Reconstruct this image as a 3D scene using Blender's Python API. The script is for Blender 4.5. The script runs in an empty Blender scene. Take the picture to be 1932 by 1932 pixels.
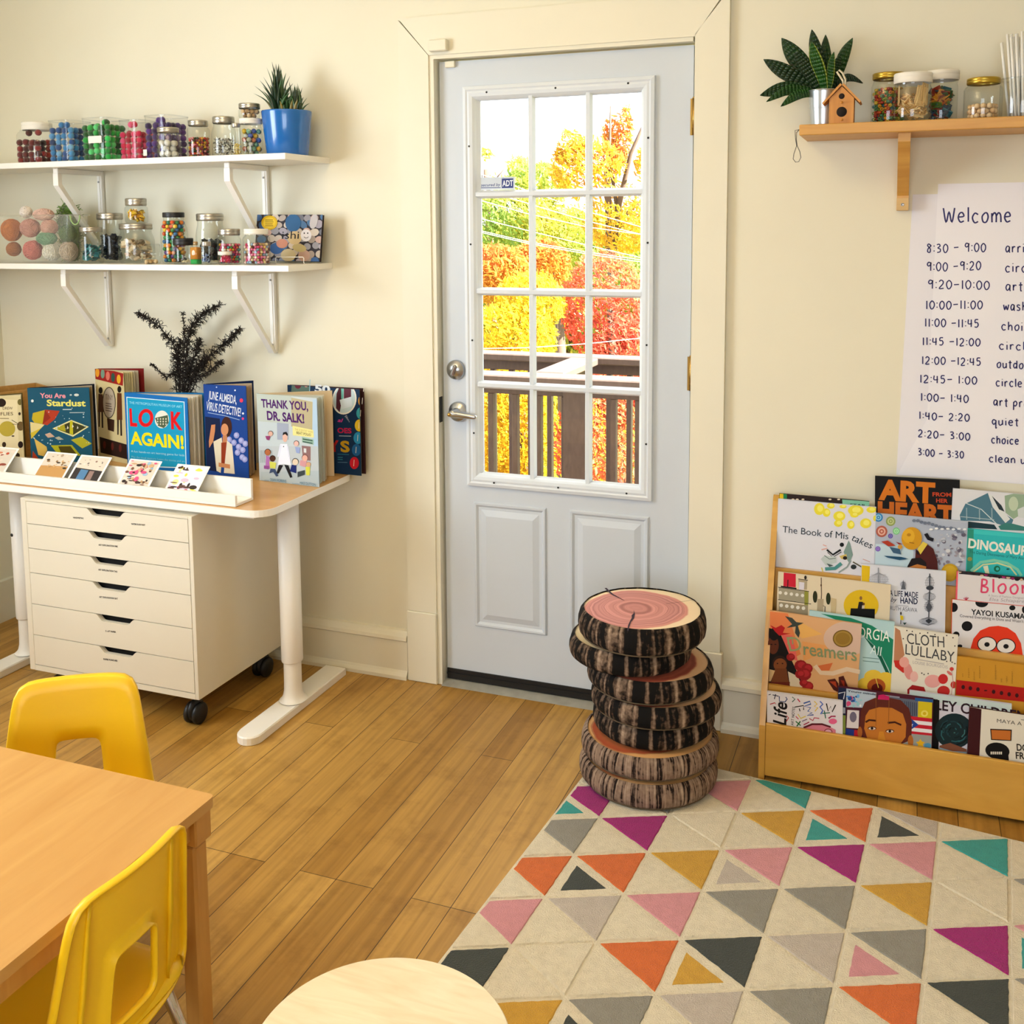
import bpy, math, random
from math import sin, cos, pi, radians, atan2, hypot, sqrt, floor
from mathutils import Vector, Matrix, noise
V3 = Vector
random.seed(7)
SC = bpy.context.scene
COL = SC.collection

# ------------------------------------------------------------------ camera
FPX, CX, CY = 1963.23, 966.0, 644.0            # focal length and principal point (1932 px frame)
RIGHT = V3((0.9346168759533202, 0.3555929363310975, -0.0067051334575897225))
DOWN = V3((0.032542816587444956, -0.10427674482874491, -0.9940157572073376))
FWD = V3((-0.3541641713553363, 0.9288056977211911, -0.10903080119323702))
CAM = V3((1.425732, -3.06768, 1.54))
cd = bpy.data.cameras.new('camera'); cam = bpy.data.objects.new('camera', cd); COL.objects.link(cam)
cd.sensor_fit = 'HORIZONTAL'; cd.sensor_width = 36.0; cd.lens = FPX / 1932 * 36
cd.shift_y = -(966 - CY) / 1932; cd.clip_start = 0.02; cd.clip_end = 300
cam.matrix_world = Matrix(((RIGHT.x, -DOWN.x, -FWD.x, CAM.x), (RIGHT.y, -DOWN.y, -FWD.y, CAM.y), (RIGHT.z, -DOWN.z, -FWD.z, CAM.z), (0, 0, 0, 1)))
SC.camera = cam

# ------------------------------------------------------------------ world, sun, daylight, exposure
SC.view_settings.view_transform = 'Standard'; SC.view_settings.look = 'None'
SC.view_settings.exposure = 0.32; SC.view_settings.gamma = 1.0; SC.view_settings.use_curve_mapping = False
wd = bpy.data.worlds.new('sky'); SC.world = wd; wd.use_nodes = True
bg = wd.node_tree.nodes['Background']; bg.inputs[0].default_value = (0.93, 0.97, 1.0, 1); bg.inputs[1].default_value = 2.8
SC.cycles.use_denoising = True; SC.cycles.max_bounces = 10; SC.cycles.diffuse_bounces = 5; SC.cycles.glossy_bounces = 3
SC.cycles.transparent_max_bounces = 24; SC.cycles.transmission_bounces = 6
SC.cycles.sample_clamp_indirect = 6.0; SC.cycles.caustics_reflective = False; SC.cycles.caustics_refractive = False

def light(name, kind, loc, target, energy, color, size=1.0, size_y=None):
    d = bpy.data.lights.new(name, kind); d.energy = energy; d.color = color
    if kind == 'AREA':
        d.shape = 'RECTANGLE'; d.size = size; d.size_y = size_y or size
    if kind == 'SUN': d.angle = size
    o = bpy.data.objects.new(name, d); COL.objects.link(o); o.location = loc
    o.rotation_euler = (V3(target) - V3(loc)).to_track_quat('-Z', 'Y').to_euler()
    return o
light('sun', 'SUN', (9, -0.3, 8), (0, 0, 0), 40.0, (1.0, 0.95, 0.86), radians(0.6))
# daylight entering by the two windows outside the frame (left wall, and the wall behind the camera)
light('left_window_daylight', 'AREA', (-1.94, -2.15, 1.65), (0.9, 0.0, 1.0), 48, (0.80, 0.90, 1.0), 1.25, 1.25)
light('rear_window_daylight', 'AREA', (1.45, -4.97, 1.5), (1.15, 0, 0.6), 31, (0.78, 0.89, 1.0), 1.85, 1.35)
# unseen warm uplight, added to warm the ceiling and upper walls
light('added_warm_uplight', 'AREA', (0.1, -1.9, 2.35), (0.1, -1.9, 4), 33, (1.0, 0.80, 0.50), 0.6, 0.6)

# ------------------------------------------------------------------ pixel helpers (photo pixels to points on real planes)
def ray(p):
    return RIGHT * ((p[0] - CX) / FPX) + DOWN * ((p[1] - CY) / FPX) + FWD
def at(p, axis, val):
    d = ray(p); i = 'xyz'.index(axis)
    return CAM + d * ((val - CAM[i]) / d[i])
def at_plane(p, P0, N):
    d = ray(p)
    return CAM + d * ((P0 - CAM).dot(N) / d.dot(N))
def ppm(P):                                     # metres per pixel at a point
    return (V3(P) - CAM).dot(FWD) / FPX

# ------------------------------------------------------------------ colours and materials
def lin(h):
    if not isinstance(h, str): return tuple(h)[:3]
    h = h.lstrip('#'); out = []
    for i in (0, 2, 4):
        c = int(h[i:i + 2], 16) / 255
        out.append(c / 12.92 if c <= 0.04045 else ((c + 0.055) / 1.055) ** 2.4)
    return tuple(out)
MATS = {}
def nmat(name):
    m = bpy.data.materials.new(name); m.use_nodes = True
    nt = m.node_tree; b = nt.nodes['Principled BSDF']
    return m, nt, b
def mat(name, color, rough=0.5, metal=0.0, var=0.0, vscale=8.0, bump=0.0, bscale=60.0, coat=0.0, stretch=None, spec=None):
    if name in MATS: return MATS[name]
    m, nt, b = nmat(name); N = nt.nodes; L = nt.links
    c = lin(color); b.inputs['Roughness'].default_value = rough; b.inputs['Metallic'].default_value = metal
    b.inputs['Coat Weight'].default_value = coat
    if spec is not None: b.inputs['Specular IOR Level'].default_value = spec
    b.inputs['Base Color'].default_value = (*c, 1)
    tc = N.new('ShaderNodeTexCoord'); vec = tc.outputs['Object']
    if stretch:
        mp = N.new('ShaderNodeMapping'); mp.inputs['Scale'].default_value = stretch; L.new(vec, mp.inputs[0]); vec = mp.outputs[0]
    if var > 0:
        n = N.new('ShaderNodeTexNoise'); n.inputs['Scale'].default_value = vscale; n.inputs['Detail'].default_value = 5
        L.new(vec, n.inputs['Vector'])
        r = N.new('ShaderNodeValToRGB'); r.color_ramp.elements[0].position = 0.3; r.color_ramp.elements[1].position = 0.7
        r.color_ramp.elements[0].color = (*[x * (1 - var) for x in c], 1); r.color_ramp.elements[1].color = (*[min(1, x * (1 + var * 0.6)) for x in c], 1)
        L.new(n.outputs['Fac'], r.inputs[0]); L.new(r.outputs[0], b.inputs['Base Color'])
    if bump > 0:
        n2 = N.new('ShaderNodeTexNoise'); n2.inputs['Scale'].default_value = bscale; n2.inputs['Detail'].default_value = 4
        L.new(vec, n2.inputs['Vector'])
        bp = N.new('ShaderNodeBump'); bp.inputs['Strength'].default_value = bump; bp.inputs['Distance'].default_value = 0.004
        L.new(n2.outputs['Fac'], bp.inputs['Height']); L.new(bp.outputs[0], b.inputs['Normal'])
    MATS[name] = m; return m
def wood(name, c1, c2, rough=0.45, scale=(3, 40, 40), detail=6, dist=1.2, coat=0.0):
    if name in MATS: return MATS[name]
    m, nt, b = nmat(name); N = nt.nodes; L = nt.links
    tc = N.new('ShaderNodeTexCoord'); mp = N.new('ShaderNodeMapping'); mp.inputs['Scale'].default_value = scale
    L.new(tc.outputs['Object'], mp.inputs[0])
    n = N.new('ShaderNodeTexNoise'); n.inputs['Scale'].default_value = 1.0; n.inputs['Detail'].default_value = detail
    n.inputs['Distortion'].default_value = dist; L.new(mp.outputs[0], n.inputs['Vector'])
    r = N.new('ShaderNodeValToRGB'); r.color_ramp.elements[0].position = 0.28; r.color_ramp.elements[1].position = 0.72
    r.color_ramp.elements[0].color = (*lin(c1), 1); r.color_ramp.elements[1].color = (*lin(c2), 1)
    L.new(n.outputs['Fac'], r.inputs[0]); L.new(r.outputs[0], b.inputs['Base Color'])
    b.inputs['Roughness'].default_value = rough; b.inputs['Coat Weight'].default_value = coat
    MATS[name] = m; return m
def attr_mat(name, rough=0.45, bump=0.0, bscale=400, coat=0.0, dirt=0.0, sheen=0.0, spec=0.5):
    """printed or dyed surfaces: the flat ink / yarn colour comes from the mesh"""
    if name in MATS: return MATS[name]
    m, nt, b = nmat(name); N = nt.nodes; L = nt.links
    a = N.new('ShaderNodeAttribute'); a.attribute_name = 'Col'; out = a.outputs['Color']
    tc = N.new('ShaderNodeTexCoord')
    if dirt > 0:
        n = N.new('ShaderNodeTexNoise'); n.inputs['Scale'].default_value = 55; n.inputs['Detail'].default_value = 6; L.new(tc.outputs['Object'], n.inputs['Vector'])
        mx = N.new('ShaderNodeMix'); mx.data_type = 'RGBA'; mx.blend_type = 'MULTIPLY'; mx.inputs[0].default_value = dirt
        r = N.new('ShaderNodeValToRGB'); r.color_ramp.elements[0].position = 0.3; r.color_ramp.elements[0].color = (0.55, 0.53, 0.5, 1); r.color_ramp.elements[1].position = 0.62
        L.new(n.outputs['Fac'], r.inputs[0]); L.new(out, mx.inputs[6]); L.new(r.outputs[0], mx.inputs[7]); out = mx.outputs[2]
    L.new(out, b.inputs['Base Color']); b.inputs['Roughness'].default_value = rough; b.inputs['Coat Weight'].default_value = coat; b.inputs['Specular IOR Level'].default_value = spec
    if sheen: b.inputs['Sheen Weight'].default_value = sheen
    if bump > 0:
        n2 = N.new('ShaderNodeTexNoise'); n2.inputs['Scale'].default_value = bscale; n2.inputs['Detail'].default_value = 3; L.new(tc.outputs['Object'], n2.inputs['Vector'])
        bp = N.new('ShaderNodeBump'); bp.inputs['Strength'].default_value = bump; bp.inputs['Distance'].default_value = 0.006
        L.new(n2.outputs['Fac'], bp.inputs['Height']); L.new(bp.outputs[0], b.inputs['Normal'])
    MATS[name] = m; return m
def glass(name, tint=(1, 1, 1), refl=1.0, rough=0.02, haze=0.0):
    """thin clear glass / plastic: sees through, mirrors more at grazing angles"""
    if name in MATS: return MATS[name]
    m = bpy.data.materials.new(name); m.use_nodes = True; nt = m.node_tree; N = nt.nodes; L = nt.links; N.clear()
    o = N.new('ShaderNodeOutputMaterial'); t = N.new('ShaderNodeBsdfTransparent'); t.inputs[0].default_value = (*tint, 1)
    g = N.new('ShaderNodeBsdfGlossy'); g.inputs['Roughness'].default_value = rough
    f = N.new('ShaderNodeLayerWeight'); f.inputs[0].default_value = 0.5
    p = N.new('ShaderNodeMath'); p.operation = 'POWER'; p.inputs[1].default_value = 4.0; L.new(f.outputs['Facing'], p.inputs[0])
    k = N.new('ShaderNodeMath'); k.operation = 'MULTIPLY_ADD'; k.inputs[1].default_value = 0.45 * refl; k.inputs[2].default_value = 0.04 * refl; L.new(p.outputs[0], k.inputs[0])
    mx = N.new('ShaderNodeMixShader'); L.new(k.outputs[0], mx.inputs[0]); L.new(t.outputs[0], mx.inputs[1]); L.new(g.outputs[0], mx.inputs[2])
    out = mx
    if haze:
        d = N.new('ShaderNodeBsdfDiffuse'); d.inputs[0].default_value = (.8, .8, .76, 1); out = N.new('ShaderNodeMixShader'); out.inputs[0].default_value = haze
        L.new(mx.outputs[0], out.inputs[1]); L.new(d.outputs[0], out.inputs[2])
    L.new(out.outputs[0], o.inputs[0]); MATS[name] = m; return m

# ------------------------------------------------------------------ mesh builder
class MB:
    def __init__(s): s.v = []; s.f = []; s.mi = []; s.c = []; s.sm = []
    def add(s, vs, fs, m=0, c=None, smooth=False):
        o = len(s.v); s.v += [tuple(p) for p in vs]
        for f in fs: s.f.append([o + i for i in f]); s.mi.append(m); s.c.append(c); s.sm.append(smooth)
        return s
    def quad(s, a, b, c_, d, m=0, c=None): return s.add([a, b, c_, d], [[0, 1, 2, 3]], m, c)
    def poly(s, pts, m=0, c=None): return s.add(pts, [list(range(len(pts)))], m, c)
    def box(s, a, b, m=0, c=None, M=None):
        (x0, y0, z0), (x1, y1, z1) = a, b
        vs = [V3(p) for p in ((x0, y0, z0), (x1, y0, z0), (x1, y1, z0), (x0, y1, z0), (x0, y0, z1), (x1, y0, z1), (x1, y1, z1), (x0, y1, z1))]
        if M is not None: vs = [M @ p for p in vs]
        return s.add(vs, [[0, 3, 2, 1], [4, 5, 6, 7], [0, 1, 5, 4], [1, 2, 6, 5], [2, 3, 7, 6], [3, 0, 4, 7]], m, c)
    def bbox(s, a, b, r=0.004, m=0, c=None, M=None):
        """box with chamfered edges"""
        (x0, y0, z0), (x1, y1, z1) = a, b
        r = min(r, (x1 - x0) * .45, (y1 - y0) * .45, (z1 - z0) * .45); vs = []; idx = {}
        for ix, X in enumerate((x0, x1)):
            for iy, Y in enumerate((y0, y1)):
                for iz, Z in enumerate((z0, z1)):
                    sx, sy, sz = (r if ix == 0 else -r), (r if iy == 0 else -r), (r if iz == 0 else -r)
                    idx[ix, iy, iz] = len(vs)
                    vs += [V3((X, Y + sy, Z + sz)), V3((X + sx, Y, Z + sz)), V3((X + sx, Y + sy, Z))]
        if M is not None: vs = [M @ p for p in vs]
        g = lambda i, j, k, a: idx[i, j, k] + a
        fs = []
        for i in (0, 1):
            q = [g(i, 0, 0, 0), g(i, 1, 0, 0), g(i, 1, 1, 0), g(i, 0, 1, 0)]; fs.append(q if i else q[::-1])
            q = [g(0, i, 0, 1), g(0, i, 1, 1), g(1, i, 1, 1), g(1, i, 0, 1)]; fs.append(q if i else q[::-1])
            q = [g(0, 0, i, 2), g(1, 0, i, 2), g(1, 1, i, 2), g(0, 1, i, 2)]; fs.append(q if i else q[::-1])
        for i in (0, 1):
            for j in (0, 1):
                q = [g(i, j, 0, 0), g(i, j, 0, 1), g(i, j, 1, 1), g(i, j, 1, 0)]; fs.append(q if (i ^ j) else q[::-1])
                q = [g(i, 0, j, 0), g(i, 1, j, 0), g(i, 1, j, 2), g(i, 0, j, 2)]; fs.append(q if (i ^ j) else q[::-1])
                q = [g(0, i, j, 1), g(0, i, j, 2), g(1, i, j, 2), g(1, i, j, 1)]; fs.append(q if (i ^ j) else q[::-1])
        for i in (0, 1):
            for j in (0, 1):
                for k in (0, 1):
                    q = [g(i, j, k, 0), g(i, j, k, 1), g(i, j, k, 2)]; fs.append(q if (i + j + k) % 2 else q[::-1])
        return s.add(vs, fs, m, c)
    def prism(s, pts, h, m=0, c=None):
        """pts: 3D polygon; h: extrusion vector"""
        n = len(pts); h = V3(h); P = [V3(p) for p in pts]
        nrm = V3((0, 0, 0))
        for i in range(n): nrm += P[i].cross(P[(i + 1) % n])
        if nrm.dot(h) < 0: P = P[::-1]
        return s.add(P + [p + h for p in P], [list(range(n))[::-1], list(range(n, 2 * n))] + [[i, (i + 1) % n, n + (i + 1) % n, n + i] for i in range(n)], m, c)
    def lathe(s, prof, seg=24, m=0, c=None, M=None, smooth=True, cap=True, sq=0.0):
        """prof: [(radius, z)]; sq>0 squares the section off"""
        vs = []; n = len(prof)
        for r, z in prof:
            for k in range(seg):
                a = 2 * pi * (k + .5) / seg; q = 1.0
                if sq: q = 1 / (abs(cos(a)) ** sq + abs(sin(a)) ** sq) ** (1 / sq)
                vs.append(V3((r * q * cos(a), r * q * sin(a), z)))
        if M is not None: vs = [M @ p for p in vs]
        fs = [[j * seg + k, j * seg + (k + 1) % seg, (j + 1) * seg + (k + 1) % seg, (j + 1) * seg + k] for j in range(n - 1) for k in range(seg)]
        s.add(vs, fs, m, c, smooth)
        if cap:
            o = len(s.v) - n * seg
            for ring, rev in ((0, True), (n - 1, False)):
                if prof[ring][0] > 1e-5:
                    q = [o + ring * seg + k for k in range(seg)]
                    s.f.append(q[::-1] if rev else q); s.mi.append(m); s.c.append(c); s.sm.append(False)
        return s
    def tube(s, pts, r, seg=8, m=0, c=None, cap=True, smooth=True, closed=False):
        P = [V3(p) for p in pts]; n = len(P); vs = []; up = None
        for i in range(n):
            if closed: t = P[(i + 1) % n] - P[i - 1]
            else: t = P[min(i + 1, n - 1)] - P[max(i - 1, 0)]
            t.normalize()
            if up is None:
                up = V3((0, 0, 1)) if abs(t.z) < .9 else V3((1, 0, 0))
            a = t.cross(up); a.normalize(); b = a.cross(t); b.normalize(); up = b
            rr = r[i] if isinstance(r, (list, tuple)) else r
            for k in range(seg):
                an = 2 * pi * k / seg; vs.append(P[i] + a * (rr * cos(an)) + b * (rr * sin(an)))
        fs = []
        for i in range(n if closed else n - 1):
            j = (i + 1) % n
            fs += [[i * seg + k, i * seg + (k + 1) % seg, j * seg + (k + 1) % seg, j * seg + k] for k in range(seg)]
        if cap and not closed: fs += [list(range(seg))[::-1], [(n - 1) * seg + k for k in range(seg)]]
        return s.add(vs, fs, m, c, smooth)
    def ball(s, ctr, r, m=0, c=None, seg=10, rings=7, scale=(1, 1, 1), rnd=0.0, M=None):
        vs = [V3((0, 0, -1))]
        for j in range(1, rings):
            ph = -pi / 2 + pi * j / rings
            vs += [V3((cos(ph) * cos(2 * pi * k / seg), cos(ph) * sin(2 * pi * k / seg), sin(ph))) for k in range(seg)]
        vs.append(V3((0, 0, 1)))
        ctr = V3(ctr); out = []
        for p in vs:
            q = V3((p.x * scale[0], p.y * scale[1], p.z * scale[2])) * (r * (1 + rnd * (random.random() - .5)))
            if M is not None: q = M @ q
            out.append(q + ctr)
        fs = [[0, 1 + (k + 1) % seg, 1 + k] for k in range(seg)]
        for j in range(rings - 2):
            a = 1 + j * seg; b = a + seg
            fs += [[a + k, a + (k + 1) % seg, b + (k + 1) % seg, b + k] for k in range(seg)]
        e = len(vs) - 1; a = 1 + (rings - 2) * seg
        fs += [[a + k, a + (k + 1) % seg, e] for k in range(seg)]
        return s.add(out, fs, m, c, True)
    def mesh(s, name, mats, shift=None):
        me = bpy.data.meshes.new(name)
        vs = s.v if shift is None else [(x - shift[0], y - shift[1], z - shift[2]) for x, y, z in s.v]
        me.from_pydata(vs, [], s.f)
        for mm in (mats if isinstance(mats, (list, tuple)) else [mats]): me.materials.append(mm)
        me.polygons.foreach_set('material_index', s.mi); me.polygons.foreach_set('use_smooth', s.sm)
        if any(c is not None for c in s.c):
            at_ = me.color_attributes.new('Col', 'FLOAT_COLOR', 'CORNER'); buf = []
            cache = {}
            for f, c in zip(s.f, s.c):
                if c is None: c = (1, 1, 1)
                if c not in cache: cache[c] = (*lin(c), 1.0)
                buf += list(cache[c]) * len(f)
            at_.data.foreach_set('color', buf)
        me.update(); return me

def tag(o, label=None, cat=None, group=None, kind=None):
    if label: o['label'] = label
    if cat: o['category'] = cat
    if group: o['group'] = group
    if kind: o['kind'] = kind
    return o
def thing(name, label, cat, loc=(0, 0, 0), rotz=0.0, group=None):
    o = bpy.data.objects.new(name, None); COL.objects.link(o); o.empty_display_size = 0.05
    o.location = loc; o.rotation_euler = (0, 0, rotz); return tag(o, label, cat, group)
def part(root, name, mb, mats, label=None, local=False):
    """a part of root; mb is in world axes unless local"""
    sh = None
    if not local:
        sh = V3((0, 0, 0)); r = root
        while r is not None: sh += r.location; r = r.parent
    o = bpy.data.objects.new(name, mb.mesh(name, mats, sh)); COL.objects.link(o); o.parent = root
    if label: o['label'] = label
    return o
def single(name, mb, mats, label, cat, group=None, kind=None):
    """a thing that is one mesh, origin under its middle"""
    xs, ys, zs = zip(*mb.v); c = ((min(xs) + max(xs)) / 2, (min(ys) + max(ys)) / 2, min(zs))
    o = bpy.data.objects.new(name, mb.mesh(name, mats, c)); COL.objects.link(o); o.location = c
    return tag(o, label, cat, group, kind)
def struct(name, mb, mats, parent=None):
    o = bpy.data.objects.new(name, mb.mesh(name, mats)); COL.objects.link(o)
    if parent is not None: o.parent = parent
    else: o['kind'] = 'structure'
    return o
def dup(root, loc, rotz=None, label=None):
    r = root.copy(); COL.objects.link(r); r.location = loc
    if rotz is not None: r.rotation_euler = (0, 0, rotz)
    if label: r['label'] = label
    for ch in list(root.children):
        c = ch.copy(); COL.objects.link(c); c.parent = r
        for g in ch.children:
            d = g.copy(); COL.objects.link(d); d.parent = c
    return r

# ------------------------------------------------------------------ lettering
_tc = {}
def font_mesh(txt, bold=0.0, shear=0.0, space=1.0):
    k = (txt, bold, shear, space)
    if k in _tc: return _tc[k]
    cu = bpy.data.curves.new('lettering', 'FONT'); cu.body = txt; cu.size = 1.0; cu.offset = bold; cu.shear = shear; cu.space_character = space
    cu.resolution_u = 3
    ob = bpy.data.objects.new('lettering', cu); COL.objects.link(ob)
    me = ob.to_mesh()
    vs = [(p.co.x, p.co.y) for p in me.vertices]; fs = [list(p.vertices) for p in me.polygons]
    ob.to_mesh_clear(); bpy.data.objects.remove(ob); bpy.data.curves.remove(cu)
    _tc[k] = (vs, fs); return vs, fs
class Art:
    """flat printing on a plane: origin O, axes U (right) V (up) N (towards the reader); positions are given as photo pixels of a crop"""
    STEP = 0.00003
    def __init__(s, mb, O, U, V, N, m=0, lift=0.0002):
        s.mb, s.O, s.U, s.V, s.N, s.m = mb, V3(O), V3(U), V3(V), V3(N), m
        s.h = lift; s.x0 = s.y0 = 0.0; s.k = 1.0; s.clip = None
    def crop(s, x0, y0, k): s.x0, s.y0, s.k = x0, y0, k; return s
    def px(s, p):
        P = at_plane((s.x0 + p[0] / s.k, s.y0 + p[1] / s.k), s.O, s.N) - s.O
        return (P.dot(s.U), P.dot(s.V))
    def P(s, u, v): return s.O + s.U * u + s.V * v + s.N * s.h
    def uvpoly(s, pts, c):
        if s.clip:
            pts = clip_poly(pts, [(0, 0), (s.clip[0], 0), s.clip, (0, s.clip[1])])
            if len(pts) < 3: return s
        s.h += s.STEP
        a = sum(pts[i][0] * pts[(i + 1) % len(pts)][1] - pts[(i + 1) % len(pts)][0] * pts[i][1] for i in range(len(pts)))
        if a < 0: pts = pts[::-1]
        s.mb.poly([s.P(*p) for p in pts], s.m, c); return s
    def poly(s, pts, c): return s.uvpoly([s.px(p) for p in pts], c)
    def ell(s, p, rx, ry, c, n=18, rot=0.0):
        return s.poly([(p[0] + rx * cos(2 * pi * i / n) * cos(rot) - ry * sin(2 * pi * i / n) * sin(rot), p[1] + rx * cos(2 * pi * i / n) * sin(rot) + ry * sin(2 * pi * i / n) * cos(rot)) for i in range(n)], c)
    def line(s, pts, w, c, closed=False):
        """ribbon through pixel points, width in crop pixels"""
        Q = [s.px(p) for p in pts]; wu = w / s.k * ppm(s.O); s.h += s.STEP
        if closed: Q.append(Q[0])
        vs = []
        for i, q in enumerate(Q):
            a = Q[max(i - 1, 0)]; b = Q[min(i + 1, len(Q) - 1)]
            if closed and i in (0, len(Q) - 1): a, b = Q[-2], Q[1]
            tx, ty = b[0] - a[0], b[1] - a[1]; l = hypot(tx, ty) or 1; nx, ny = -ty / l * wu / 2, tx / l * wu / 2
            vs += [s.P(q[0] + nx, q[1] + ny), s.P(q[0] - nx, q[1] - ny)]
        s.mb.add(vs, [[2 * i, 2 * i + 1, 2 * i + 3, 2 * i + 2] for i in range(len(Q) - 1)], s.m, c); return s
    def text(s, txt, p0, p1, hpx, c, bold=0.0, shear=0.0, space=1.0):
        """lettering whose baseline runs from p0 to p1, hpx tall"""
        vs, fs = font_mesh(txt, bold, shear, space)
        if not vs: return s
        a, b, t = s.px(p0), s.px(p1), s.px((p0[0], p0[1] - hpx))
        x0 = min(v[0] for v in vs); x1 = max(v[0] for v in vs); y1 = max(v[1] for v in vs)
        ex = ((b[0] - a[0]) / (x1 - x0), (b[1] - a[1]) / (x1 - x0)); hh = hypot(t[0] - a[0], t[1] - a[1]) / y1
        l = hypot(*ex); ey = (-ex[1] / l * hh, ex[0] / l * hh); s.h += s.STEP
        s.mb.add([s.P(a[0] + (x - x0) * ex[0] + y * ey[0], a[1] + (x - x0) * ex[1] + y * ey[1]) for x, y in vs], fs, s.m, c); return s
    def rows(s, p0, p1, n, dy, w, c, rag=0.25):
        """small print too fine to read: n broken rules"""
        for i in range(n):
            e = 1 - rag * random.random()
            s.line([(p0[0], p0[1] + dy * i), (p0[0] + (p1[0] - p0[0]) * e, p0[1] + (p1[1] - p0[1]) * e + dy * i)], w, c)
        return s
def clip_poly(P, C):
    """convex clip (C counter-clockwise), 2D"""
    out = list(P)
    for i in range(len(C)):
        a, b = C[i], C[(i + 1) % len(C)]; inp = out; out = []
        sd = lambda p: (b[0] - a[0]) * (p[1] - a[1]) - (b[1] - a[1]) * (p[0] - a[0])
        for j in range(len(inp)):
            p, q = inp[j - 1], inp[j]; sp, sq = sd(p), sd(q)
            if (sp >= 0) != (sq >= 0):
                t = sp / (sp - sq); out.append((p[0] + (q[0] - p[0]) * t, p[1] + (q[1] - p[1]) * t))
            if sq >= 0: out.append(q)
        if not out: return []
    return out

# ================================================================== STRUCTURE
XL, XR, YF, ZC, WY = -1.895, 2.6, -4.9, 2.75, 0.02
m_wall = mat('cream wall paint', '#dfdac5', 0.62, var=0.025, vscale=3, bump=0.05, bscale=90)
m_trim = mat('cream trim paint', '#e0dbc7', 0.45, var=0.02, vscale=5, bump=0.03, bscale=40)
m_ceil = mat('ceiling paint', '#e2dac4', 0.8)
m_door = mat('pale blue white door paint', '#c4ccd5', 0.38, var=0.015, vscale=6)
m_black = mat('black rubber', '#0b0b0c', 0.5)
m_steel = mat('satin nickel', '#b9bcc0', 0.28, metal=1.0)
m_brass = mat('aged brass', '#b08d4a', 0.35, metal=1.0)
m_white = mat('white lacquer', '#e9e6df', 0.35)
m_whitep = mat('white powder coat', '#ece9e2', 0.42)

# bamboo floor: long boards running away from the room, towards the door wall
def floor_mat():
    m, nt, b = nmat('bamboo floor boards'); N = nt.nodes; L = nt.links
    g = N.new('ShaderNodeNewGeometry'); sp = N.new('ShaderNodeSeparateXYZ'); L.new(g.outputs['Position'], sp.inputs[0])
    cb = N.new('ShaderNodeCombineXYZ'); L.new(sp.outputs['Y'], cb.inputs[0]); L.new(sp.outputs['X'], cb.inputs[1])
    br = N.new('ShaderNodeTexBrick'); L.new(cb.outputs[0], br.inputs['Vector'])
    br.inputs['Scale'].default_value = 1.0; br.inputs['Brick Width'].default_value = 1.05; br.inputs['Row Height'].default_value = 0.0995
    br.inputs['Mortar Size'].default_value = 0.0011; br.inputs['Mortar Smooth'].default_value = 0.3; br.offset = 0.37; br.offset_frequency = 3
    br.inputs['Color1'].default_value = (*lin('#9c7230'), 1); br.inputs['Color2'].default_value = (*lin('#c09850'), 1); br.inputs['Mortar'].default_value = (*lin('#3a270c'), 1)
    mp = N.new('ShaderNodeMapping'); mp.inputs['Scale'].default_value = (55, 2.2, 1); L.new(g.outputs['Position'], mp.inputs[0])
    n = N.new('ShaderNodeTexNoise'); n.inputs['Scale'].default_value = 1.0; n.inputs['Detail'].default_value = 6; n.inputs['Distortion'].default_value = 0.4; L.new(mp.outputs[0], n.inputs['Vector'])
    r = N.new('ShaderNodeValToRGB'); r.color_ramp.elements[0].position = 0.3; r.color_ramp.elements[0].color = (0.62, 0.56, 0.46, 1); r.color_ramp.elements[1].position = 0.66; r.color_ramp.elements[1].color = (1.08, 1.05, 1.0, 1)
    L.new(n.outputs['Fac'], r.inputs[0])
    mx = N.new('ShaderNodeMix'); mx.data_type = 'RGBA'; mx.blend_type = 'MULTIPLY'; mx.inputs[0].default_value = 0.75
    L.new(br.outputs['Color'], mx.inputs[6]); L.new(r.outputs[0], mx.inputs[7])
    # bamboo knuckles and scuffs
    n3 = N.new('ShaderNodeTexNoise'); n3.inputs['Scale'].default_value = 9; n3.inputs['Detail'].default_value = 8; n3.inputs['Roughness'].default_value = 0.7; L.new(g.outputs['Position'], n3.inputs['Vector'])
    r3 = N.new('ShaderNodeValToRGB'); r3.color_ramp.elements[0].position = 0.33; r3.color_ramp.elements[0].color = (0.66, 0.6, 0.5, 1); r3.color_ramp.elements[1].position = 0.5
    L.new(n3.outputs['Fac'], r3.inputs[0])
    m2 = N.new('ShaderNodeMix'); m2.data_type = 'RGBA'; m2.blend_type = 'MULTIPLY'; m2.inputs[0].default_value = 0.6
    L.new(mx.outputs[2], m2.inputs[6]); L.new(r3.outputs[0], m2.inputs[7])
    L.new(m2.outputs[2], b.inputs['Base Color']); b.inputs['Roughness'].default_value = 0.42; b.inputs['Specular IOR Level'].default_value = 0.35
    bp = N.new('ShaderNodeBump'); bp.inputs['Strength'].default_value = 0.25; bp.inputs['Distance'].default_value = 0.002
    iv = N.new('ShaderNodeMath'); iv.operation = 'SUBTRACT'; iv.inputs[0].default_value = 1.0; L.new(br.outputs['Fac'], iv.inputs[1])
    L.new(iv.outputs[0], bp.inputs['Height']); L.new(bp.outputs[0], b.inputs['Normal'])
    return m
struct('floor', MB().box((XL - .15, YF - .15, -.06), (XR + .15, .17, 0)), floor_mat())
struct('ceiling', MB().box((XL - .15, YF - .15, ZC), (XR + .15, .17, ZC + .1)), m_ceil)
DX0, DX1, DZ1 = -.0227, .8255, 2.084           # door opening
w = MB().box((XL - .15, WY, 0), (DX0, .17, ZC)).box((DX1, WY, 0), (XR + .15, .17, ZC)).box((DX0, WY, DZ1), (DX1, .17, ZC))
struct('wall_back', w, m_wall)
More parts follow.
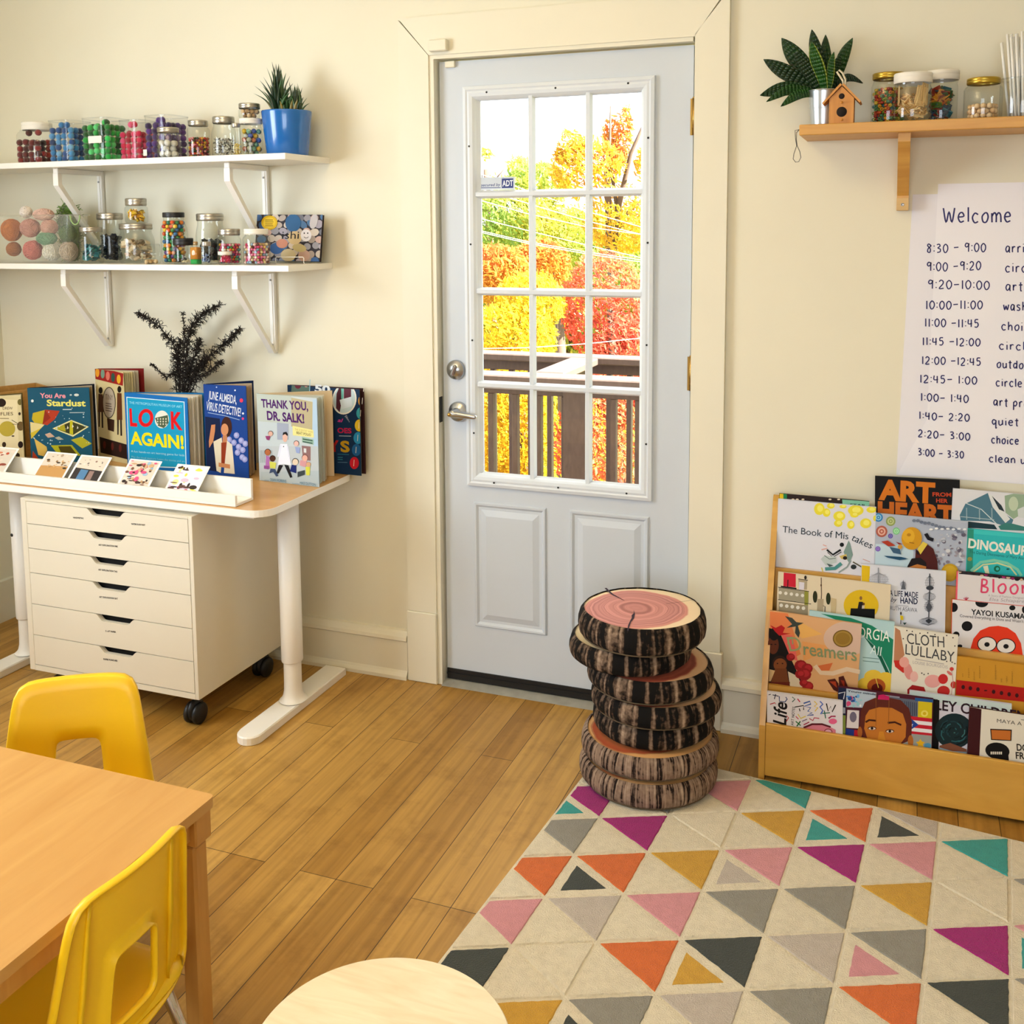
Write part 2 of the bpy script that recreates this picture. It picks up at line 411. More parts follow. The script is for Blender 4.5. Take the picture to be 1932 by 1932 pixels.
# left wall and rear wall have window openings (out of frame) that let the daylight in
w = MB().box((XL - .15, YF, 0), (XL, WY, 1.0)).box((XL - .15, YF, 2.3), (XL, WY, ZC)).box((XL - .15, YF, 1.0), (XL, -2.8, 2.3)).box((XL - .15, -1.5, 1.0), (XL, WY, 2.3))
struct('wall_left', w, m_wall)
m_wall2 = mat('darkened unseen wall', '#c2b69a', 0.65)  # darker tone on the unseen walls, chosen to cut bounced fill
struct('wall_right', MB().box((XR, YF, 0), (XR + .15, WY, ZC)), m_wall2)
w = MB().box((XL - .15, YF - .15, 0), (XR + .15, YF, .8)).box((XL - .15, YF - .15, 2.2), (XR + .15, YF, ZC)).box((XL - .15, YF - .15, .8), (.5, YF, 2.2)).box((2.4, YF - .15, .8), (XR + .15, YF, 2.2))
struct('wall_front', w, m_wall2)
def window(name, a, b, axis):
    mb = MB(); (x0, y0, z0), (x1, y1, z1) = a, b; t = .05
    mb.box((x0, y0, z0), (x1, y1, z0 + t)).box((x0, y0, z1 - t), (x1, y1, z1))
    if axis == 'x': mb.box((x0, y0, z0 + t), (x1, y0 + t, z1 - t)).box((x0, y1 - t, z0 + t), (x1, y1, z1 - t)).box((x0, (y0 + y1) / 2 - .02, z0 + t), (x1, (y0 + y1) / 2 + .02, z1 - t))
    else: mb.box((x0, y0, z0 + t), (x0 + t, y1, z1 - t)).box((x1 - t, y0, z0 + t), (x1, y1, z1 - t)).box(((x0 + x1) / 2 - .02, y0, z0 + t), ((x0 + x1) / 2 + .02, y1, z1 - t))
    struct(name, mb, m_trim)
window('window_1', (XL - .12, -2.8, 1.0), (XL - .07, -1.5, 2.3), 'x')
window('window_2', (.5, YF - .12, .8), (2.4, YF - .07, 2.2), 'y')

# baseboards with a moulded cap and a shoe
def baseboard(name, x0, x1):
    mb = MB(); prof = [(WY, 0), (-.012, 0), (-.012, .012), (-.004, .022), (0, .03), (0, .132), (-.008, .138), (-.006, .150), (.004, .160), (.008, .168), (WY, .170)]
    n = len(prof)
    vs = [(x0, y, z) for y, z in prof] + [(x1, y, z) for y, z in prof]
    mb.add(vs, [[i, i + 1, n + i + 1, n + i] for i in range(n - 1)] + [list(range(n))[::-1], [n + i for i in range(n)]])
    struct(name, mb, m_trim)
baseboard('baseboard_left', XL, -.135); baseboard('baseboard_right', .934, XR)
mb = MB().box((XL, -1.5, 0), (XL + .018, WY - .001, .135)).box((XL, -1.5, .135), (XL + .024, WY - .001, .165))
struct('baseboard_side', mb, m_trim)

# door casing: mitred boards on plinth blocks, slightly open mitre cracks
cas = MB(); G = .0022
cL, cLi, cR, cRi, cT, cTi = -.1285, -.0227, .926, .8255, 2.205, 2.084
Y0 = 0.0
cas.prism([(cL, WY, .248), (cLi, WY, .248), (cLi, WY, cTi), (cL, WY, cT - .004)], (0, Y0 - WY, 0))
cas.prism([(cRi, WY, .248), (cR, WY, .248), (cR, WY, cT + .004), (cRi + G, WY, cTi + .006)], (0, Y0 - WY, 0))
cas.prism([(cL + G, WY, cT), (cLi + G, WY, cTi), (cRi, WY, cTi), (cR - .012, WY, cT)], (0, Y0 - WY, 0))
struct('trim_1', cas, m_trim)
pl = MB().bbox((cL - .004, -.006, 0), (cLi + .001, WY, .247), .003); struct('trim_2', pl, m_trim)
pl = MB().bbox((cRi - .001, -.006, 0), (cR + .008, WY, .247), .003); struct('trim_3', pl, m_trim)
jb = MB().box((cLi - .002, .005, 0), (cLi + .016, .17, DZ1)).box((cRi - .004, .045, 0), (cRi + .004, .17, DZ1)).box((cLi + .016, .005, DZ1 - .012), (cRi - .004, .17, DZ1))
struct('trim_4', jb, m_trim)
th = MB().prism([(cLi + .016, -.004, 0), (cLi + .016, .03, .012), (cLi + .016, .17, .012), (cLi + .016, .17, 0)], (.83, 0, 0))
struct('trim_5', th, mat('weathered aluminium sill', '#a9a79c', 0.45, metal=0.4, var=0.15, vscale=25))

# ---- the door
DOOR = thing('door_1', None, None, (0.0, 0.04, 0.0)); DOOR['kind'] = 'structure'
F = .035; Bk = .08; x0, x1, z0, z1 = 0.0, .818, .05, 2.066
gx0, gx1, gz0, gz1 = .125, .672, .728, 1.95
leaf = MB()
leaf.box((x0, F, z0), (gx0, Bk, z1)).box((gx1, F, z0), (x1, Bk, z1)).box((gx0, F, z0), (gx1, Bk, gz0)).box((gx0, F, gz1), (gx1, Bk, z1))
part(DOOR, 'door_leaf', leaf, m_door)
def rect_rings(mb, a0, a1, b0, b1, prof, fill=True):
    R = [[(a0 + i, y, b0 + i), (a1 - i, y, b0 + i), (a1 - i, y, b1 - i), (a0 + i, y, b1 - i)] for i, y in prof]
    n = len(R); vs = [p for r in R for p in r]
    fs = [[j * 4 + k, j * 4 + (k + 1) % 4, (j + 1) * 4 + (k + 1) % 4, (j + 1) * 4 + k] for j in range(n - 1) for k in range(4)]
    if fill: fs.append([(n - 1) * 4 + k for k in range(4)])
    return mb.add(vs, fs)
lf = MB(); rect_rings(lf, .083, .706, .692, 1.985, [(0, F), (.002, F - .012), (.012, F - .015), (.017, F - .012), (.024, F - .014), (.034, F - .012), (.04, F - .006), (.044, F + .0)], False)
m_lite = mat('glazing frame white', '#d2d9e0', 0.4)
part(DOOR, 'glazing_frame', lf, m_lite)
scr = MB(); 
for px in ((918, 174), (1048, 166), (1185, 157), (932, 911), (1053, 920), (1182, 931), (885, 276), (888, 461), (891, 642), (894, 817), (1223, 260), (1222, 458), (1220, 651), (1219, 838)):
    P = at(px, 'y', F - .0135); scr.lathe([(.0032, 0), (.0032, .001), (0, .0012)], 10, M=Matrix.Translation(P) @ Matrix.Rotation(pi / 2, 4, 'X'))
part(DOOR, 'frame_screw', scr, m_black).update_tag()
bpy.context.view_layer.update()
mu = MB()
for xm in (.311, .497):
    mu.prism([(xm - .012, F + .008, gz0), (xm - .006, F - .007, gz0), (xm + .006, F - .007, gz0), (xm + .012, F + .008, gz0)], (0, 0, gz1 - gz0))
for zm in (1.6445, 1.3347, 1.031):
    mu.prism([(gx0, F + .008, zm - .013), (gx0, F - .009, zm - .006), (gx0, F - .009, zm + .006), (gx0, F + .008, zm + .013)], (gx1 - gx0, 0, 0))
mu.prism([(gx0, F + .008, gz0), (gx0, F - .002, gz0), (gx0, F + .008, gz0 + .012)], (gx1 - gx0, 0, 0)).prism([(gx0, F + .008, gz1), (gx0, F - .002, gz1), (gx0, F + .008, gz1 - .012)], (gx1 - gx0, 0, 0))
mu.prism([(gx0, F + .008, gz0), (gx0, F - .002, gz0), (gx0 + .012, F + .008, gz0)], (0, 0, gz1 - gz0)).prism([(gx1, F + .008, gz0), (gx1, F - .002, gz0), (gx1 - .012, F + .008, gz0)], (0, 0, gz1 - gz0))
part(DOOR, 'muntin_grid', mu, m_lite)
g_pane = glass('window glass', (0.98, 0.99, 1.0), 1.0, 0.0)
xs = [gx0, .311, .497, gx1]; zs = [gz0, 1.031, 1.3347, 1.6445, gz1]
for i in range(3):
    for j in range(4):
        part(DOOR, 'pane', MB().quad((xs[i], F + .012, zs[j]), (xs[i + 1], F + .012, zs[j]), (xs[i + 1], F + .012, zs[j + 1]), (xs[i], F + .012, zs[j + 1])), g_pane)
for a0, a1, b0, b1 in ((.104, .3585, .211, .639), (.4365, .696, .211, .6415)):
    mb = MB(); rect_rings(mb, a0, a1, b0, b1, [(0, F - .0002), (.004, F - .007), (.010, F - .0065), (.017, F - .0006), (.026, F - .0006), (.046, F - .0075)])
    part(DOOR, 'door_panel', mb, m_door)
part(DOOR, 'door_sweep', MB().box((x0, F - .004, .014), (x1, F + .03, .05)).box((x0, F - .007, .03), (x1, F - .004, .036)), m_black)
RX = Matrix.Rotation(pi / 2, 4, 'X')
def knob_at(x, z): return Matrix.Translation((x, F, z)) @ RX
db = part(DOOR, 'deadbolt', MB().lathe([(.0325, 0), (.0325, .006), (.029, .012), (.024, .0135), (.022, .018), (0, .0185)], 32, M=knob_at(.046, 1.0758)), m_steel)
tn = MB().bbox((-.006, -.019, 0), (.006, .019, .016), .004, M=Matrix.Translation((.047, F - .018, 1.0758)) @ RX @ Matrix.Rotation(radians(-22), 4, 'Z'))
part(db, 'thumb_turn', tn, m_steel)
lv = part(DOOR, 'lever_handle', MB().lathe([(.0335, 0), (.0335, .007), (.030, .013), (.016, .016), (.0125, .020), (.0125, .050), (.011, .056), (0, .057)], 32, M=knob_at(.053, .937)), m_steel)
L0 = V3((.050, F - .048, .936))
part(lv, 'lever', MB().tube([L0 + V3((-.012, 0, .001)), L0, L0 + V3((.022, .001, -.001)), L0 + V3((.05, .004, -.004)), L0 + V3((.078, .006, -.0065)), L0 + V3((.084, .0065, -.007))], [.009, .0125, .011, .0095, .008, .005], 14), m_steel)
part(lv, 'lock_button', MB().lathe([(.006, 0), (.006, .008), (.004, .010), (0, .0105)], 14, M=Matrix.Translation(L0 + V3((-.004, -.008, 0))) @ RX), m_brass)
for za, zb in ((1.806, 1.912), (1.045, 1.148), (.28, .385)):
    mb = MB().lathe([(.0055, za), (.0055, zb)], 12, M=Matrix.Translation((x1 + .003, F - .004, 0)))
    for k in range(1, 5): mb.lathe([(.006, za + (zb - za) * k / 5 - .001), (.006, za + (zb - za) * k / 5 + .001)], 12, M=Matrix.Translation((x1 + .003, F - .004, 0)))
    mb.lathe([(.0045, zb), (.005, zb + .003), (0, zb + .006)], 12, M=Matrix.Translation((x1 + .003, F - .004, 0))).box((x1 - .008, F - .0015, za), (x1, F, zb))
    part(DOOR, 'hinge', mb, m_brass)
sm = part(DOOR, 'sensor_magnet', MB().bbox((.024, F - .012, 2.046), (.058, F, 2.066), .002), m_trim)
part(DOOR, 'strike_plate', MB().box((-.016, .012, .90), (-.005, .034, .985)), m_black)
single('alarm_sensor', MB().bbox((-.012, -.022, 2.092), (.050, -.0005, 2.128), .003), m_trim, 'small cream alarm contact box on the casing above the door corner', 'sensor')
# security sticker on the glass
stk = MB(); SO = at((905, 359), 'y', F + .008); SU = V3((1, 0, 0)); SV = V3((0, 0, 1)); SN = V3((0, -1, 0))
a = Art(stk, SO, SU, SV, SN, lift=0.0); a.crop(890, 160, 5.682)
w_, h_ = at((971, 336), 'y', F + .008).x - SO.x, at((905, 335), 'y', F + .008).z - SO.z
stk.box((SO.x, SO.y, SO.z), (SO.x + w_, SO.y + .0015, SO.z + h_), c='#c2cbd6')
a.poly([(322, 1005), (446, 1002), (446, 1105), (322, 1108)], '#1d2f7a')
a.text('secured by', (100, 1090), (308, 1084), 30, '#1d2f7a', bold=.012, shear=.2)
a.text('ADT', (330, 1088), (443, 1082), 62, '#e9eef4', bold=.02)
a.line([(98, 1105), (310, 1102)], 7, '#1d2f7a')
single('sticker', stk, attr_mat('printed film', 0.4), 'blue and white security company sticker on the upper left door pane', 'sticker')

# ================================================================== OUTSIDE
m_deck = mat('dark stained deck timber', '#5c4a42', 0.6, var=0.2, vscale=20, stretch=(3, 3, 1))
m_bark0 = mat('tree bark', '#5b4a3c', 0.9, var=0.3, vscale=6)
struct('balcony_deck', MB().box((-1.4, .18, -.14), (1.6, 2.0, -.06)), m_deck)      # balcony floor
struct('ground', MB().box((-30, 3, -4.1), (22, 60, -4.0)), mat('leaf strewn ground', '#8f8a3c', 0.9, var=0.4, vscale=3))
def railing(name, label, x0, y0, x1, y1, seed, gap=.104, wide=(), ks=None):
    r = thing(name, label, 'railing', ((x0 + x1) / 2, (y0 + y1) / 2, -.06), group=None)
    d = V3((x1 - x0, y1 - y0, 0)); ln = d.length; d.normalize(); n = V3((-d.y, d.x, 0)); A = V3((x0, y0, 0))
    M = Matrix(((d.x, n.x, 0, x0), (d.y, n.y, 0, y0), (0, 0, 1, 0), (0, 0, 0, 1)))
    part(r, 'cap_rail', MB().bbox((0, -.07, .865), (ln, .07, .90), .005, M=M), m_deck)
    part(r, 'top_rail', MB().bbox((0, -.02, .812), (ln, .02, .865), .003, M=M), m_deck)
    part(r, 'bottom_rail', MB().bbox((0, -.02, 0.02), (ln, .02, .10), .003, M=M), m_deck)
    k = gap * .5; ks = ks if ks is not None else [gap * .5 + gap * i for i in range(int((ln - .02 - gap * .5) / gap) + 1)]
    for k in ks:
        ww = .05 if any(abs(k - q) < .012 for q in wide) else .0125
        part(r, 'post' if ww > .04 else 'baluster', MB().bbox((k - ww, -.0195 if ww < .04 else -.04, -.06 if ww > .04 else .10), (k + ww, .0195 if ww < .04 else .04,   .865 if ww > .04 else .812), .003, M=M), m_deck)
    return r
NB = [at((x, 820), 'y', 1.17).x + 1.35 for x in (929, 974, 1018, 1066, 1088, 1158, 1204)]
railing('deck_railing', 'far dark timber balcony railing in front of the yellow and red trees', -1.35, 1.9, 1.55, 1.87, 1, wide=(1.0, 2.3))
railing('deck_railing', 'near dark timber balcony railing just outside the door glass', -1.35, 1.15, 1.3, 1.19, 2, wide=(NB[4],), ks=[NB[0] - .1 * i for i in range(9, 0, -1)] + NB + [NB[-1] + .1 * i for i in range(1, 9)])
railing('deck_railing', 'short balcony railing joining the near and far railings, its cap white with sun', -.05, 1.26, -.05, 1.80, 3, ks=[.27])

def leaf_mat():
    m = bpy.data.materials.new('autumn leaf'); m.use_nodes = True; nt = m.node_tree; N = nt.nodes; L = nt.links; N.clear()
    o = N.new('ShaderNodeOutputMaterial'); a = N.new('ShaderNodeAttribute'); a.attribute_name = 'Col'
    d = N.new('ShaderNodeBsdfDiffuse'); t = N.new('ShaderNodeBsdfTranslucent'); mx = N.new('ShaderNodeMixShader'); mx.inputs[0].default_value = .45
    L.new(a.outputs[0], d.inputs[0]); L.new(a.outputs[0], t.inputs[0]); L.new(d.outputs[0], mx.inputs[1]); L.new(t.outputs[0], mx.inputs[2]); L.new(mx.outputs[0], o.inputs[0])
    return m
m_leaf = leaf_mat()
def tree(label, blobs, base, cols, n, size, trunk=True, seed=0, limbs=()):
    """blobs: (photo x, photo y, distance y, radius x px, radius z px)"""
    rnd = random.Random(seed); B = []
    for px, py, Y, rx, rz in blobs:
        c = at((px, py), 'y', Y); k = ppm(c); B.append((c, rx * k, rz * k))
    gx = sum(b[0].x for b in B) / len(B); gy = sum(b[0].y for b in B) / len(B)
    root = thing('autumn_tree', label, 'tree', (gx, gy, -4.0), group=None)
    mb = MB(); tot = sum(b[1] * b[2] for b in B); q = [lin(c) for c in cols]
    for c, rx, rz in B:
        for _ in range(int(n * rx * rz / tot)):
            while True:
                d = V3((rnd.uniform(-1, 1), rnd.uniform(-1, 1), rnd.uniform(-1, 1)))
                if .2 < d.length < 1: break
            d *= (.72 + .28 * rnd.random()) / max(.45, d.length) if d.length > .45 else 1.0
            p = c + V3((d.x * rx, d.y * rx * .8, d.z * rz))
            # leaves sit in clumps
            if seed in (5, 6) and noise.noise(p * 1.7) < -.18: continue
            s_ = size * rnd.uniform(.6, 1.35); u = V3((rnd.gauss(0, 1), rnd.gauss(0, 1), rnd.gauss(0, 1))).normalized(); v = u.orthogonal().normalized(); w_ = u.cross(v)
            v = v * cos(1.0) + w_ * sin(1.0)
            base_c = q[min(len(q) - 1, int(len(q) * min(.999, max(0, .5 + .9 * noise.noise(p * .9 + V3((seed, 0, 0))) + rnd.uniform(-.22, .22)))))]
            f = rnd.uniform(.75, 1.25)
            mb.add([p - v * s_, p + w_ * s_ * .55, p + v * s_, p - w_ * s_ * .55], [[0, 1, 2, 3]], 0, tuple(x * f for x in base_c))
    part(root, 'foliage', mb, m_leaf)
    tb = MB(); tw = .12 * size / .06
    if trunk: tb.tube([(gx, gy, -4.0), (gx + .1, gy, -1.5), (gx - .05, gy, B[0][0].z)], [tw, tw * .75, tw * .4], 8)
    for pts in limbs:
        Q = [at(p[:2], 'y', gy) for p in pts]; tb.tube(Q, [p[2] * ppm(Q[0]) for p in pts], 6)
    if tb.v: part(root, 'trunk', tb, m_bark0)
    return root
YEL = ['#bf9428', '#c8a42c', '#ccb032', '#c8b43c']; ORA = ['#c07a44', '#c48640', '#c89440', '#c4a244']
RED = ['#bc5648', '#c4604c', '#c66e50', '#c88654']; GRN = ['#86a050', '#98a850', '#aab050', '#b8b050']
tree('bright yellow autumn tree low behind the railing in the left panes', [(960, 640, 6.5, 95, 70), (955, 780, 6.3, 90, 140), (1000, 570, 6.8, 70, 60)], 0, YEL, 9500, .042, seed=1)
tree('red autumn maple filling the right panes behind the railing', [(1140, 580, 7.2, 85, 110), (1190, 700, 6.9, 90, 110), (1150, 850, 6.7, 110, 140)], 0, RED, 10500, .042, seed=2)
tree('orange autumn tree left of the red maple, half way up the glass', [(935, 520, 8.6, 75, 60), (1020, 500, 9.0, 60, 50)], 0, ORA, 5200, .05, seed=3)
tree('green and yellow tree behind the power lines in the middle panes', [(960, 430, 11, 100, 75), (1060, 450, 11.5, 90, 65), (1010, 350, 11.5, 70, 45), (1180, 500, 11.8, 80, 60)], 0, GRN, 8500, .065, seed=4)
tree('tall orange and yellow tree reaching into the sky in the top right panes', [(1110, 320, 10, 75, 60), (1180, 410, 10.2, 85, 70), (1075, 280, 10, 35, 35), (1165, 250, 10.4, 30, 70), (1160, 200, 10.4, 18, 22), (1225, 330, 10, 30, 60)], 0, ORA + YEL[2:], 6800, .052, seed=5,
     limbs=([(1150, 560, 7), (1165, 400, 6), (1190, 290, 4), (1235, 190, 2.5)], [(1165, 400, 4), (1150, 300, 3), (1152, 200, 1.5)], [(1150, 480, 4), (1185, 400, 3), (1205, 385, 2)]))
tree('sparse lime green tree top in the upper left pane', [(915, 320, 14, 28, 40), (975, 335, 14, 42, 40), (880, 380, 14, 40, 60)], 0, GRN[2:], 2400, .07, seed=6,
     limbs=([(905, 420, 3), (925, 350, 2), (950, 320, 1)], [(905, 420, 3), (910, 340, 2), (905, 310, 1)]))
tree('low hedge of gold leaves beyond the balcony', [(1000, 860, 9.5, 150, 90), (1200, 840, 9.6, 140, 90), (850, 830, 9.5, 120, 110)], 0, YEL + GRN[2:], 6500, .055, trunk=False, seed=7)
tree('distant green trees closing the view low in the panes', [(900, 560, 16, 150, 110), (1100, 560, 16.5, 170, 110), (1300, 560, 16, 130, 130), (1000, 760, 16, 320, 140), (1080, 470, 16.5, 200, 70)], 0, GRN + YEL[1:3], 20000, .13, seed=8)
m_wire = mat('glare whitened cable', '#d8d8d4', 0.5)  # whitish colour stands in for overexposed daylight on the cables
cx = lambda x, y: (890 + x / 5.682, 160 + y / 5.682)
WR = .0035
wires = [[(0, 1212), (590, 1380), (1240, 1525), (1900, 1615)], [(300, 1180), (690, 1300), (1240, 1462), (1900, 1625)], [(700, 1170), (1240, 1360), (1900, 1548)],
         [(0, 1410), (590, 1560), (1240, 1720), (1900, 1875)], [(0, 1543), (590, 1680), (1240, 1795), (1900, 1890)], [(0, 1560), (590, 1698), (1240, 1815), (1900, 1912)]]
wl = ['highest power line on the left, crossing the middle panes', 'second power line, starting over the middle pane', 'steep power line crossing from the middle to the right pane', 'lone power line above the lowest pair', 'upper cable of the lowest pair of power lines', 'lower cable of the lowest pair of power lines']
for k, (wp, lb) in enumerate(zip(wires, wl)):
    Q = [at(cx(*p), 'y', 5.6 + .1 * k) for p in wp]; Q = [Q[0] + (Q[0] - Q[1]) * 2] + Q + [Q[-1] + (Q[-1] - Q[-2]) * 2]
    single('power_line', MB().tube(Q, WR, 6), m_wire, lb, 'power line', 'power lines outside the door')
Q = [at((890 + x / 5.682, 640 + y / 5.682), 'y', 4.6) for x, y in ((-800, 110), (110, 100), (600, 92), (1240, 48), (1900, -20), (2600, -90))]
single('power_line', MB().tube(Q, WR, 6), m_wire, 'sagging cable just above the far balcony railing', 'power line', 'power lines outside the door')

# ================================================================== FURNITURE
# ---- rug: a lattice of triangles, edges cut through it
m_rug = attr_mat('wool pile', 0.95, bump=0.7, bscale=320, dirt=0.22, sheen=0.1)
CREAM = '#dcd2bb'
RC = {'c': CREAM, 'k': '#3a403d', 'g': '#8e8b83', 'l': '#bcb2a8', 'p': '#cf8f98', 'm': '#9c0f70', 't': '#2f9a96', 'y': '#c99a33', 'o': '#d2692c'}
Pq = V3((.72, -.60, 0)); qa = V3((.1668, .0742, 0)); qb = V3((-.0135, -.1785, 0))
rp = lambda i, j: Pq + qa * i + qb * j
rug = MB()
e1 = (.636, -.206); e2 = (2.18, -.392); dl = V3((-.0817, -.9967)); e4 = (e1[0] + dl.x * 2.1, e1[1] + dl.y * 2.1); e3 = (e2[0] + dl.x * 2.1, e2[1] + dl.y * 2.1)
BND = [e1, e4, e3, e2]
BIN = [(e1[0] + .006, e1[1] - .006), (e4[0] + .006, e4[1] + .006), (e3[0] - .006, e3[1] + .006), (e2[0] - .006, e2[1] - .006)]
rug.prism([(x, y, 0.0005) for x, y in BND], (0, 0, .0095), c=CREAM)
DN = {(-1, -3): 'y', (0, -3): 'k', (-1, -2): 'p', (0, -2): 't', (1, -2): 'c', (-1, -1): 'm', (0, -1): 'g', (1, -1): 'p', (2, -1): 't', (3, -1): 'c',
      (-1, 0): 'g', (0, 0): 'm', (1, 0): 'c', (2, 0): 'y', (3, 0): 'o', (4, 0): 'l', (5, 0): 'c', (6, 0): 'o',
      (-1, 1): 'o', (0, 1): 'o', (1, 1): 'y', (2, 1): 'p', (3, 1): 'm', (4, 1): 'p', (5, 1): 't', (6, 1): 'c', (7, 1): 'y',
      (-1, 2): 'p', (0, 2): 'l', (1, 2): 'p', (2, 2): 'g', (3, 2): 'g', (4, 2): 'y', (5, 2): 'c', (6, 2): 'g',
      (-1, 3): 'k', (0, 3): 'c', (1, 3): 'o', (2, 3): 'k', (3, 3): 'l', (4, 3): 'g', (5, 3): 'm', (6, 3): 'p',
      (-1, 4): 't', (0, 4): 'y', (1, 4): 'g', (2, 4): 'l', (3, 4): 'g', (4, 4): 'o', (5, 4): 'k', (6, 4): 'g'}
UP = {(-1, -1): 't', (3, 0): 't', (4, 0): 'k', (0, 1): 'k', (2, 1): 'l', (2, 3): 'y', (4, 3): 'p', (6, 3): 't', (1, 4): 'k'}
rr = random.Random(5)
def tuft(tri, col, inset, z):
    c = (tri[0] + tri[1] + tri[2]) / 3
    # offset each side inwards by inset, then clip to the rug
    T = [(p.x, p.y) for p in tri]
    if sum(T[i][0] * T[(i + 1) % 3][1] - T[(i + 1) % 3][0] * T[i][1] for i in range(3)) < 0: T = T[::-1]
    off = []
    for i in range(3):
        a, b = T[i], T[(i + 1) % 3]; l = hypot(b[0] - a[0], b[1] - a[1]); nx, ny = -(b[1] - a[1]) / l, (b[0] - a[0]) / l
        off.append(((a[0] + nx * inset, a[1] + ny * inset), (b[0] + nx * inset, b[1] + ny * inset)))
    def isect(l1, l2):
        (x1, y1), (x2, y2) = l1; (x3, y3), (x4, y4) = l2; d = (x1 - x2) * (y3 - y4) - (y1 - y2) * (x3 - x4)
        t = ((x1 - x3) * (y3 - y4) - (y1 - y3) * (x3 - x4)) / d; return (x1 + t * (x2 - x1), y1 + t * (y2 - y1))
    Q = [isect(off[i - 1], off[i]) for i in range(3)]
    Q = clip_poly(Q, BIN)
    if len(Q) < 3: return
    # wavy hand-tufted outline
    W = []
    for i in range(len(Q)):
        a, b = Q[i], Q[(i + 1) % len(Q)]; k = max(1, int(hypot(b[0] - a[0], b[1] - a[1]) / .012))
        for t in range(k):
            W.append((a[0] + (b[0] - a[0]) * t / k + rr.uniform(-.0009, .0009), a[1] + (b[1] - a[1]) * t / k + rr.uniform(-.0009, .0009)))
    mx = sum(p[0] for p in W) / len(W); my = sum(p[1] for p in W) / len(W); n = len(W)
    rug.add([(x, y, .0098) for x, y in W] + [(x + (mx - x) * .04, y + (my - y) * .04, z) for x, y in W], [[n + i for i in range(n)]] + [[i, (i + 1) % n, n + (i + 1) % n, n + i] for i in range(n)], 0, col)
keys = 'cgpyotklm'
for i in range(-2, 11):
    for j in range(-10, 14):
        k = DN.get((i, j)) or ('c' if 6 > i >= -1 and 5 > j >= -2 else rr.choice('cgpyotklmc'))
        tri = (rp(i, j), rp(i + 1, j), rp(i + 1, j + 1))
        tuft(tri, RC[k], .0035, .0125 if k != 'c' else .0135)
        tri = (rp(i, j), rp(i, j + 1), rp(i + 1, j + 1)); k = UP.get((i, j))
        if k: tuft(tri, CREAM, .001, .0118); tuft(tri, RC[k], .021, .0128)
        else: tuft(tri, CREAM, .0035, .0135)
single('rug', rug, m_rug, 'cream wool rug with a triangle pattern in many colours, on the bamboo floor', 'rug')

# ---- left wall shelves and their brackets
UZ, LZ = 1.775, 1.4245
for z, lb in ((UZ, 'upper white wall shelf left of the door, with pom-pom tubs and a blue pot'), (LZ, 'lower white wall shelf left of the door, with glass jars and a yarn bin')):
    single('wall_shelf', MB().bbox((XL + .004, -.25, z - .02), (-.40, WY - .0005, z), .0015), m_white, lb, 'shelf', 'white wall shelves')
bk = thing('shelf_bracket', 'white angled bracket under the left part of the upper shelf', 'bracket', (-1.365, WY, 1.46), 0, 'white shelf brackets')
BT = UZ - .0202 - 1.46
part(bk, 'wall_leg', MB().bbox((-.011, -.016, 0), (.011, -.0005, BT), .002).box((-.004, -.0185, .02), (.004, -.016, BT - .02)), m_whitep, local=True)
part(bk, 'arm', MB().bbox((-.011, -.225, BT - .018), (.011, -.016, BT), .002), m_whitep, local=True)
part(bk, 'brace', MB().prism([(-.011, -.225, BT - .018), (-.011, -.207, BT - .018), (-.011, -.207, BT - .055), (-.011, -.0165, .006), (-.011, -.0165, -.0), (-.011, -.026, 0), (-.011, -.225, BT - .06)], (.022, 0, 0)), m_whitep, local=True)
sc_ = MB()
for z in (.03, BT - .04): sc_.lathe([(.0035, 0), (.0035, .002), (0, .0025)], 10, M=Matrix.Translation((0, -.0185, z)) @ RX)
part(bk, 'screw', sc_, m_steel, local=True)
dup(bk, (-.652, WY, 1.46), label='white angled bracket under the right part of the upper shelf')
dup(bk, (-1.355, WY, 1.46 - (UZ - LZ)), label='white angled bracket under the left part of the lower shelf')
dup(bk, (-.637, WY, 1.46 - (UZ - LZ)), label='white angled bracket under the right end of the lower shelf')

# ---- right wooden shelf
m_beech = wood('golden beech', '#c18a3c', '#d6a24e', 0.42, (2.0, 18, 30))
m_pineu = wood('pale bracket wood', '#c9a468', '#dab87c', 0.55, (2.0, 20, 30))
RZ = 1.803
single('wall_shelf', MB().bbox((1.144, -.197, RZ - .028), (2.3, WY - .0005, RZ), .002), m_beech, 'golden wooden wall shelf on the right with a snake plant, birdhouse and jars', 'shelf')
br = thing('shelf_bracket', 'golden wooden bracket under the right wall shelf', 'bracket', (1.405, WY, 1.578))
zt = RZ - .0282
part(br, 'bracket_body', MB().prism([(1.389, WY - .0005, zt), (1.389, -.165, zt), (1.389, -.165, zt - .022), (1.389, -.012, 1.618), (1.389, -.012, 1.578), (1.389, WY - .0005, 1.578)], (.030, 0, 0)), m_beech)
part(br, 'end_facet', MB().bbox((1.3885, -.0145, 1.579), (1.4195, -.0118, 1.612), .0006), m_pineu)  # bottom facet of the bracket in a paler wood tone
part(br, 'screw', MB().lathe([(.0045, 0), (.0045, .0008), (.003, .001), (.003, .0002), (0, .0002)], 14, M=Matrix.Translation((1.404, -.0145, 1.594)) @ RX), m_steel)
bx = at((1504, 240), 'y', -.12)
ct = MB(); E0 = V3((1.1435, -.15, RZ - .012))
lp = lambda p: at(p, 'y', -.16)
ct.tube([(1.1425, -.155, RZ - .009), lp((1500, 246)), lp((1501, 262)), lp((1503, 275)), lp((1498, 290)), lp((1496.5, 300)), lp((1501, 306)), lp((1507, 305)), lp((1511, 297)), lp((1509, 286)), lp((1504, 275)), lp((1502.5, 262)), lp((1503, 250)), (1.1425, -.15, RZ - .006)], .0009, 6)
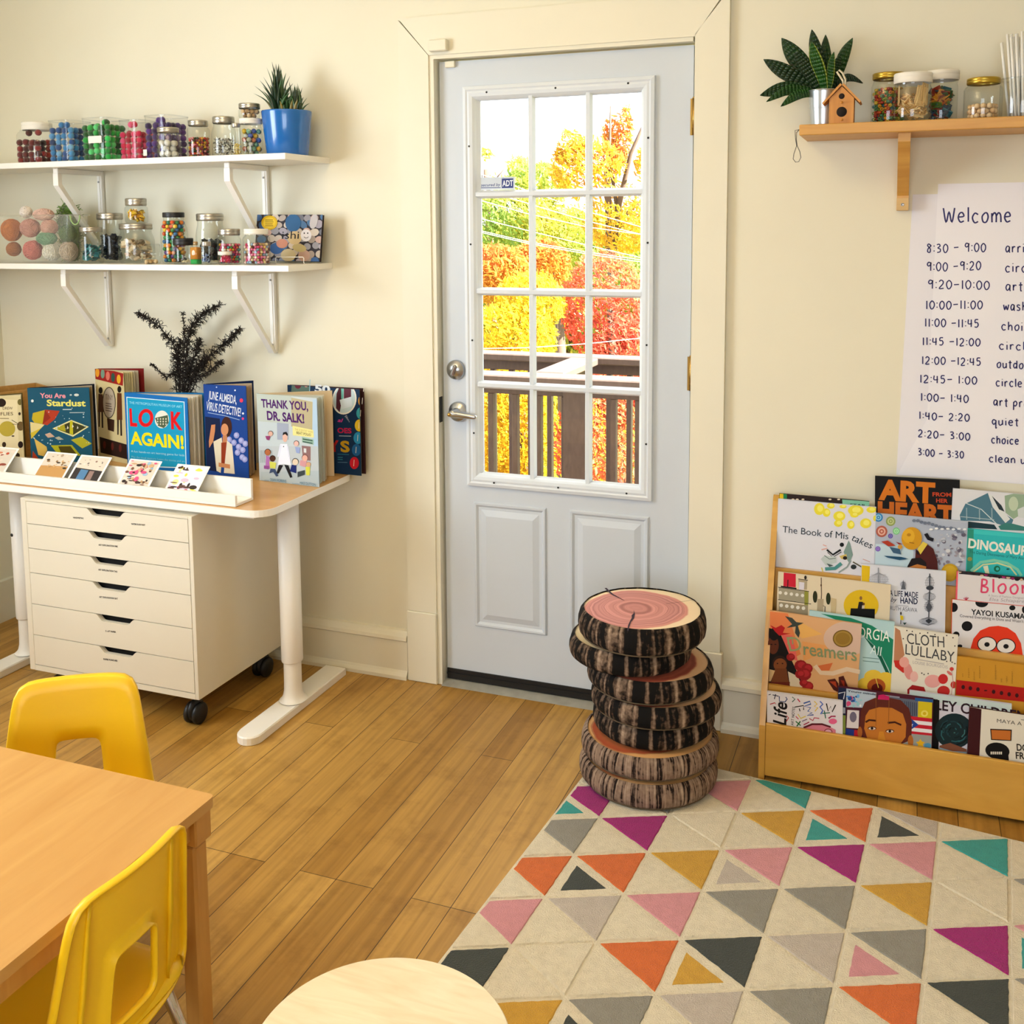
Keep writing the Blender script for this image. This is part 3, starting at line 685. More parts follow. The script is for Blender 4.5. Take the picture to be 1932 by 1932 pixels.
single('cord_loop', ct, mat('grey cord', '#3a3a38', 0.7), 'thin grey cord loop hanging from the left end of the wooden shelf', 'cord')

# ---- desk
m_birch = wood('birch veneer', '#bd8d4c', '#cfa263', 0.35, (2.2, 22, 30), coat=0.1)
DT = .715
DESK = thing('desk', 'white legged desk with a birch top, under the wall shelves', 'desk', (-.95, -.28, 0))
def rrect(x0, x1, y0, y1, r, n=8):
    pts = []
    for cx_, cy_, a0 in ((x1 - r, y0 + r, -90), (x1 - r, y1 - r, 0), (x0 + r, y1 - r, 90), (x0 + r, y0 + r, 180)):
        pts += [(cx_ + r * cos(radians(a0 + 90 * i / n)), cy_ + r * sin(radians(a0 + 90 * i / n))) for i in range(n + 1)]
    return pts
RR = rrect(-1.60, -.313, -.548, -.002, .065)
RI = rrect(-1.5985, -.3145, -.5465, -.0035, .0635)
part(DESK, 'desktop', MB().prism([(x, y, DT - .021) for x, y in RR], (0, 0, .0205)).prism([(x, y, DT - .0005) for x, y in RI], (0, 0, .0003)), m_whitep)
part(DESK, 'veneer_top', MB().prism([(x, y, DT - .0002) for x, y in RI], (0, 0, .0002)), m_birch)
part(DESK, 'underframe', MB().bbox((-1.52, -.520, DT - .0335), (-.372, -.47, DT - .0212), .001).bbox((-1.52, -.09, DT - .033), (-.36, -.05, DT - .0212), .001).bbox((-.40, -.47, DT - .033), (-.36, -.09, DT - .0212), .001).bbox((-1.52, -.47, DT - .033), (-1.48, -.09, DT - .0212), .001), m_whitep)
for lx in (-.392, -1.503):
    ft = MB(); n = 10; yb, yf, hw = -.042, -.585, .040
    pts = [(lx + hw, yb), (lx - hw, yb)] + [(lx - hw * cos(pi * i / n), yf + hw - hw * sin(pi * i / n)) for i in range(n + 1)]
    zp = [(0.0, .002), (.002, .0), (.022, .0), (.026, .003)]
    lay = []
    for z, ins in zp:
        lay.append([(lx + (x - lx) * (1 - ins / hw), y + (ins if y < -.3 else -ins), z + (.012 * (1 - abs(y + .31) / .29) if z > .01 else 0)) for x, y in pts])
    k = len(pts); vs = [p for l in lay for p in l]
    ft.add(vs, [[j * k + i, (j + 1) * k + i, (j + 1) * k + (i + 1) % k, j * k + (i + 1) % k] for j in range(len(lay) - 1) for i in range(k)] + [[i for i in range(k)], [(len(lay) - 1) * k + i for i in range(k)][::-1]])
    foot = part(DESK, 'foot', ft, m_whitep)
    T = Matrix.Translation((lx + .004, -.315, 0)) @ Matrix.Diagonal((1.0, 1.1, 1, 1))
    lg = MB().lathe([(.044, .030), (.037, .036), (.032, .046), (.0285, .062), (.0275, .09), (.0275, .165)], 28, M=T, cap=False)
    lg.lathe([(.0275, .160), (.0325, .160), (.0335, .163), (.0335, DT - .034), (0, DT - .034)], 28, M=T, cap=False)
    leg = part(DESK, 'leg', lg, m_whitep)
    if lx < -1: part(leg, 'cable_hole_dot', MB().lathe([(.006, 0), (.006, .001), (0, .0012)], 12, M=Matrix.Translation((lx - .004, -.315 - .0365, .47)) @ RX), m_black)  # flat black dot paints the shade in the hole

# ---- drawer cabinet
m_cab = mat('white cabinet foil', '#dad3c1', 0.45, var=0.01)
CX0, CX1, CY0, CY1, CZ0, CZ1 = -1.237, -.565, -.56, -.085, .104, .681
CAB = thing('drawer_cabinet', 'white six drawer cabinet on black casters under the desk', 'cabinet', ((CX0 + CX1) / 2, (CY0 + CY1) / 2, 0))
t = .022
part(CAB, 'cabinet_body', MB().bbox((CX0, CY0, CZ0), (CX0 + t, CY1, CZ1), .001).bbox((CX1 - t + .008, CY0, CZ0), (CX1, CY1, CZ1), .001).box((CX0 + t, CY0, CZ0), (CX1 - t + .008, CY1, CZ0 + .018)).box((CX0 + t, CY0, CZ1 - .008), (CX1 - t + .008, CY1, CZ1)).box((CX0 + t, CY1 - .01, CZ0 + .018), (CX1 - t + .008, CY1, CZ1 - .008)), m_cab)
tops = [.6725, .598, .5164, .4347, .3297, .2249, .1235]
m_dark = mat('drawer inside shade', '#15120e', 0.9)
m_ink = mat('black label ink', '#1a1714', 0.6)
dl_txt = [None, 'ART EXPLORATION INK', 'ART EXPLORATION TAG', 'ART EXPLORATION BAT', '5 x 8" PAPER', 'PAPER PUNCHES']
dx0, dx1 = CX0 + t + .0015, CX1 - t + .0065
for k in range(6):
    zt_, zb_ = tops[k] - .0012, tops[k + 1] + .0012
    xc = at(((200.4, 1), (201.5, 1), (202.5, 1), (204, 1), (208, 1), (210, 1))[k][:1] + (1000,), 'y', CY0).x
    hw, hb, hd = .077, .047, .021
    cut = [(xc + hw, 0)]
    for i in range(7):
        s = i / 6; e = s * s * (3 - 2 * s); cut.append((xc + hw - (hw - hb) * s, -hd * e))
    for i in range(7):
        s = 1 - i / 6; e = s * s * (3 - 2 * s); cut.append((xc - hw + (hw - hb) * s, -hd * e))
    pts = [(dx0, CY0, zb_), (dx1, CY0, zb_), (dx1, CY0, zt_)] + [(x, CY0, zt_ + dz) for x, dz in cut] + [(dx0, CY0, zt_)]
    dr = part(CAB, 'drawer', MB().prism(pts, (0, .016, 0)), m_cab)
    part(dr, 'drawer_box', MB().box((dx0 + .01, CY0 + .0165, zb_ + .004), (dx1 - .01, CY0 + .3, zt_ - .03)).box((dx0 + .01, CY0 + .032, zt_ - .03), (dx1 - .01, CY0 + .036, zt_ + .0008)), m_dark)  # near-black box and sheet behind the cut-out paint the shade inside
    tx = MB(); A = Art(tx, (0, CY0, 0), (1, 0, 0), (0, 0, 1), (0, -1, 0)); A.crop(40, 930, 5.52)
    if k == 0:
        A.text('HANDWRITING', (541, 264), (650, 272), 17, '#1a1714', bold=.04); A.text('WATERCOLOR PAINT', (1146, 330), (1293, 343), 17, '#1a1714', bold=.04)
    else:
        q = [(), ((805, 548), (1008, 566)), ((803, 806), (1002, 828)), ((812, 1090), (1008, 1110)), ((878, 1445), (988, 1457)), ((857, 1738), (1003, 1757))][k]
        A.text(dl_txt[k], q[0], q[1], 17, '#1a1714', bold=.04)
    part(dr, 'drawer_label', tx, m_ink)
for cx_, cy_ in ((CX0 + .07, CY0 + .06), (CX1 - .055, CY0 + .05), (CX1 - .055, CY1 - .06), (CX0 + .07, CY1 - .06)):
    cm = MB().lathe([(.012, .075), (.012, CZ0), (0, CZ0)], 14, M=Matrix.Translation((cx_, cy_ + .012, 0)), cap=False).bbox((cx_ - .022, cy_ - .004, CZ0 - .006), (cx_ + .022, cy_ + .03, CZ0 - .0005), .001)
    cm.lathe([(.034, -.006), (.038, .0), (.03, .02), (.012, .026), (0, .026)], 20, M=Matrix.Translation((cx_, cy_, .046)) @ Matrix.Rotation(pi / 2, 4, 'Y') @ Matrix.Diagonal((1, 1, .5, 1)))
    cs = part(CAB, 'caster', cm, m_black)
    for sx in (-1, 1):
        part(cs, 'wheel', MB().lathe([(0, -.009), (.028, -.009), (.033, -.006), (.034, 0), (.033, .006), (.028, .009), (0, .009)], 24, M=Matrix.Translation((cx_ + sx * .0155, cy_, .0345)) @ Matrix.Rotation(pi / 2, 4, 'Y'), cap=False), m_black)

# ---- low table at the front left
m_oak = wood('beech table laminate', '#bb8b4a', '#c99c5a', 0.5, (20, 2.4, 30), detail=8)
m_oakl = wood('beech table leg', '#b98440', '#c8954c', 0.45, (30, 30, 2.4))
TX0, TX1, TY0, TY1, TZ = -.95, .258, -2.17, -1.562, .50
TAB = thing('table', 'low light wood children\'s table with two yellow chairs, front left', 'table', ((TX0 + TX1) / 2, (TY0 + TY1) / 2, 0))
RT = rrect(TX0, TX1, TY0, TY1, .012, 5)
part(TAB, 'tabletop', MB().prism([(x, y, TZ - .02) for x, y in RT], (0, 0, .018)).prism([(TX0 + TX1) / 2 + (x - (TX0 + TX1) / 2) * .998, (TY0 + TY1) / 2 + (y - (TY0 + TY1) / 2) * .997, TZ - .002] for x, y in RT), m_oak) if False else part(TAB, 'tabletop', MB().prism([(x, y, TZ - .02) for x, y in RT], (0, 0, .02)), m_oak)
part(TAB, 'apron', MB().box((TX0 + .06, TY0 + .022, TZ - .065), (TX1 - .05, TY0 + .04, TZ - .0205)).box((TX0 + .06, TY1 - .04, TZ - .065), (TX1 - .05, TY1 - .022, TZ - .0205)).box((TX1 - .035, TY0 + .05, TZ - .065), (TX1 - .018, TY1 - .05, TZ - .0205)), m_oakl)
for lx, ly in ((TX1, TY1), (TX1, TY0), (TX0, TY1), (TX0, TY0)):
    sx = -1 if lx == TX1 else 1; sy = -1 if ly == TY1 else 1
    a = (lx + sx * .006, ly + sy * .006); b = (lx + sx * .052, ly + sy * .052); c = (lx + sx * .012, ly + sy * .012); d = (lx + sx * .05, ly + sy * .05)
    mn = lambda p, q: (min(p[0], q[0]), min(p[1], q[1])); mxx = lambda p, q: (max(p[0], q[0]), max(p[1], q[1]))
    part(TAB, 'leg', MB().bbox((*mn(a, b), TZ - .078), (*mxx(a, b), TZ - .0203), .003).bbox((*mn(c, d), 0), (*mxx(c, d), TZ - .0785), .005), m_oakl)

# ---- yellow school chairs
m_yel = mat('yellow moulded plastic', '#f0c212', 0.42, bump=0.06, bscale=700, coat=0.0)
m_chrome = mat('chrome tube', '#d8d8d8', 0.12, metal=1.0)
CH = thing('chair', 'yellow plastic children\'s chair facing us across the table, nearest the drawer cabinet', 'chair', (-.158, -1.512, 0), radians(213), 'yellow children\'s chairs')
def rloop(wb, wt, z0, z1, r, n):
    """rounded trapezoid loop sampled evenly by angle from its middle"""
    zc = (z0 + z1) / 2; hz = (z1 - z0) / 2; out = []
    for i in range(n):
        a = 2 * pi * i / n; cs, sn = cos(a), sin(a); p = r
        k = 1 / (abs(cs) ** p + abs(sn) ** p) ** (1 / p); z = zc + sn * k * hz; f = (z - z0) / (z1 - z0)
        out.append((cs * k * (wb + (wt - wb) * f), z))
    return out
def backpt(x, z):
    s = (z - .26) / .30
    return V3((x, -.155 - .022 * s - .008 * s * s + 1.7 * x * x * (.75 - .1 * s), z))
N_ = 64; inner = rloop(.056, .048, .300, .428, 7, N_); outer = rloop(.164, .122, .262, .558, 9, N_)
bm_ = MB(); vs = []; nr = 5
for j in range(nr + 1):
    f = j / nr
    for (xi, zi), (xo, zo) in zip(inner, outer): vs.append(backpt(xi + (xo - xi) * f, zi + (zo - zi) * f))
# rolled rim: outer and inner lips turned back
for (xo, zo) in outer: vs.append(backpt(xo * 1.012, .41 + (zo - .41) * 1.012) + V3((0, -.006, 0)))
for (xo, zo) in outer: vs.append(backpt(xo * 1.008, .41 + (zo - .41) * 1.008) + V3((0, -.016, 0)))
for (xi, zi) in inner: vs.append(backpt(xi, zi) + V3((0, -.012, 0)))
fs = [[j * N_ + i, (j + 1) * N_ + i, (j + 1) * N_ + (i + 1) % N_, j * N_ + (i + 1) % N_] for j in range(nr + 2) for i in range(N_)]
fs += [[(nr + 3) * N_ + i, i, (i + 1) % N_, (nr + 3) * N_ + (i + 1) % N_] for i in range(N_)]
bm_.add(vs, fs, 0, None, True)
for sx in (-1, 1):                             # stiffening ribs on the rear
    rib = [backpt(sx * (.092 + .012 * (1 - k / 9)), .275 + .27 * k / 9) for k in range(10)]
    bm_.add([p + V3((-.0015, 0, 0)) for p in rib] + [p + V3((0, -.011 + .006 * abs(i - 4.5) / 4.5, 0)) for i, p in enumerate(rib)] + [p + V3((.0015, 0, 0)) for p in rib],
            [[i, i + 1, 10 + i + 1, 10 + i] for i in range(9)] + [[10 + i, 10 + i + 1, 20 + i + 1, 20 + i] for i in range(9)], 0, None, True)
ob = part(CH, 'backrest', bm_, m_yel, local=True)
md = ob.modifiers.new('thickness', 'SOLIDIFY'); md.thickness = .0035; md.offset = 0
st_ = MB(); sv = []; nu, nv = 17, 17
for j in range(nv):
    for i in range(nu):
        a = 2 * i / (nu - 1) - 1; b = 2 * j / (nv - 1) - 1
        m_ = (abs(a) ** 8 + abs(b) ** 8) ** (1 / 8) / max(abs(a), abs(b), 1e-6) if max(abs(a), abs(b)) > 0 else 1
        x = a / m_ * .158; y = .010 + b / m_ * .170
        z = .272 + .016 * abs(a) ** 3 - .03 * max(0, b - .4) ** 2 + .012 * max(0, -b - .5)
        if max(abs(a), abs(b)) > .99: z -= .012
        sv.append((x, y, z))
st_.add(sv, [[j * nu + i, j * nu + i + 1, (j + 1) * nu + i + 1, (j + 1) * nu + i] for j in range(nv - 1) for i in range(nu - 1)], 0, None, True)
ob = part(CH, 'seat', st_, m_yel, local=True); md = ob.modifiers.new('thickness', 'SOLIDIFY'); md.thickness = .004; md.offset = -1
for sx in (-1, 1):
    f = MB().tube([(sx * .118, -.125, .262), (sx * .12, -.10, .258), (sx * .12, .10, .256), (sx * .12, .118, .25)], .0095, 12)
    part(CH, 'frame_rail', f, m_chrome, local=True)
    for pts in ([(sx * .12, .10, .252), (sx * .123, .122, .245), (sx * .13, .135, .22), (sx * .15, .165, .012)], [(sx * .12, -.085, .252), (sx * .123, -.105, .245), (sx * .13, -.122, .22), (sx * .152, -.195, .012)]):
        lg = part(CH, 'leg', MB().tube(pts, .0105, 14), m_chrome, local=True)
        e = V3(pts[-1]); part(lg, 'foot_cap', MB().lathe([(.013, 0), (.014, .004), (.013, .022), (.0108, .026)], 14, M=Matrix.Translation((e.x, e.y, 0))), m_black, local=True)
dup(CH, (.142, -1.850, 0), radians(90), 'yellow plastic children\'s chair seen from behind, nearest the camera at the table\'s right end')

# ---- round stool
m_ply = wood('pale birch plywood', '#dccaa8', '#e9dcc0', 0.38, (5, 34, 30), detail=4, dist=2.0, coat=0.15)
m_plye = wood('plywood edge', '#b89a68', '#dcc79d', 0.5, (4, 4, 260))
SX, SY, SZ, SR = .800, -1.937, .45, .1757
STO = thing('stool', 'round pale birch plywood stool at the bottom edge', 'stool', (SX, SY, 0))
T = Matrix.Translation((SX, SY, 0))
part(STO, 'seat', MB().lathe([(SR - .0012, SZ - .018), (SR, SZ - .0165), (SR, SZ - .0015), (SR - .0015, SZ)], 96, M=T), m_ply)
for k in range(4):
    a = radians(45 + 90 * k); M = T @ Matrix.Rotation(a, 4, 'Z'); pr = []
    cen = [(.02, SZ - .023), (.09, SZ - .023), (.118, SZ - .027), (.130, SZ - .045), (.137, SZ - .08), (.176, .0155)]
    lg = MB(); vs = []
    for i, (r, z) in enumerate(cen):
        a_, b_ = cen[max(i - 1, 0)], cen[min(i + 1, 5)]; tx, tz = b_[0] - a_[0], b_[1] - a_[1]; l = hypot(tx, tz); nx, nz = -tz / l * .0045, tx / l * .0045
        for sy in (-.026, .026): vs += [M @ V3((r + nx, sy, z + nz)), M @ V3((r - nx, sy, z - nz))]
    fs = []
    for i in range(5):
        o = i * 4; fs += [[o, o + 4, o + 6, o + 2], [o + 1, o + 3, o + 7, o + 5], [o, o + 1, o + 5, o + 4], [o + 2, o + 6, o + 7, o + 3]]
    fs += [[0, 2, 3, 1], [20, 21, 23, 22]]
    part(STO, 'leg', lg.add(vs, fs), m_ply)

# ---- log slice cushions
def bark_mat(name, ramp, freq, zs, dist):
    m, nt, b = nmat(name); N = nt.nodes; L = nt.links
    tc = N.new('ShaderNodeTexCoord'); sp = N.new('ShaderNodeSeparateXYZ'); L.new(tc.outputs['Object'], sp.inputs[0])
    an = N.new('ShaderNodeMath'); an.operation = 'ARCTAN2'; ng = N.new('ShaderNodeMath'); ng.operation = 'MULTIPLY'; ng.inputs[1].default_value = -1
    L.new(sp.outputs['Y'], ng.inputs[0]); L.new(sp.outputs['X'], an.inputs[0]); L.new(ng.outputs[0], an.inputs[1])
    cb = N.new('ShaderNodeCombineXYZ'); s1 = N.new('ShaderNodeMath'); s1.operation = 'MULTIPLY'; s1.inputs[1].default_value = freq; L.new(an.outputs[0], s1.inputs[0])
    s2 = N.new('ShaderNodeMath'); s2.operation = 'MULTIPLY'; s2.inputs[1].default_value = zs; L.new(sp.outputs['Z'], s2.inputs[0])
    L.new(s1.outputs[0], cb.inputs[0]); L.new(s2.outputs[0], cb.inputs[1])
    n = N.new('ShaderNodeTexNoise'); n.inputs['Scale'].default_value = 1.0; n.inputs['Detail'].default_value = 2; n.inputs['Distortion'].default_value = dist; L.new(cb.outputs[0], n.inputs['Vector'])
    n2 = N.new('ShaderNodeTexNoise'); n2.inputs['Scale'].default_value = 90; n2.inputs['Detail'].default_value = 6; L.new(tc.outputs['Object'], n2.inputs['Vector'])
    ad = N.new('ShaderNodeMath'); ad.operation = 'MULTIPLY_ADD'; ad.inputs[1].default_value = 0.32; L.new(n2.outputs['Fac'], ad.inputs[0]); L.new(n.outputs['Fac'], ad.inputs[2])
    r = N.new('ShaderNodeValToRGB'); els = r.color_ramp.elements
    while len(els) < len(ramp): els.new(0.5)
    for e, (p, c) in zip(els, ramp): e.position = p; e.color = (*lin(c), 1)
    L.new(ad.outputs[0], r.inputs[0]); L.new(r.outputs[0], b.inputs['Base Color']); b.inputs['Roughness'].default_value = 0.85
    b.inputs['Specular IOR Level'].default_value = 0.2
    return m
m_barkd = bark_mat('dark printed bark', [(.0, '#070504'), (.65, '#0b0806'), (.70, '#3a2c22'), (.80, '#786352'), (.95, '#b8a088')], 8.5, 5, .45)
m_barkl = bark_mat('brown printed bark', [(.0, '#120b08'), (.575, '#1d130f'), (.62, '#6f5a4d'), (.74, '#86705f'), (.95, '#ab9683')], 26, 8, .7)
def ring_mat(name, ramp, scale, off):
    m, nt, b = nmat(name); N = nt.nodes; L = nt.links
    tc = N.new('ShaderNodeTexCoord'); mp = N.new('ShaderNodeMapping'); mp.inputs['Location'].default_value = off; L.new(tc.outputs['Object'], mp.inputs[0])
    n = N.new('ShaderNodeTexNoise'); n.inputs['Scale'].default_value = 9; n.inputs['Detail'].default_value = 3; L.new(tc.outputs['Object'], n.inputs['Vector'])
    sb = N.new('ShaderNodeVectorMath'); sb.operation = 'MULTIPLY_ADD'; sb.inputs[1].default_value = (.03, .03, 0); L.new(n.outputs['Color'], sb.inputs[0]); L.new(mp.outputs[0], sb.inputs[2])
    ln = N.new('ShaderNodeVectorMath'); ln.operation = 'LENGTH'; L.new(sb.outputs[0], ln.inputs[0])
    # base colour by radius
    r = N.new('ShaderNodeValToRGB'); els = r.color_ramp.elements
    while len(els) < len(ramp): els.new(0.5)
    for e, (p, c) in zip(els, ramp): e.position = p; e.color = (*lin(c), 1)
    k = N.new('ShaderNodeMath'); k.operation = 'MULTIPLY'; k.inputs[1].default_value = 1 / .19; L.new(ln.outputs['Value'], k.inputs[0]); L.new(k.outputs[0], r.inputs[0])
    # growth rings
    c1 = N.new('ShaderNodeCombineXYZ'); k2 = N.new('ShaderNodeMath'); k2.operation = 'MULTIPLY'; k2.inputs[1].default_value = scale; L.new(ln.outputs['Value'], k2.inputs[0]); L.new(k2.outputs[0], c1.inputs[0])
    n2 = N.new('ShaderNodeTexNoise'); n2.inputs['Scale'].default_value = 1.0; n2.inputs['Detail'].default_value = 3; L.new(c1.outputs[0], n2.inputs['Vector'])
    r2 = N.new('ShaderNodeValToRGB'); r2.color_ramp.elements[0].position = .36; r2.color_ramp.elements[0].color = (.52, .42, .42, 1); r2.color_ramp.elements[1].position = .58
    L.new(n2.outputs['Fac'], r2.inputs[0])
    mk = N.new('ShaderNodeMath'); mk.operation = 'LESS_THAN'; mk.inputs[1].default_value = .83; L.new(k.outputs[0], mk.inputs[0])
    fm = N.new('ShaderNodeMath'); fm.operation = 'MULTIPLY'; fm.inputs[1].default_value = .95; L.new(mk.outputs[0], fm.inputs[0])
    mx = N.new('ShaderNodeMix'); mx.data_type = 'RGBA'; mx.blend_type = 'MULTIPLY'; L.new(fm.outputs[0], mx.inputs[0]); L.new(r.outputs[0], mx.inputs[6]); L.new(r2.outputs[0], mx.inputs[7])
    L.new(mx.outputs[2], b.inputs['Base Color']); b.inputs['Roughness'].default_value = 0.8
    return m
m_pink = ring_mat('pink wood ring print', [(0, '#d39a86'), (.3, '#c9877c'), (.75, '#cf9089'), (.83, '#c88478'), (.85, '#e6cdaa'), (1, '#ead6b4')], 120, (-.0, .0, 0))
m_redr = ring_mat('red wood ring print', [(0, '#b9694f'), (.5, '#b6664e'), (.82, '#b8593f'), (.85, '#dcae82'), (1, '#e0b98c')], 70, (0, 0, 0))
m_pale = ring_mat('pale wood print', [(0, '#d8c39a'), (.8, '#d8c39a'), (1, '#dccaa2')], 10, (0, 0, 0))
m_orng = ring_mat('orange wood print', [(0, '#b06a3e'), (.6, '#b8743f'), (.8, '#b7522a'), (.83, '#cf9c62'), (1, '#d2a26a')], 14, (0, 0, 0))
m_crack = mat('printed crack', '#2a1626', 0.9)
m_pipe = mat('seam piping', '#5e4d36', 0.8)
CU = [ # x, y, z0, thickness, radius, bark, top, label, tilt
    (.791, -.356, .0135, .070, .192, m_barkl, m_orng, 'brown ribbed log slice cushion at the very bottom of the stack, on the rug corner', 0),
    (.790, -.345, .085, .066, .191, m_barkl, m_orng, 'brown ribbed log slice cushion with an orange top, second from the bottom', 0),
    (.798, -.332, .1525, .066, .169, m_barkd, m_redr, 'dark bark log slice cushion resting on the orange-topped brown one', 0),
    (.806, -.338, .220, .064, .180, m_barkd, m_redr, 'dark bark log slice cushion in the middle of the stack, under the tilted red-ringed one', 0),
    (.790, -.343, .2855, .066, .174, m_barkd, m_redr, 'dark bark log slice cushion with red rings showing at its right', 0),
    (.735, -.348, .353, .066, .169, m_barkd, m_pale, 'dark bark log slice cushion pushed left, a pale rim showing under the top one', 0),
    (.771, -.357, .421, .078, .176, m_barkd, m_pink, 'topmost log slice cushion with pink growth rings and a dark crack', 0)]
for k, (x, y, z0, th, r, bmk, tmk, lb, tl) in enumerate(CU):
    c = thing('log_cushion', lb, 'cushion', (x, y, z0), 0, 'stack of log slice cushions')
    rc = random.Random(k)
    prof = [(.80, 0), (.93, .006), (.985, .16 * th + .004), (1.0, .42 * th), (.995, .62 * th), (.965, .86 * th), (.925, .975 * th), (.905, .995 * th)]
    ph = rc.uniform(0, 6); seg = 96
    wob = lambda a, amp: 1 + amp * (sin(3 * a + ph) * .5 + sin(5 * a + ph * 2) * .3 + sin(17 * a + ph * 3) * .18)
    vs = []; 
    for rr_, z in prof:
        for i in range(seg):
            a = 2 * pi * i / seg; q = r * rr_ * wob(a, .012); vs.append((q * cos(a), q * sin(a), z))
    sd = MB().add(vs, [[j * seg + i, j * seg + (i + 1) % seg, (j + 1) * seg + (i + 1) % seg, (j + 1) * seg + i] for j in range(len(prof) - 1) for i in range(seg)] + [list(range(seg))[::-1]], 0, None, True)
    o = part(c, 'bark_side', sd, bmk, local=True)
    tv = [(0, 0, th + .001)]
    for f, z in ((.3, .0008), (.6, .0003), (.85, -.0008), (1.0, -.0045 * th / .07)):
        for i in range(seg):
            a = 2 * pi * i / seg; q = r * .912 * f * wob(a, .012 if f < 1 else .03); tv.append((q * cos(a), q * sin(a), th + z))
    fs = [[0, 1 + i, 1 + (i + 1) % seg] for i in range(seg)]
    for j in range(3): fs += [[1 + j * seg + i, 1 + (j + 1) * seg + i, 1 + (j + 1) * seg + (i + 1) % seg, 1 + j * seg + (i + 1) % seg] for i in range(seg)]
    tf = MB().add(tv, fs, 0, None, True); tm = [tmk]
    part(c, 'ring_top', tf, tm, local=True)
    if k in (0, 1, 3, 4, 6):
        part(c, 'piping', MB().tube([(r * .932 * wob(2 * pi * i / 72, .012) * cos(2 * pi * i / 72), r * .932 * wob(2 * pi * i / 72, .012) * sin(2 * pi * i / 72), .0055) for i in range(72)], .0022, 6, closed=True), m_pipe, local=True)
    if k == 6:
        ck = MB(); s4 = 4.025
        A = Art(ck, (x, y, z0 + th + .0012), (1, 0, 0), (0, 1, 0), (0, 0, 1), lift=.0002); A.crop(1040, 1080, s4)
        A.poly([(627, 285), (636, 318), (628, 348), (606, 375), (592, 415), (585, 447), (577, 440), (584, 400), (600, 365), (612, 345), (610, 325), (626, 312)], None)
        A.poly([(405, 120), (420, 118), (470, 165), (560, 215), (540, 208), (455, 165), (425, 140)], None)
        A.line([(870, 238), (960, 228), (1080, 208)], 4, None)
        part(c, 'crack', ck, m_crack)

# ================================================================== JARS AND SHELF THINGS
g_jar = glass('clear jar glass', (0.95, 0.97, 0.96), 1.3, 0.03)
g_plas = glass('clear plastic', (0.95, 0.96, 0.97), 1.0, 0.06)
m_tin = mat('tin lid', '#b4b0a6', 0.3, metal=0.9)
m_gold = mat('gold lid', '#b79a3c', 0.3, metal=0.85)
m_lidw = mat('white plastic lid', '#e4e0d6', 0.45)
m_lidb = mat('black lid', '#17171a', 0.4)
m_bead = attr_mat('painted beads', 0.4)
m_felt = attr_mat('fuzzy pom-pom', 1.0, bump=0.6, bscale=500, sheen=0.4)
LIDS = {'tin': m_tin, 'gold': m_gold, 'white': m_lidw, 'black': m_lidb}
rj = random.Random(11)
def jar(cxp, bpx, z, y, wpx, hpx, label, lid='tin', lidh=10, lidw=None, kind='round', sq=0.0, name='jar', mg=None, sticker=None, open_top=False, neck=.86):
    """a jar standing at photo column cxp on height z, depth y; returns root, x, radius, body height, scale"""
    P = at((cxp, bpx), 'y', y); k = ppm(P); x = P.x; r = wpx * k / 2; h = hpx * k; lh = lidh * k; lr = (lidw or wpx * .9) * k / 2
    root = thing(name, label, 'tub' if name == 'tub' else 'jar', (x, y, z + .0005), 0, None)
    if sq: r *= .94
    T = Matrix.Translation((x, y, z + .0005)); hb = h - (0 if open_top else lh)
    seg = 40 if sq else 30
    if open_top: prof = [(0, .001), (r * .9, .0005), (r * .97, .004), (r, .012), (r, hb - .006), (r * 1.02, hb - .004), (r * 1.02, hb)]
    elif kind == 'mason': prof = [(0, .001), (r * .86, .0005), (r * .97, .006), (r, .016), (r, hb * .66), (r * .94, hb * .78), (lr * .93, hb * .9), (lr * .93, hb)]
    else: prof = [(0, .001), (r * .88, .0005), (r * .97, .004), (r, .012), (r, hb * .84), (r * .93, hb * .91), (lr * .93, hb * .95), (lr * .93, hb)]
    part(root, 'glass_body' if name != 'tub' else 'tub_body', MB().lathe(prof, seg, M=T, cap=False, sq=sq), mg or g_jar)
    if not open_top:
        lp_ = [(lr * .96, hb - lh * .05), (lr, hb + lh * .05), (lr, hb + lh * .45), (lr * .985, hb + lh * .5), (lr, hb + lh * .55), (lr, hb + lh * .9), (lr * .95, hb + lh), (0, hb + lh)]
        part(root, 'lid', MB().lathe(lp_, 32, M=T, cap=False), LIDS[lid])
    else:
        part(root, 'rim', MB().lathe([(r * 1.035, hb - .003), (r * 1.035, hb + .001), (r * .99, hb + .001), (r * .99, hb - .003), (r * 1.035, hb - .003)], seg, M=T, cap=False, sq=sq), g_plas)
    if sticker:
        sx, sz, sw, sh, c = sticker
        part(root, 'sticker', MB().box((x + sx * r - sw * r, y - r * 1.02 - .0012, z + sz * hb), (x + sx * r + sw * r, y - r * 1.02, z + sz * hb + sh * hb), c=None), mat('paper label', '#e3e0d4', .6))
    return root, x, r, hb, k
def spots(x, y, z, r, h, d, sq=False, tries=1.0):
    """layered random packing of balls of diameter d in a round or square jar"""
    out = []; zz = z + d * .52; lay = 0
    while zz + d * .3 < z + h:
        n = int(2 * r / d) + 1; off = (lay % 2) * .5
        for i in range(-n, n + 1):
            for j in range(-n, n + 1):
                px, py = (i + off + (j % 2) * .5) * d * 1.03, (j + off * .6) * d * .9
                ok = max(abs(px), abs(py)) < r - d * .52 if sq else hypot(px, py) < r - d * .52
                if ok: out.append((x + px + rj.uniform(-.04, .04) * d, y + py + rj.uniform(-.03, .03) * d, zz + rj.uniform(-.05, .05) * d))
        zz += d * .84; lay += 1
    return out
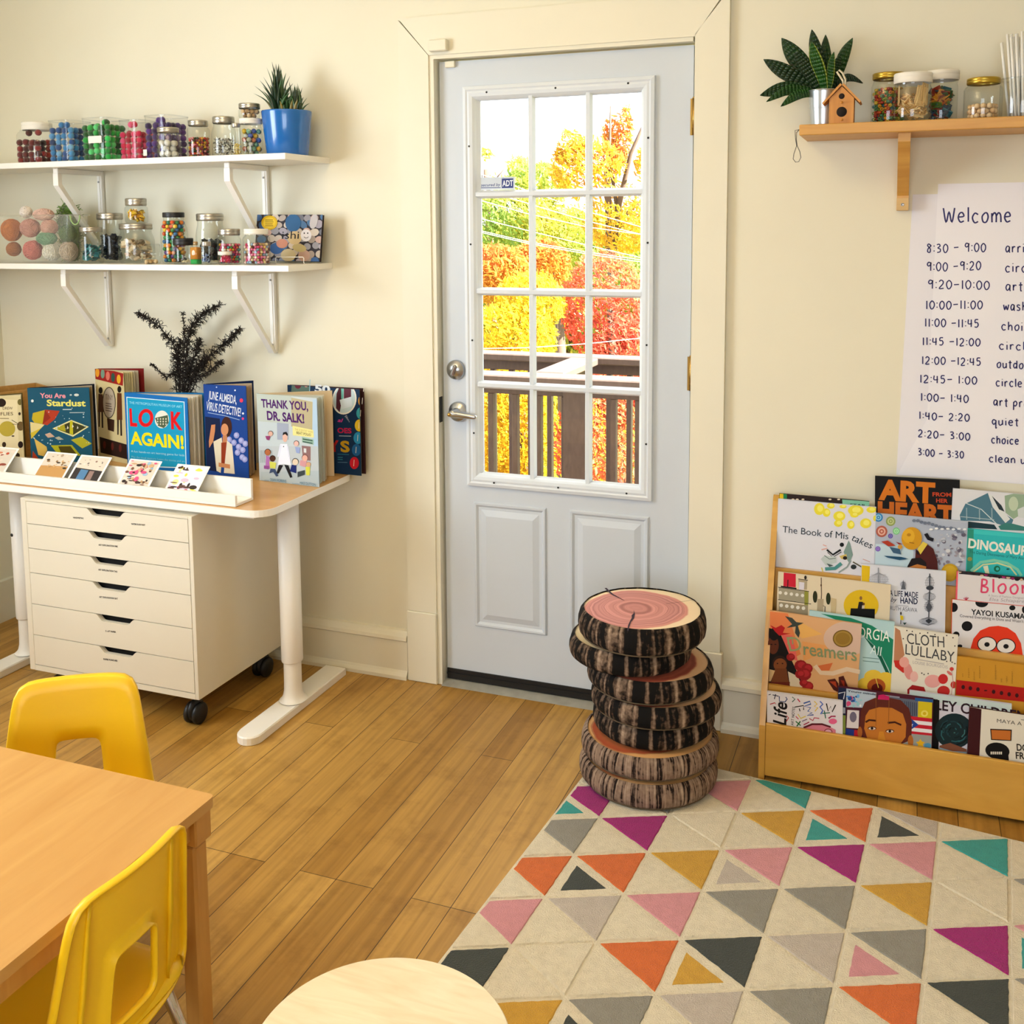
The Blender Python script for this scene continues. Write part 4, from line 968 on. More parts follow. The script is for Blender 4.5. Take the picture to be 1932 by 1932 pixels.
def beads(jr, x, y, z, r, h, d, cols, label, name='beads', scale=(1, 1, 1), shellonly=True, m=None):
    """beads nobody would count: one mass"""
    mb = MB()
    for p in spots(x, y, z + .001, r * .95, h, d):
        if shellonly and hypot(p[0] - x, p[1] - y) < r * .95 - d * 1.9 and p[2] < z + h - d * 1.8: continue
        mb.ball(p, d * .5, c=rj.choice(cols), seg=7, rings=5, scale=scale, M=Matrix.Rotation(rj.uniform(0, 3), 3, 'X') @ Matrix.Rotation(rj.uniform(0, 3), 3, 'Z'))
    return single(name, mb, m or m_bead, label, 'beads', None, 'stuff')
_balls = {}
def balls(pts, d, cols, name, label, cat, group, m, fuzzy=False):
    """countable balls: one object each, meshes shared by colour"""
    for p in pts:
        c = rj.choice(cols)
        if (name, c, d) not in _balls:
            mb = MB().ball((0, 0, d / 2), d / 2 * .97, c=c, seg=12, rings=9, rnd=.10 if fuzzy else 0); _balls[name, c, d] = mb.mesh(name, [m])
        o = bpy.data.objects.new(name, _balls[name, c, d]); COL.objects.link(o); o.location = (p[0], p[1], p[2] - d / 2); o.rotation_euler = (0, 0, rj.uniform(0, 6))
        tag(o, label, cat, group)
# --- upper shelf
def pom_tub(cxp, wpx, hpx, fill, d, cols, lb, plb, grp, **kw):
    root, x, r, hb, k = jar(cxp, 300, UZ, kw.pop('y', -.12), wpx, hpx, lb, name='tub', mg=g_plas, sq=kw.pop('sq', 4.5), **kw)
    y = root.location.y
    R_ = r * .955; nx = int(2 * R_ / d); dx = 2 * R_ / nx; hz = hb * .84 * fill; dz = d * .86; nl = int((hz - d) / dz) + 1; P = []
    for l in range(nl):
        z = UZ + .003 + d * .52 + dz * l
        for i in range(nx): P.append((x - R_ + dx * (i + .5) + (rj.uniform(-.13, .13) * d if 0 < i < nx - 1 else 0), y - R_ + d * .52 + abs(rj.gauss(0, .10)) * d, z + rj.uniform(-.10, .10) * d * (l > 0)))
        for i in range(3): P.append((x + R_ - d * .52 - abs(rj.gauss(0, .08)) * d, y - R_ + d * (1.56 + 1.04 * i) + rj.uniform(-.08, .08) * d, z + rj.uniform(-.08, .12) * d * (l > 0)))
        if l == nl - 1:
            for i in range(nx - 2): P.append((x - R_ + dx * (i + 1) + rj.uniform(-.1, .1) * d, y - R_ + d * 1.5, z + rj.uniform(0, .3) * d))
    for k in range(2): P.append((x + rj.uniform(-.6, .6) * R_, y - R_ + d * rj.uniform(.9, 1.3), UZ + .003 + hz + d * .25))
    balls(P, d, cols, 'pom_pom', plb, 'pom-pom', grp, m_felt, True)
    return root
pom_tub(73, 64, 78, 1.0, .0235, ['#6f1418', '#8f1d1d', '#4d0d12', '#a52a22', '#5a1010', '#2c0a0c'], 'white lidded square jar of dark red pom-poms at the left end of the upper shelf', 'dark red pom-pom in the white lidded jar', 'dark red pom-poms', lid='white', lidh=14, lidw=54, )
pom_tub(135, 64, 78, 1.0, .0225, ['#1d4f8c', '#2a6fae', '#4f97cc', '#7fb6da', '#163a6c', '#2f7fb8'], 'open clear tub of blue pom-poms between the red and green ones', 'blue pom-pom in the clear tub', 'blue pom-poms', open_top=True)
pom_tub(203, 72, 80, 1.0, .0235, ['#12a83c', '#2fc457', '#0a7a2a', '#59d67a', '#0b5a24', '#08481c'], 'open clear tub of green pom-poms with a paper label', 'green pom-pom in the labelled clear tub', 'green pom-poms', open_top=True, sticker=(.12, .42, .46, .16, 0))
pom_tub(262, 56, 76, 1.0, .0225, ['#c8163f', '#e0245a', '#ef5a86', '#a80f2e', '#d81f4c'], 'open clear tub of pink and crimson pom-poms, half behind the purple tub', 'pink or crimson pom-pom in the clear tub', 'pink pom-poms', open_top=True, y=-.09)
pom_tub(317, 68, 82, 1.0, .0235, ['#3a1460', '#4a1a78', '#2a0c48', '#5a2288'], 'open clear tub of purple pom-poms, fifth from the left', 'purple pom-pom in the clear tub', 'purple pom-poms', open_top=True, y=-.095, sticker=(-.78, .1, .13, .14, 0))
def simple(cxp, z, y, wpx, hpx, label, lid, lidh, lidw, fill, d, cols, blabel, bname='beads', kind='round', sq=0.0, base=None, scale=(1, 1, 1), bm=None, **kw):
    root, x, r, hb, k = jar(cxp, base or 294, z, y, wpx, hpx, label, lid, lidh, lidw, kind, sq, **kw)
    if cols: beads(root, x, y, z + .002, r, hb * fill, d, cols, blabel, bname, scale, m=bm)
    return root, x, r, hb
r_, x_, rad, hb_ = simple(319, UZ, -.2085, 43, 56, 'small tin lidded jar of white cotton balls in front of the purple tub', 'tin', 9, 40, 0, 0, None, '')
balls(spots(x_, -.2085, UZ + .002, rad * .95, hb_ * .8, .021), .021, ['#e9e7e2', '#dddad4'], 'cotton_ball', 'white cotton ball in the small jar', 'cotton ball', 'cotton balls', m_felt, True)
simple(376, UZ, -.15, 43, 70, 'tin lidded jar of tiny red and yellow beads, right of the purple tub', 'tin', 10, 37, .62, .0085, ['#8f1f2a', '#c03a2a', '#d8a02a', '#e0c24a', '#6a1530', '#b8642a', '#2c3a1e', '#d98a8a'], 'tiny red, yellow and maroon beads in the tin lidded jar')
simple(424, UZ, -.13, 47, 76, 'mason jar of silver metal bits on the upper shelf', 'tin', 12, 41, .55, .012, ['#a9a39a', '#c9c4ba', '#7e776c', '#dcd8d0', '#5e564c'], 'silver metal bits in the mason jar', 'metal_bits', 'mason', scale=(1.2, .5, .3))
simple(447, UZ, -.205, 18, 60, 'slim little jar with gold pieces, standing before the metal bits', 'tin', 7, 16, .45, .007, ['#d8b840', '#e8cf6a', '#b8941f'], 'gold pieces in the slim jar', 'gold_bits', scale=(1.3, .5, .4))
rm_, xm_, rd_, hm_ = simple(475, UZ, -.15, 43, 70, 'white lidded jar of glass marbles beside the blue pot', 'white', 10, 42, 0, 0, None, '')
balls(spots(xm_, -.15, UZ + .002, rd_ * .97, hm_ * .86, .0165), .0165, ['#3a58a8', '#d8b02a', '#8fb8a0', '#5f8f78', '#c8c8c0', '#b06a4a', '#6aa08a', '#a8a890'], 'marble', 'glass marble in the white lidded jar', 'marble', 'glass marbles', mat('marble glass', '#ffffff', .1) if False else m_bead)
ztop = UZ + .0005 + 70 * ppm(at((475, 294), 'y', -.15)) + .0004
rw_, xw_, rd_, hw_ = simple(471, ztop, -.15, 41, 27, 'small tin lidded jar of wooden beads stacked on the marble jar', 'tin', 9, 40, 0, 0, None, '', base=218)
balls(spots(xw_, -.15, ztop + .001, rd_ * .96, hw_ * .98, .0155), .0155, ['#b89468', '#cdb088', '#8a6a44'], 'wooden_bead', 'wooden bead in the small stacked jar', 'bead', 'wooden beads in the stacked jar', m_bead)
# blue pot with a spiky plant
PX = at((543, 290), 'y', -.105); k_ = ppm(PX); px0, py0 = PX.x, -.105
POT = thing('potted_plant', 'spiky green plant in a glossy blue pot at the right end of the upper shelf', 'plant', (px0, py0, UZ))
rt, rb_, ph_ = 47 * k_, 39 * k_, 83 * k_
m_pot = mat('glossy blue glaze', '#0a63b4', 0.22, coat=0.5)
part(POT, 'pot', MB().lathe([(0, .001), (rb_ * .97, .001), (rb_, .004), (rt, ph_ - .004), (rt * .995, ph_), (rt * .95, ph_), (rt * .93, ph_ - .02), (0, ph_ - .022)], 48, M=Matrix.Translation((px0, py0, UZ + .0003)), cap=False), m_pot)
part(POT, 'soil', MB().lathe([(rt * .94, ph_ - .021), (rt * .5, ph_ - .014), (0, ph_ - .012)], 24, M=Matrix.Translation((px0, py0, UZ)), cap=False), mat('potting soil', '#2a1e14', .95, bump=.8, bscale=150))
def blade(mb, base, tip, w, bend, c, thick=.25, n=7, side=None, droop=0.0):
    """a tapering, channelled leaf from base to tip"""
    base, tip = V3(base), V3(tip); d = tip - base; ln = d.length; up = V3((0, 0, 1)); s = d.cross(up)
    if side is not None: s = V3(side)
    if s.length < 1e-4: s = V3((1, 0, 0))
    s.normalize(); nrm = s.cross(d).normalized(); vs = []
    for i in range(n + 1):
        t = i / n; p = base + d * t + nrm * (bend * ln * sin(pi * t)) + V3((0, 0, -droop * ln * t * t)); ww = w * (1 - t) ** .75 * (.75 + .5 * min(1, t * 3)) if i < n else 0
        vs += [p - s * ww, p - nrm * ww * thick * -1 * -1, p + s * ww, p + nrm * ww * thick * .25]
    fs = []
    for i in range(n):
        o = i * 4
        for q in range(4): fs.append([o + q, o + (q + 1) % 4, o + 4 + (q + 1) % 4, o + 4 + q])
    return mb.add(vs, fs, 0, c, True)
m_leafg = attr_mat('plant leaf', 0.38, coat=0.15)
sp_ = MB(); rl = random.Random(4); zb = UZ + ph_ - .014
def rosette(cx_, cz, h, n, spread, w):
    for i in range(n):
        a = i * 2.39996; t = i / n; lean = spread * (.12 + 1.0 * t) ; hh = h * (1 - .62 * t) * rl.uniform(.85, 1.12)
        b = (cx_ + .012 * cos(a), py0 + .012 * sin(a), cz + .10 * h * (1 - t))
        tp = (cx_ + lean * cos(a), py0 + lean * sin(a) * .8, cz + hh)
        blade(sp_, b, tp, w * rl.uniform(.8, 1.15), .05 + .09 * t, rl.choice(['#1f3d1c', '#28491f', '#17301a', '#345a26']), .5)
rosette(px0 - .030, zb, .178, 40, .085, .0115); rosette(px0 + .038, zb, .105, 22, .045, .008); rosette(px0 + .006, zb, .10, 14, .06, .009)
for dx in (-.04, .004, .045, .062): blade(sp_, (px0 + dx * .8, py0 - .03, zb), (px0 + dx * 1.15, py0 - .045, zb + .045), .007, .1, '#8a7a3a', .4)
part(POT, 'leaves', sp_, m_leafg)

# --- lower shelf
BINX0, BINX1 = at((-14, 492), 'y', -.196).x, at((157, 492), 'y', -.196).x
BY = -.197
BIN = thing('storage_bin', 'clear plastic bin of coloured yarn balls at the left end of the lower shelf', 'bin', ((BINX0 + BINX1) / 2, BY, LZ))
bz, bt = LZ + .0005, LZ + .0005 + 88 * .00193; cxm, hw1, hw0 = (BINX0 + BINX1) / 2, (BINX1 - BINX0) / 2, (BINX1 - BINX0) / 2 * .90
lay = [(hw0 * .96, .036, bz), (hw0, .040, bz + .006), (hw1, .046, bt - .006), (hw1, .046, bt), (hw1 + .006, .0495, bt), (hw1 + .006, .0495, bt - .006)]
vs = []; fs = []
for j, (hx, hy, z) in enumerate(lay):
    for x, y in rrect(cxm - hx, cxm + hx, BY - hy, BY + hy, .02, 5): vs.append((x, y, z))
nn = len(vs) // len(lay)
for j in range(len(lay) - 1): fs += [[j * nn + i, (j + 1) * nn + i, (j + 1) * nn + (i + 1) % nn, j * nn + (i + 1) % nn] for i in range(nn)]
fs.append(list(range(nn)))
g_bin = glass('frosted clear plastic', (0.93, 0.93, 0.90), 0.8, 0.25, haze=.09)
part(BIN, 'bin_body', MB().add(vs, fs, 0, None, True), g_bin)
hd = at((141, 404), 'y', BY - .048)
part(BIN, 'handle', MB().tube([(hd.x + .021 * cos(a), BY - .0475, bt - .004 + .032 * sin(a)) for a in [pi + pi * i / 10 for i in range(11)]], .0022, 8), mat('pale green plastic', '#8fae6a', .4))
m_yarn = {}
def yarn(px, py, y, rpx, col, what, sc=(1, 1, 1), zmin=None):
    P = at((px, py), 'y', y); r = rpx * ppm(P)
    if zmin: P.z = max(P.z, zmin + r * sc[2])
    mb = MB()
    mb.ball(P, r * .93, seg=18, rings=12, scale=sc, rnd=.03)
    ry = random.Random(int(px * 7 + py))
    for k in range(26):
        ax = V3((ry.gauss(0, 1), ry.gauss(0, 1), ry.gauss(0, 1))).normalized(); u = ax.orthogonal().normalized(); v = ax.cross(u); o_ = ry.uniform(-.5, .5); q = sqrt(1 - o_ * o_)
        pts = []
        for i in range(22):
            a = 2 * pi * i / 22; w_ = (ax * o_ + (u * cos(a) + v * sin(a)) * q) * r * ry.uniform(.95, 1.02); pts.append(P + V3((w_.x * sc[0], w_.y * sc[1], w_.z * sc[2])))
        mb.tube(pts, .0014, 5, closed=True)
    c = '%s yarn' % col
    single('yarn_ball', mb, mat(c, col, .95, bump=.4, bscale=300, var=.12, vscale=40), what, 'yarn', 'yarn balls in the clear bin')
ZB = bz + .004
yarn(22, 434, BY, 19, '#c8742a', 'orange yarn ball at the left end of the clear bin', (1, .95, 1.1))
yarn(57, 430, BY + .004, 17, '#cf9486', 'pale salmon yarn ball in the upper middle of the bin', (1.15, .95, 1))
yarn(93, 429, BY + .006, 15, '#d0a090', 'washed pink yarn ball above the sage one')
yarn(88, 450, BY - .004, 15, '#6f9a76', 'sage green yarn ball in the middle of the bin', (1.45, .9, .8))
yarn(62, 472, BY, 18, '#d0746c', 'rose pink yarn ball at the bottom of the bin', (1, .9, 1), zmin=ZB)
yarn(98, 476, BY, 16, '#e0dcd0', 'white yarn ball at the bottom of the bin beside the rose one', (1.1, 1, 1), zmin=ZB)
yarn(130, 474, BY, 17, '#b8a894', 'beige yarn ball at the bottom right of the bin', (1, .95, 1.1), zmin=ZB)
yarn(128, 440, BY, 15, '#4f6a2e', 'moss green yarn ball at the right end of the bin', (1.1, 1, 1.1))
yarn(49, 400, BY, 11, '#e6ddd4', 'white yarn ball peeping over the bin rim on the left')
yarn(82, 405, BY, 14, '#d8b4a4', 'cream pink yarn ball peeping over the middle of the bin rim', (1.6, 1, .8))
yarn(26, 470, BY, 13, '#a8642c', 'rust yarn ball at the bottom left corner of the bin', (1.0, 1, 1), zmin=ZB)
gb = MB(); gr = random.Random(5)
for _ in range(900):
    t = gr.random(); a = gr.uniform(0, 6.283); rr_ = (.022 + .028 * t) * (1 - max(0, t - .6) ** 2 * 4) * gr.uniform(.8, 1.12); z = LZ + .003 + t * .205
    p = V3((min(-1.380, -1.426 + rr_ * cos(a)), -.088 + rr_ * sin(a), z)); q = p + V3((gr.gauss(0, .010), gr.gauss(0, .010), gr.gauss(.002, .009))); q.z = max(q.z, LZ + .002); q.x = min(q.x, -1.379)
    gb.tube([p, (p + q) / 2 + V3((0, 0, .003)), q], .0011, 4, c=gr.choice(['#6f9a1a', '#557f14', '#86ad2a', '#4a6a12']), cap=False)
gb.ball((-1.424, -.088, LZ + .128), .1, c='#567f16', seg=18, rings=14, scale=(.40, .36, .78), rnd=.06).ball((-1.42, -.088, LZ + .051), .05, c='#4a6a14', seg=14, rings=10, scale=(.6, .6, 1), rnd=.06)
single('raffia_bundle', gb, m_felt, 'lime green raffia bundle standing behind the clear yarn bin', 'raffia')

def pieces(x, y, z, r, h, n, cols, size, label, name, cat, flat=.12, m=None):
    mb = MB()
    for i in range(n):
        a = rj.uniform(0, 2 * pi); q = sqrt(rj.random()) * (r * .93 - size * .7); p = V3((x + q * cos(a), y + q * sin(a), z + size * .64 + rj.random() * max(.001, h - size)))
        M = Matrix.Translation(p) @ Matrix.Rotation(rj.uniform(0, 3), 4, 'Z') @ Matrix.Rotation(rj.uniform(-1, 1), 4, 'X') @ Matrix.Rotation(rj.uniform(-1, 1), 4, 'Y')
        mb.bbox((-size / 2, -size / 2 * .8, -size * flat / 2), (size / 2, size / 2 * .8, size * flat / 2), size * .04, c=rj.choice(cols), M=M)
    return single(name, mb, m or m_bead, label, cat, None, 'stuff')
B_ = 495
r_, x_, rd, hb = simple(174, LZ, -.19, 43, 68, 'tin lidded jar of teal scraps right of the yarn bin', 'tin', 9, 41, 0, 0, None, '', base=B_)
pieces(x_, -.19, LZ + .003, rd, hb * .58, 60, ['#1f6a72', '#2f8a8c', '#17505a', '#46a0a0'], .018, 'teal scraps in the tin lidded jar', 'paper_scraps', 'scraps')
r_, x_, rd, hb = simple(211, LZ, -.085, 49, 92, 'tall mason jar of black and navy bits behind the teal jar', 'tin', 12, 47, 0, 0, None, '', base=B_, kind='mason')
pieces(x_, -.085, LZ + .003, rd, hb * .66, 110, ['#0d1018', '#10182a', '#0a0a10', '#1a2438'], .016, 'black and navy bits in the tall mason jar', 'dark_bits', 'scraps', .4)
r_, x_, rd, hb = simple(259, LZ, -.13, 66, 74, 'wide jar of seashells under the small yellow jar', 'tin', 11, 60, 0, 0, None, '', base=B_, kind='mason')
pieces(x_, -.13, LZ + .003, rd, hb * .72, 64, ['#d8c6a8', '#c0a888', '#e4d8c4', '#a8906c', '#d4b08a', '#8a7458'], .02, 'seashells in the wide jar', 'seashells', 'shells', .22)
sd = at((249, 478), 'y', -.186)
zs_ = LZ + .0005 + 74 * ppm(at((259, B_), 'y', -.13)) + .0006
r_, x_, rd, hb = simple(258, zs_, -.13, 42, 46, 'small tin lidded jar of yellow pieces on top of the seashell jar', 'tin', 13, 39, 0, 0, None, '', base=418)
pieces(x_, -.13, zs_ + .002, rd, hb * .8, 40, ['#e0b01a', '#d89a10', '#f0c83a'], .016, 'yellow pieces in the small stacked jar', 'yellow_pieces', 'pieces', .3)
# little jar lying on its side
tj = at((285, 476), 'y', -.222); kt = ppm(tj); tr_ = 19 * kt
TJ = thing('jar', 'small open jar lying on its side in front of the seashell jar', 'jar', (tj.x, -.205, LZ))
Mt = Matrix.Translation((tj.x - .008, -.2255, LZ + tr_ + .0006)) @ Matrix.Rotation(radians(38), 4, 'Z') @ Matrix.Rotation(radians(90), 4, 'Y')
part(TJ, 'glass_body', MB().lathe([(tr_ * .8, -.022), (tr_ * .8, -.014), (tr_, -.008), (tr_, .034), (tr_ * .9, .038), (0, .038)], 28, M=Mt, cap=False), g_jar)
part(TJ, 'rim', MB().lathe([(tr_ * .84, -.024), (tr_ * .84, -.018), (tr_ * .77, -.018), (tr_ * .77, -.024), (tr_ * .84, -.024)], 28, M=Mt, cap=False), g_jar)
sh_ = MB()
for i in range(7): sh_.ball((tj.x - .004 + rj.uniform(-.018, .022), -.2255 + rj.uniform(-.012, .014), LZ + .0085), .0075, c=rj.choice(['#c8a878', '#b89460', '#d8bc90']), seg=8, rings=6, rnd=.2)
single('wood_bits', sh_, m_bead, 'pale wooden bits inside the tipped jar', 'bits', None, 'stuff')
MULTI = ['#c8281e', '#e07a1e', '#e8c01e', '#1e7a5a', '#2a6aa0', '#5a2a78', '#d8501e', '#2f8a4a', '#e0a01e']
simple(331, LZ, -.13, 50, 95, 'black lidded jar of large bright wooden beads, centre of the lower shelf', 'black', 9, 40, .93, .0152, MULTI, 'large bright beads in the black lidded jar', 'bright_beads', base=B_, kind='mason', scale=(1, 1, .9))
r_, x_, rd, hb = simple(347, LZ, -.2125, 38, 49, 'squat black lidded jar with a few pale shells, before the bright beads', 'black', 13, 37, 0, 0, None, '', base=B_)
pieces(x_, -.2125, LZ + .002, rd, hb * .35, 9, ['#d8cca8', '#b8a878', '#2a2620', '#1a1814'], .013, 'few pale shells in the squat jar', 'shell_bits', 'shells', .4)
# corked bottle
cb_ = at((370, 492), 'y', -.228); kc = ppm(cb_)
CB = thing('bottle', 'tiny corked square bottle of orange over green sand', 'bottle', (cb_.x, -.228, LZ)); Tc = Matrix.Translation((cb_.x, -.228, LZ + .0005)); cr = 8.6 * kc
part(CB, 'glass_body', MB().lathe([(0, .001), (cr, .0008), (cr, 33 * kc), (cr * .55, 36 * kc), (cr * .5, 40 * kc)], 24, M=Tc, cap=False, sq=5), g_jar)
part(CB, 'cork', MB().lathe([(cr * .45, 36 * kc), (cr * .5, 42 * kc), (cr * .42, 43 * kc), (0, 43 * kc)], 14, M=Tc, cap=False), mat('cork', '#a88450', .8, var=.3, vscale=200))
part(CB, 'orange_sand', MB().lathe([(cr * .95, 10 * kc), (cr * .95, 32 * kc), (0, 33 * kc)], 24, M=Tc, sq=5), mat('orange sand', '#c8842a', .9, bump=.3, bscale=900))
part(CB, 'green_sand', MB().lathe([(cr * .95, .0016), (cr * .95, 9.8 * kc)], 24, M=Tc, sq=5), mat('green sand', '#1fa04a', .9))
r_, x_, rd, hb = simple(390, LZ, -.224, 20, 43, 'tiny jar of blue slivers beside the corked bottle', 'tin', 8, 18, 0, 0, None, '', base=B_)
pieces(x_, -.224, LZ + .002, rd, hb * .55, 34, ['#2a4a86', '#4a6aa8', '#8fa8c8', '#1a2f5c'], .009, 'blue slivers in the tiny jar', 'blue_slivers', 'slivers', .25)
r_, x_, rd, hb = simple(399, LZ, -.115, 54, 93, 'tall mason jar of black bits right of the bright beads', 'tin', 13, 50, 0, 0, None, '', base=B_, kind='mason')
pieces(x_, -.115, LZ + .003, rd, hb * .56, 90, ['#14181c', '#1e2a2e', '#0e1012', '#243438'], .016, 'black bits in the tall right mason jar', 'black_bits', 'scraps', .4)
SMALL = ['#c83a6a', '#d8b02a', '#e08aa0', '#3a8a8a', '#5a8f3a', '#b82a4a', '#d8d0b8', '#6a3a78', '#e0642a']
simple(434, LZ, -.165, 45, 66, 'tin lidded jar of small mixed beads behind the little pink jar', 'tin', 12, 41, .74, .0095, SMALL, 'small mixed beads in the tin lidded jar', 'mixed_beads', base=B_)
r_, x_, rd, hb = simple(425, LZ, -.229, 26, 25, 'little white lidded jar of bright pink chips', 'white', 6, 26, 0, 0, None, '', base=B_)
pieces(x_, -.229, LZ + .002, rd, hb * .92, 46, ['#d81f5a', '#e83a72', '#c01348'], .008, 'bright pink chips in the little jar', 'pink_chips', 'chips', .3)
simple(485, LZ, -.195, 51, 67, 'white lidded jar of pink, blue and cream beads before the pebble book', 'white', 10, 45, .72, .0098, ['#d86a94', '#e8c8c0', '#c8286a', '#8fb0c8', '#b8945a', '#e0d0a0', '#6a3a2a', '#e08aa8', '#d8b05a'], 'pink, blue and cream beads in the white lidded jar', 'pastel_beads', base=B_)

# --- right wooden shelf
BK = at((1553, 231), 'y', -.095); k_ = ppm(BK); bx_, by_ = BK.x, -.095
SNK = thing('potted_plant', 'broad leaved snake plant in a ribbed metal bucket on the wooden shelf', 'plant', (bx_, by_, RZ))
m_zinc = mat('galvanised zinc', '#c2c8cc', 0.32, metal=0.9)
hb_ = 68 * k_; r0, r1 = 22 * k_, 28.5 * k_
prof = [(0, .001), (r0, .0008)]
for i in range(1, 25):
    f = i / 24; rr_ = r0 + (r1 - r0) * f; bumpy = .0009 * max(0, cos(f * 2 * pi * 11)) if .52 < f < .8 else 0; prof.append((rr_ + bumpy, hb_ * f))
prof += [(r1 + .0018, hb_), (r1 + .0018, hb_ - .003), (r1 - .001, hb_ - .003), (r1 - .003, hb_ - .015), (0, hb_ - .015)]
part(SNK, 'bucket', MB().lathe(prof, 44, M=Matrix.Translation((bx_, by_, RZ + .0003)), cap=False), m_zinc)
part(SNK, 'soil', MB().lathe([(r1 * .93, hb_ - .0145), (0, hb_ - .010)], 20, M=Matrix.Translation((bx_, by_, RZ)), cap=False), MATS['potting soil'])
def snake_mat():
    m, nt, b = nmat('snake plant leaf'); N = nt.nodes; L = nt.links
    a = N.new('ShaderNodeAttribute'); a.attribute_name = 'Col'; tc = N.new('ShaderNodeTexCoord'); mp = N.new('ShaderNodeMapping'); mp.inputs['Scale'].default_value = (28, 28, 120); L.new(tc.outputs['Object'], mp.inputs[0])
    n = N.new('ShaderNodeTexNoise'); n.inputs['Scale'].default_value = 1; n.inputs['Detail'].default_value = 4; n.inputs['Distortion'].default_value = .6; L.new(mp.outputs[0], n.inputs['Vector'])
    r = N.new('ShaderNodeValToRGB'); r.color_ramp.elements[0].position = .5; r.color_ramp.elements[0].color = (1, 1, 1, 1); r.color_ramp.elements[1].position = .68; r.color_ramp.elements[1].color = (1.9, 1.8, 1.3, 1); L.new(n.outputs['Fac'], r.inputs[0])
    mx = N.new('ShaderNodeMix'); mx.data_type = 'RGBA'; mx.blend_type = 'MULTIPLY'; mx.inputs[0].default_value = .55; L.new(a.outputs[0], mx.inputs[6]); L.new(r.outputs[0], mx.inputs[7])
    L.new(mx.outputs[2], b.inputs['Base Color']); b.inputs['Roughness'].default_value = .32; b.inputs['Specular IOR Level'].default_value = .4; return m
m_snake = snake_mat()
sc0 = V3((bx_, by_, RZ + hb_ - .012))
def sleaf(tpx, tpy, dy, w, c='#12300f', bend=.10, tilt=0.0, base=(0, 0), edge=None):
    T_ = at((tpx, tpy), 'y', by_ + dy); b_ = sc0 + V3((base[0], base[1], 0)); d = T_ - b_; ln = d.length; dn = d.normalized()
    s = d.cross(V3((0.3 + tilt, 1, 0.15))).normalized(); nr_ = s.cross(dn).normalized(); n = 14; mb = MB(); vs = []
    for i in range(n + 1):
        t = i / n; ww = w * (.42 + .58 * sin(pi * min(1, t / .95) * .5 + .0)) * (1 - max(0, (t - .45) / .55) ** 2.2) * 1.08 + (.0006 if t < 1 else 0)
        p = b_ + d * t + V3((0, 0, 1)) * (bend * ln * sin(pi * t)) + nr_ * (.04 * ln * sin(2 * pi * t))
        for q, lift in ((-1, .30), (-.8, .19), (-.35, .03), (0, 0), (.35, .03), (.8, .19), (1, .30)): vs.append(p + s * ww * q + nr_ * ww * lift)
    for i in range(n):
        for q in range(6):
            mb.add([vs[i * 7 + q], vs[i * 7 + q + 1], vs[i * 7 + 7 + q + 1], vs[i * 7 + 7 + q]], [[0, 1, 2, 3]], 0, (edge or c) if q in (0, 5) else c, True)
    o = part(SNK, 'leaf', mb, m_snake); md = o.modifiers.new('thickness', 'SOLIDIFY'); md.thickness = .0016
# back, tall, side and low leaves
for tp in ((1475, 72, .03, 0.0269, '#143312', .02, 0, (-.008, .006)), (1532, 56, .03, 0.0192, '#0f290d', .02, 0, (0, .008)), (1558, 66, .045, 0.0166, '#17380f', .0, 0, (.005, .008)), (1609, 72, .02, 0.0179, '#1a3d14', .04, .2, (.008, .004)), (1628, 157, -.03, 0.0102, '#0d220b', .30, 0, (.012, -.004)),
           (1441, 112, .0, 0.0218, '#112b0f', .02, 0, (-.012, 0)), (1434, 180, -.02, 0.0192, '#143312', .12, 0, (-.014, -.002)), (1446, 192, -.05, 0.0128, '#1c4415', .18, 0, (-.014, -.006)), (1473, 201, -.06, 0.0128, '#1f4a18', .16, 0, (-.012, -.008)), (1500, 98, -.03, 0.0205, '#0f280c', .05, 0, (-.006, -.006)), (1586, 104, -.03, 0.0141, '#143010', .05, 0, (.008, -.004))):
    sleaf(*tp)
sleaf(1531, 78, -.055, 0.0186, '#1d4a16', .02, .1, (.002, -.010), '#7a8a34'); sleaf(1574, 98, -.05, 0.0115, '#1a4214', .02, .2, (.008, -.010), '#6a7c2e')
# birdhouse
m_bh = wood('birdhouse pine', '#b8782e', '#cf9142', .5, (60, 60, 4))
bh = at((1588, 233), 'y', -.152); k_ = ppm(bh); hx, hy = bh.x, -.152
BH = thing('birdhouse', 'little wooden birdhouse with a gable roof and rope loop, before the bucket', 'birdhouse', (hx, hy, RZ)); z_ = RZ + .0004
hw = 22 * k_; he = 46 * k_; hp = 68 * k_; dp = .030
part(BH, 'house_body', MB().prism([(hx - hw, hy - dp, z_), (hx + hw, hy - dp, z_), (hx + hw, hy - dp, z_ + he), (hx, hy - dp, z_ + hp), (hx - hw, hy - dp, z_ + he)], (0, dp * 2, 0)), m_bh)
for sx in (-1, 1):
    e = V3((sx * 32 * k_, 0, 36 * k_)); a_ = V3((0, 0, 70 * k_)); d_ = (e - a_).normalized(); nn_ = V3((-d_.z * sx, 0, d_.x * sx)); nn_ = nn_ if nn_.z > 0 else -nn_
    q = [a_ + nn_ * .0003, e + nn_ * .0003, e + nn_ * .0052, a_ + nn_ * .0052 + V3((0, 0, .001))]
    part(BH, 'roof_panel', MB().prism([(hx + p.x, hy - dp - .006, z_ + p.z) for p in q], (0, dp * 2 + .012, 0)), m_bh)
hl = MB()
for (cx_, cy_, rr_) in ((1588, 181.5, 5.2), (1588, 211, 9.3)):
    P = at((cx_, cy_), 'y', hy - dp); hl.lathe([(rr_ * k_, 0), (rr_ * k_, .0006), (0, .0006)], 24, M=Matrix.Translation(P) @ RX, cap=False)
part(BH, 'entrance_hole_discs', hl, mat('painted hole shade', '#1a0f08', .9))  # flat near-black discs paint the shade of the holes
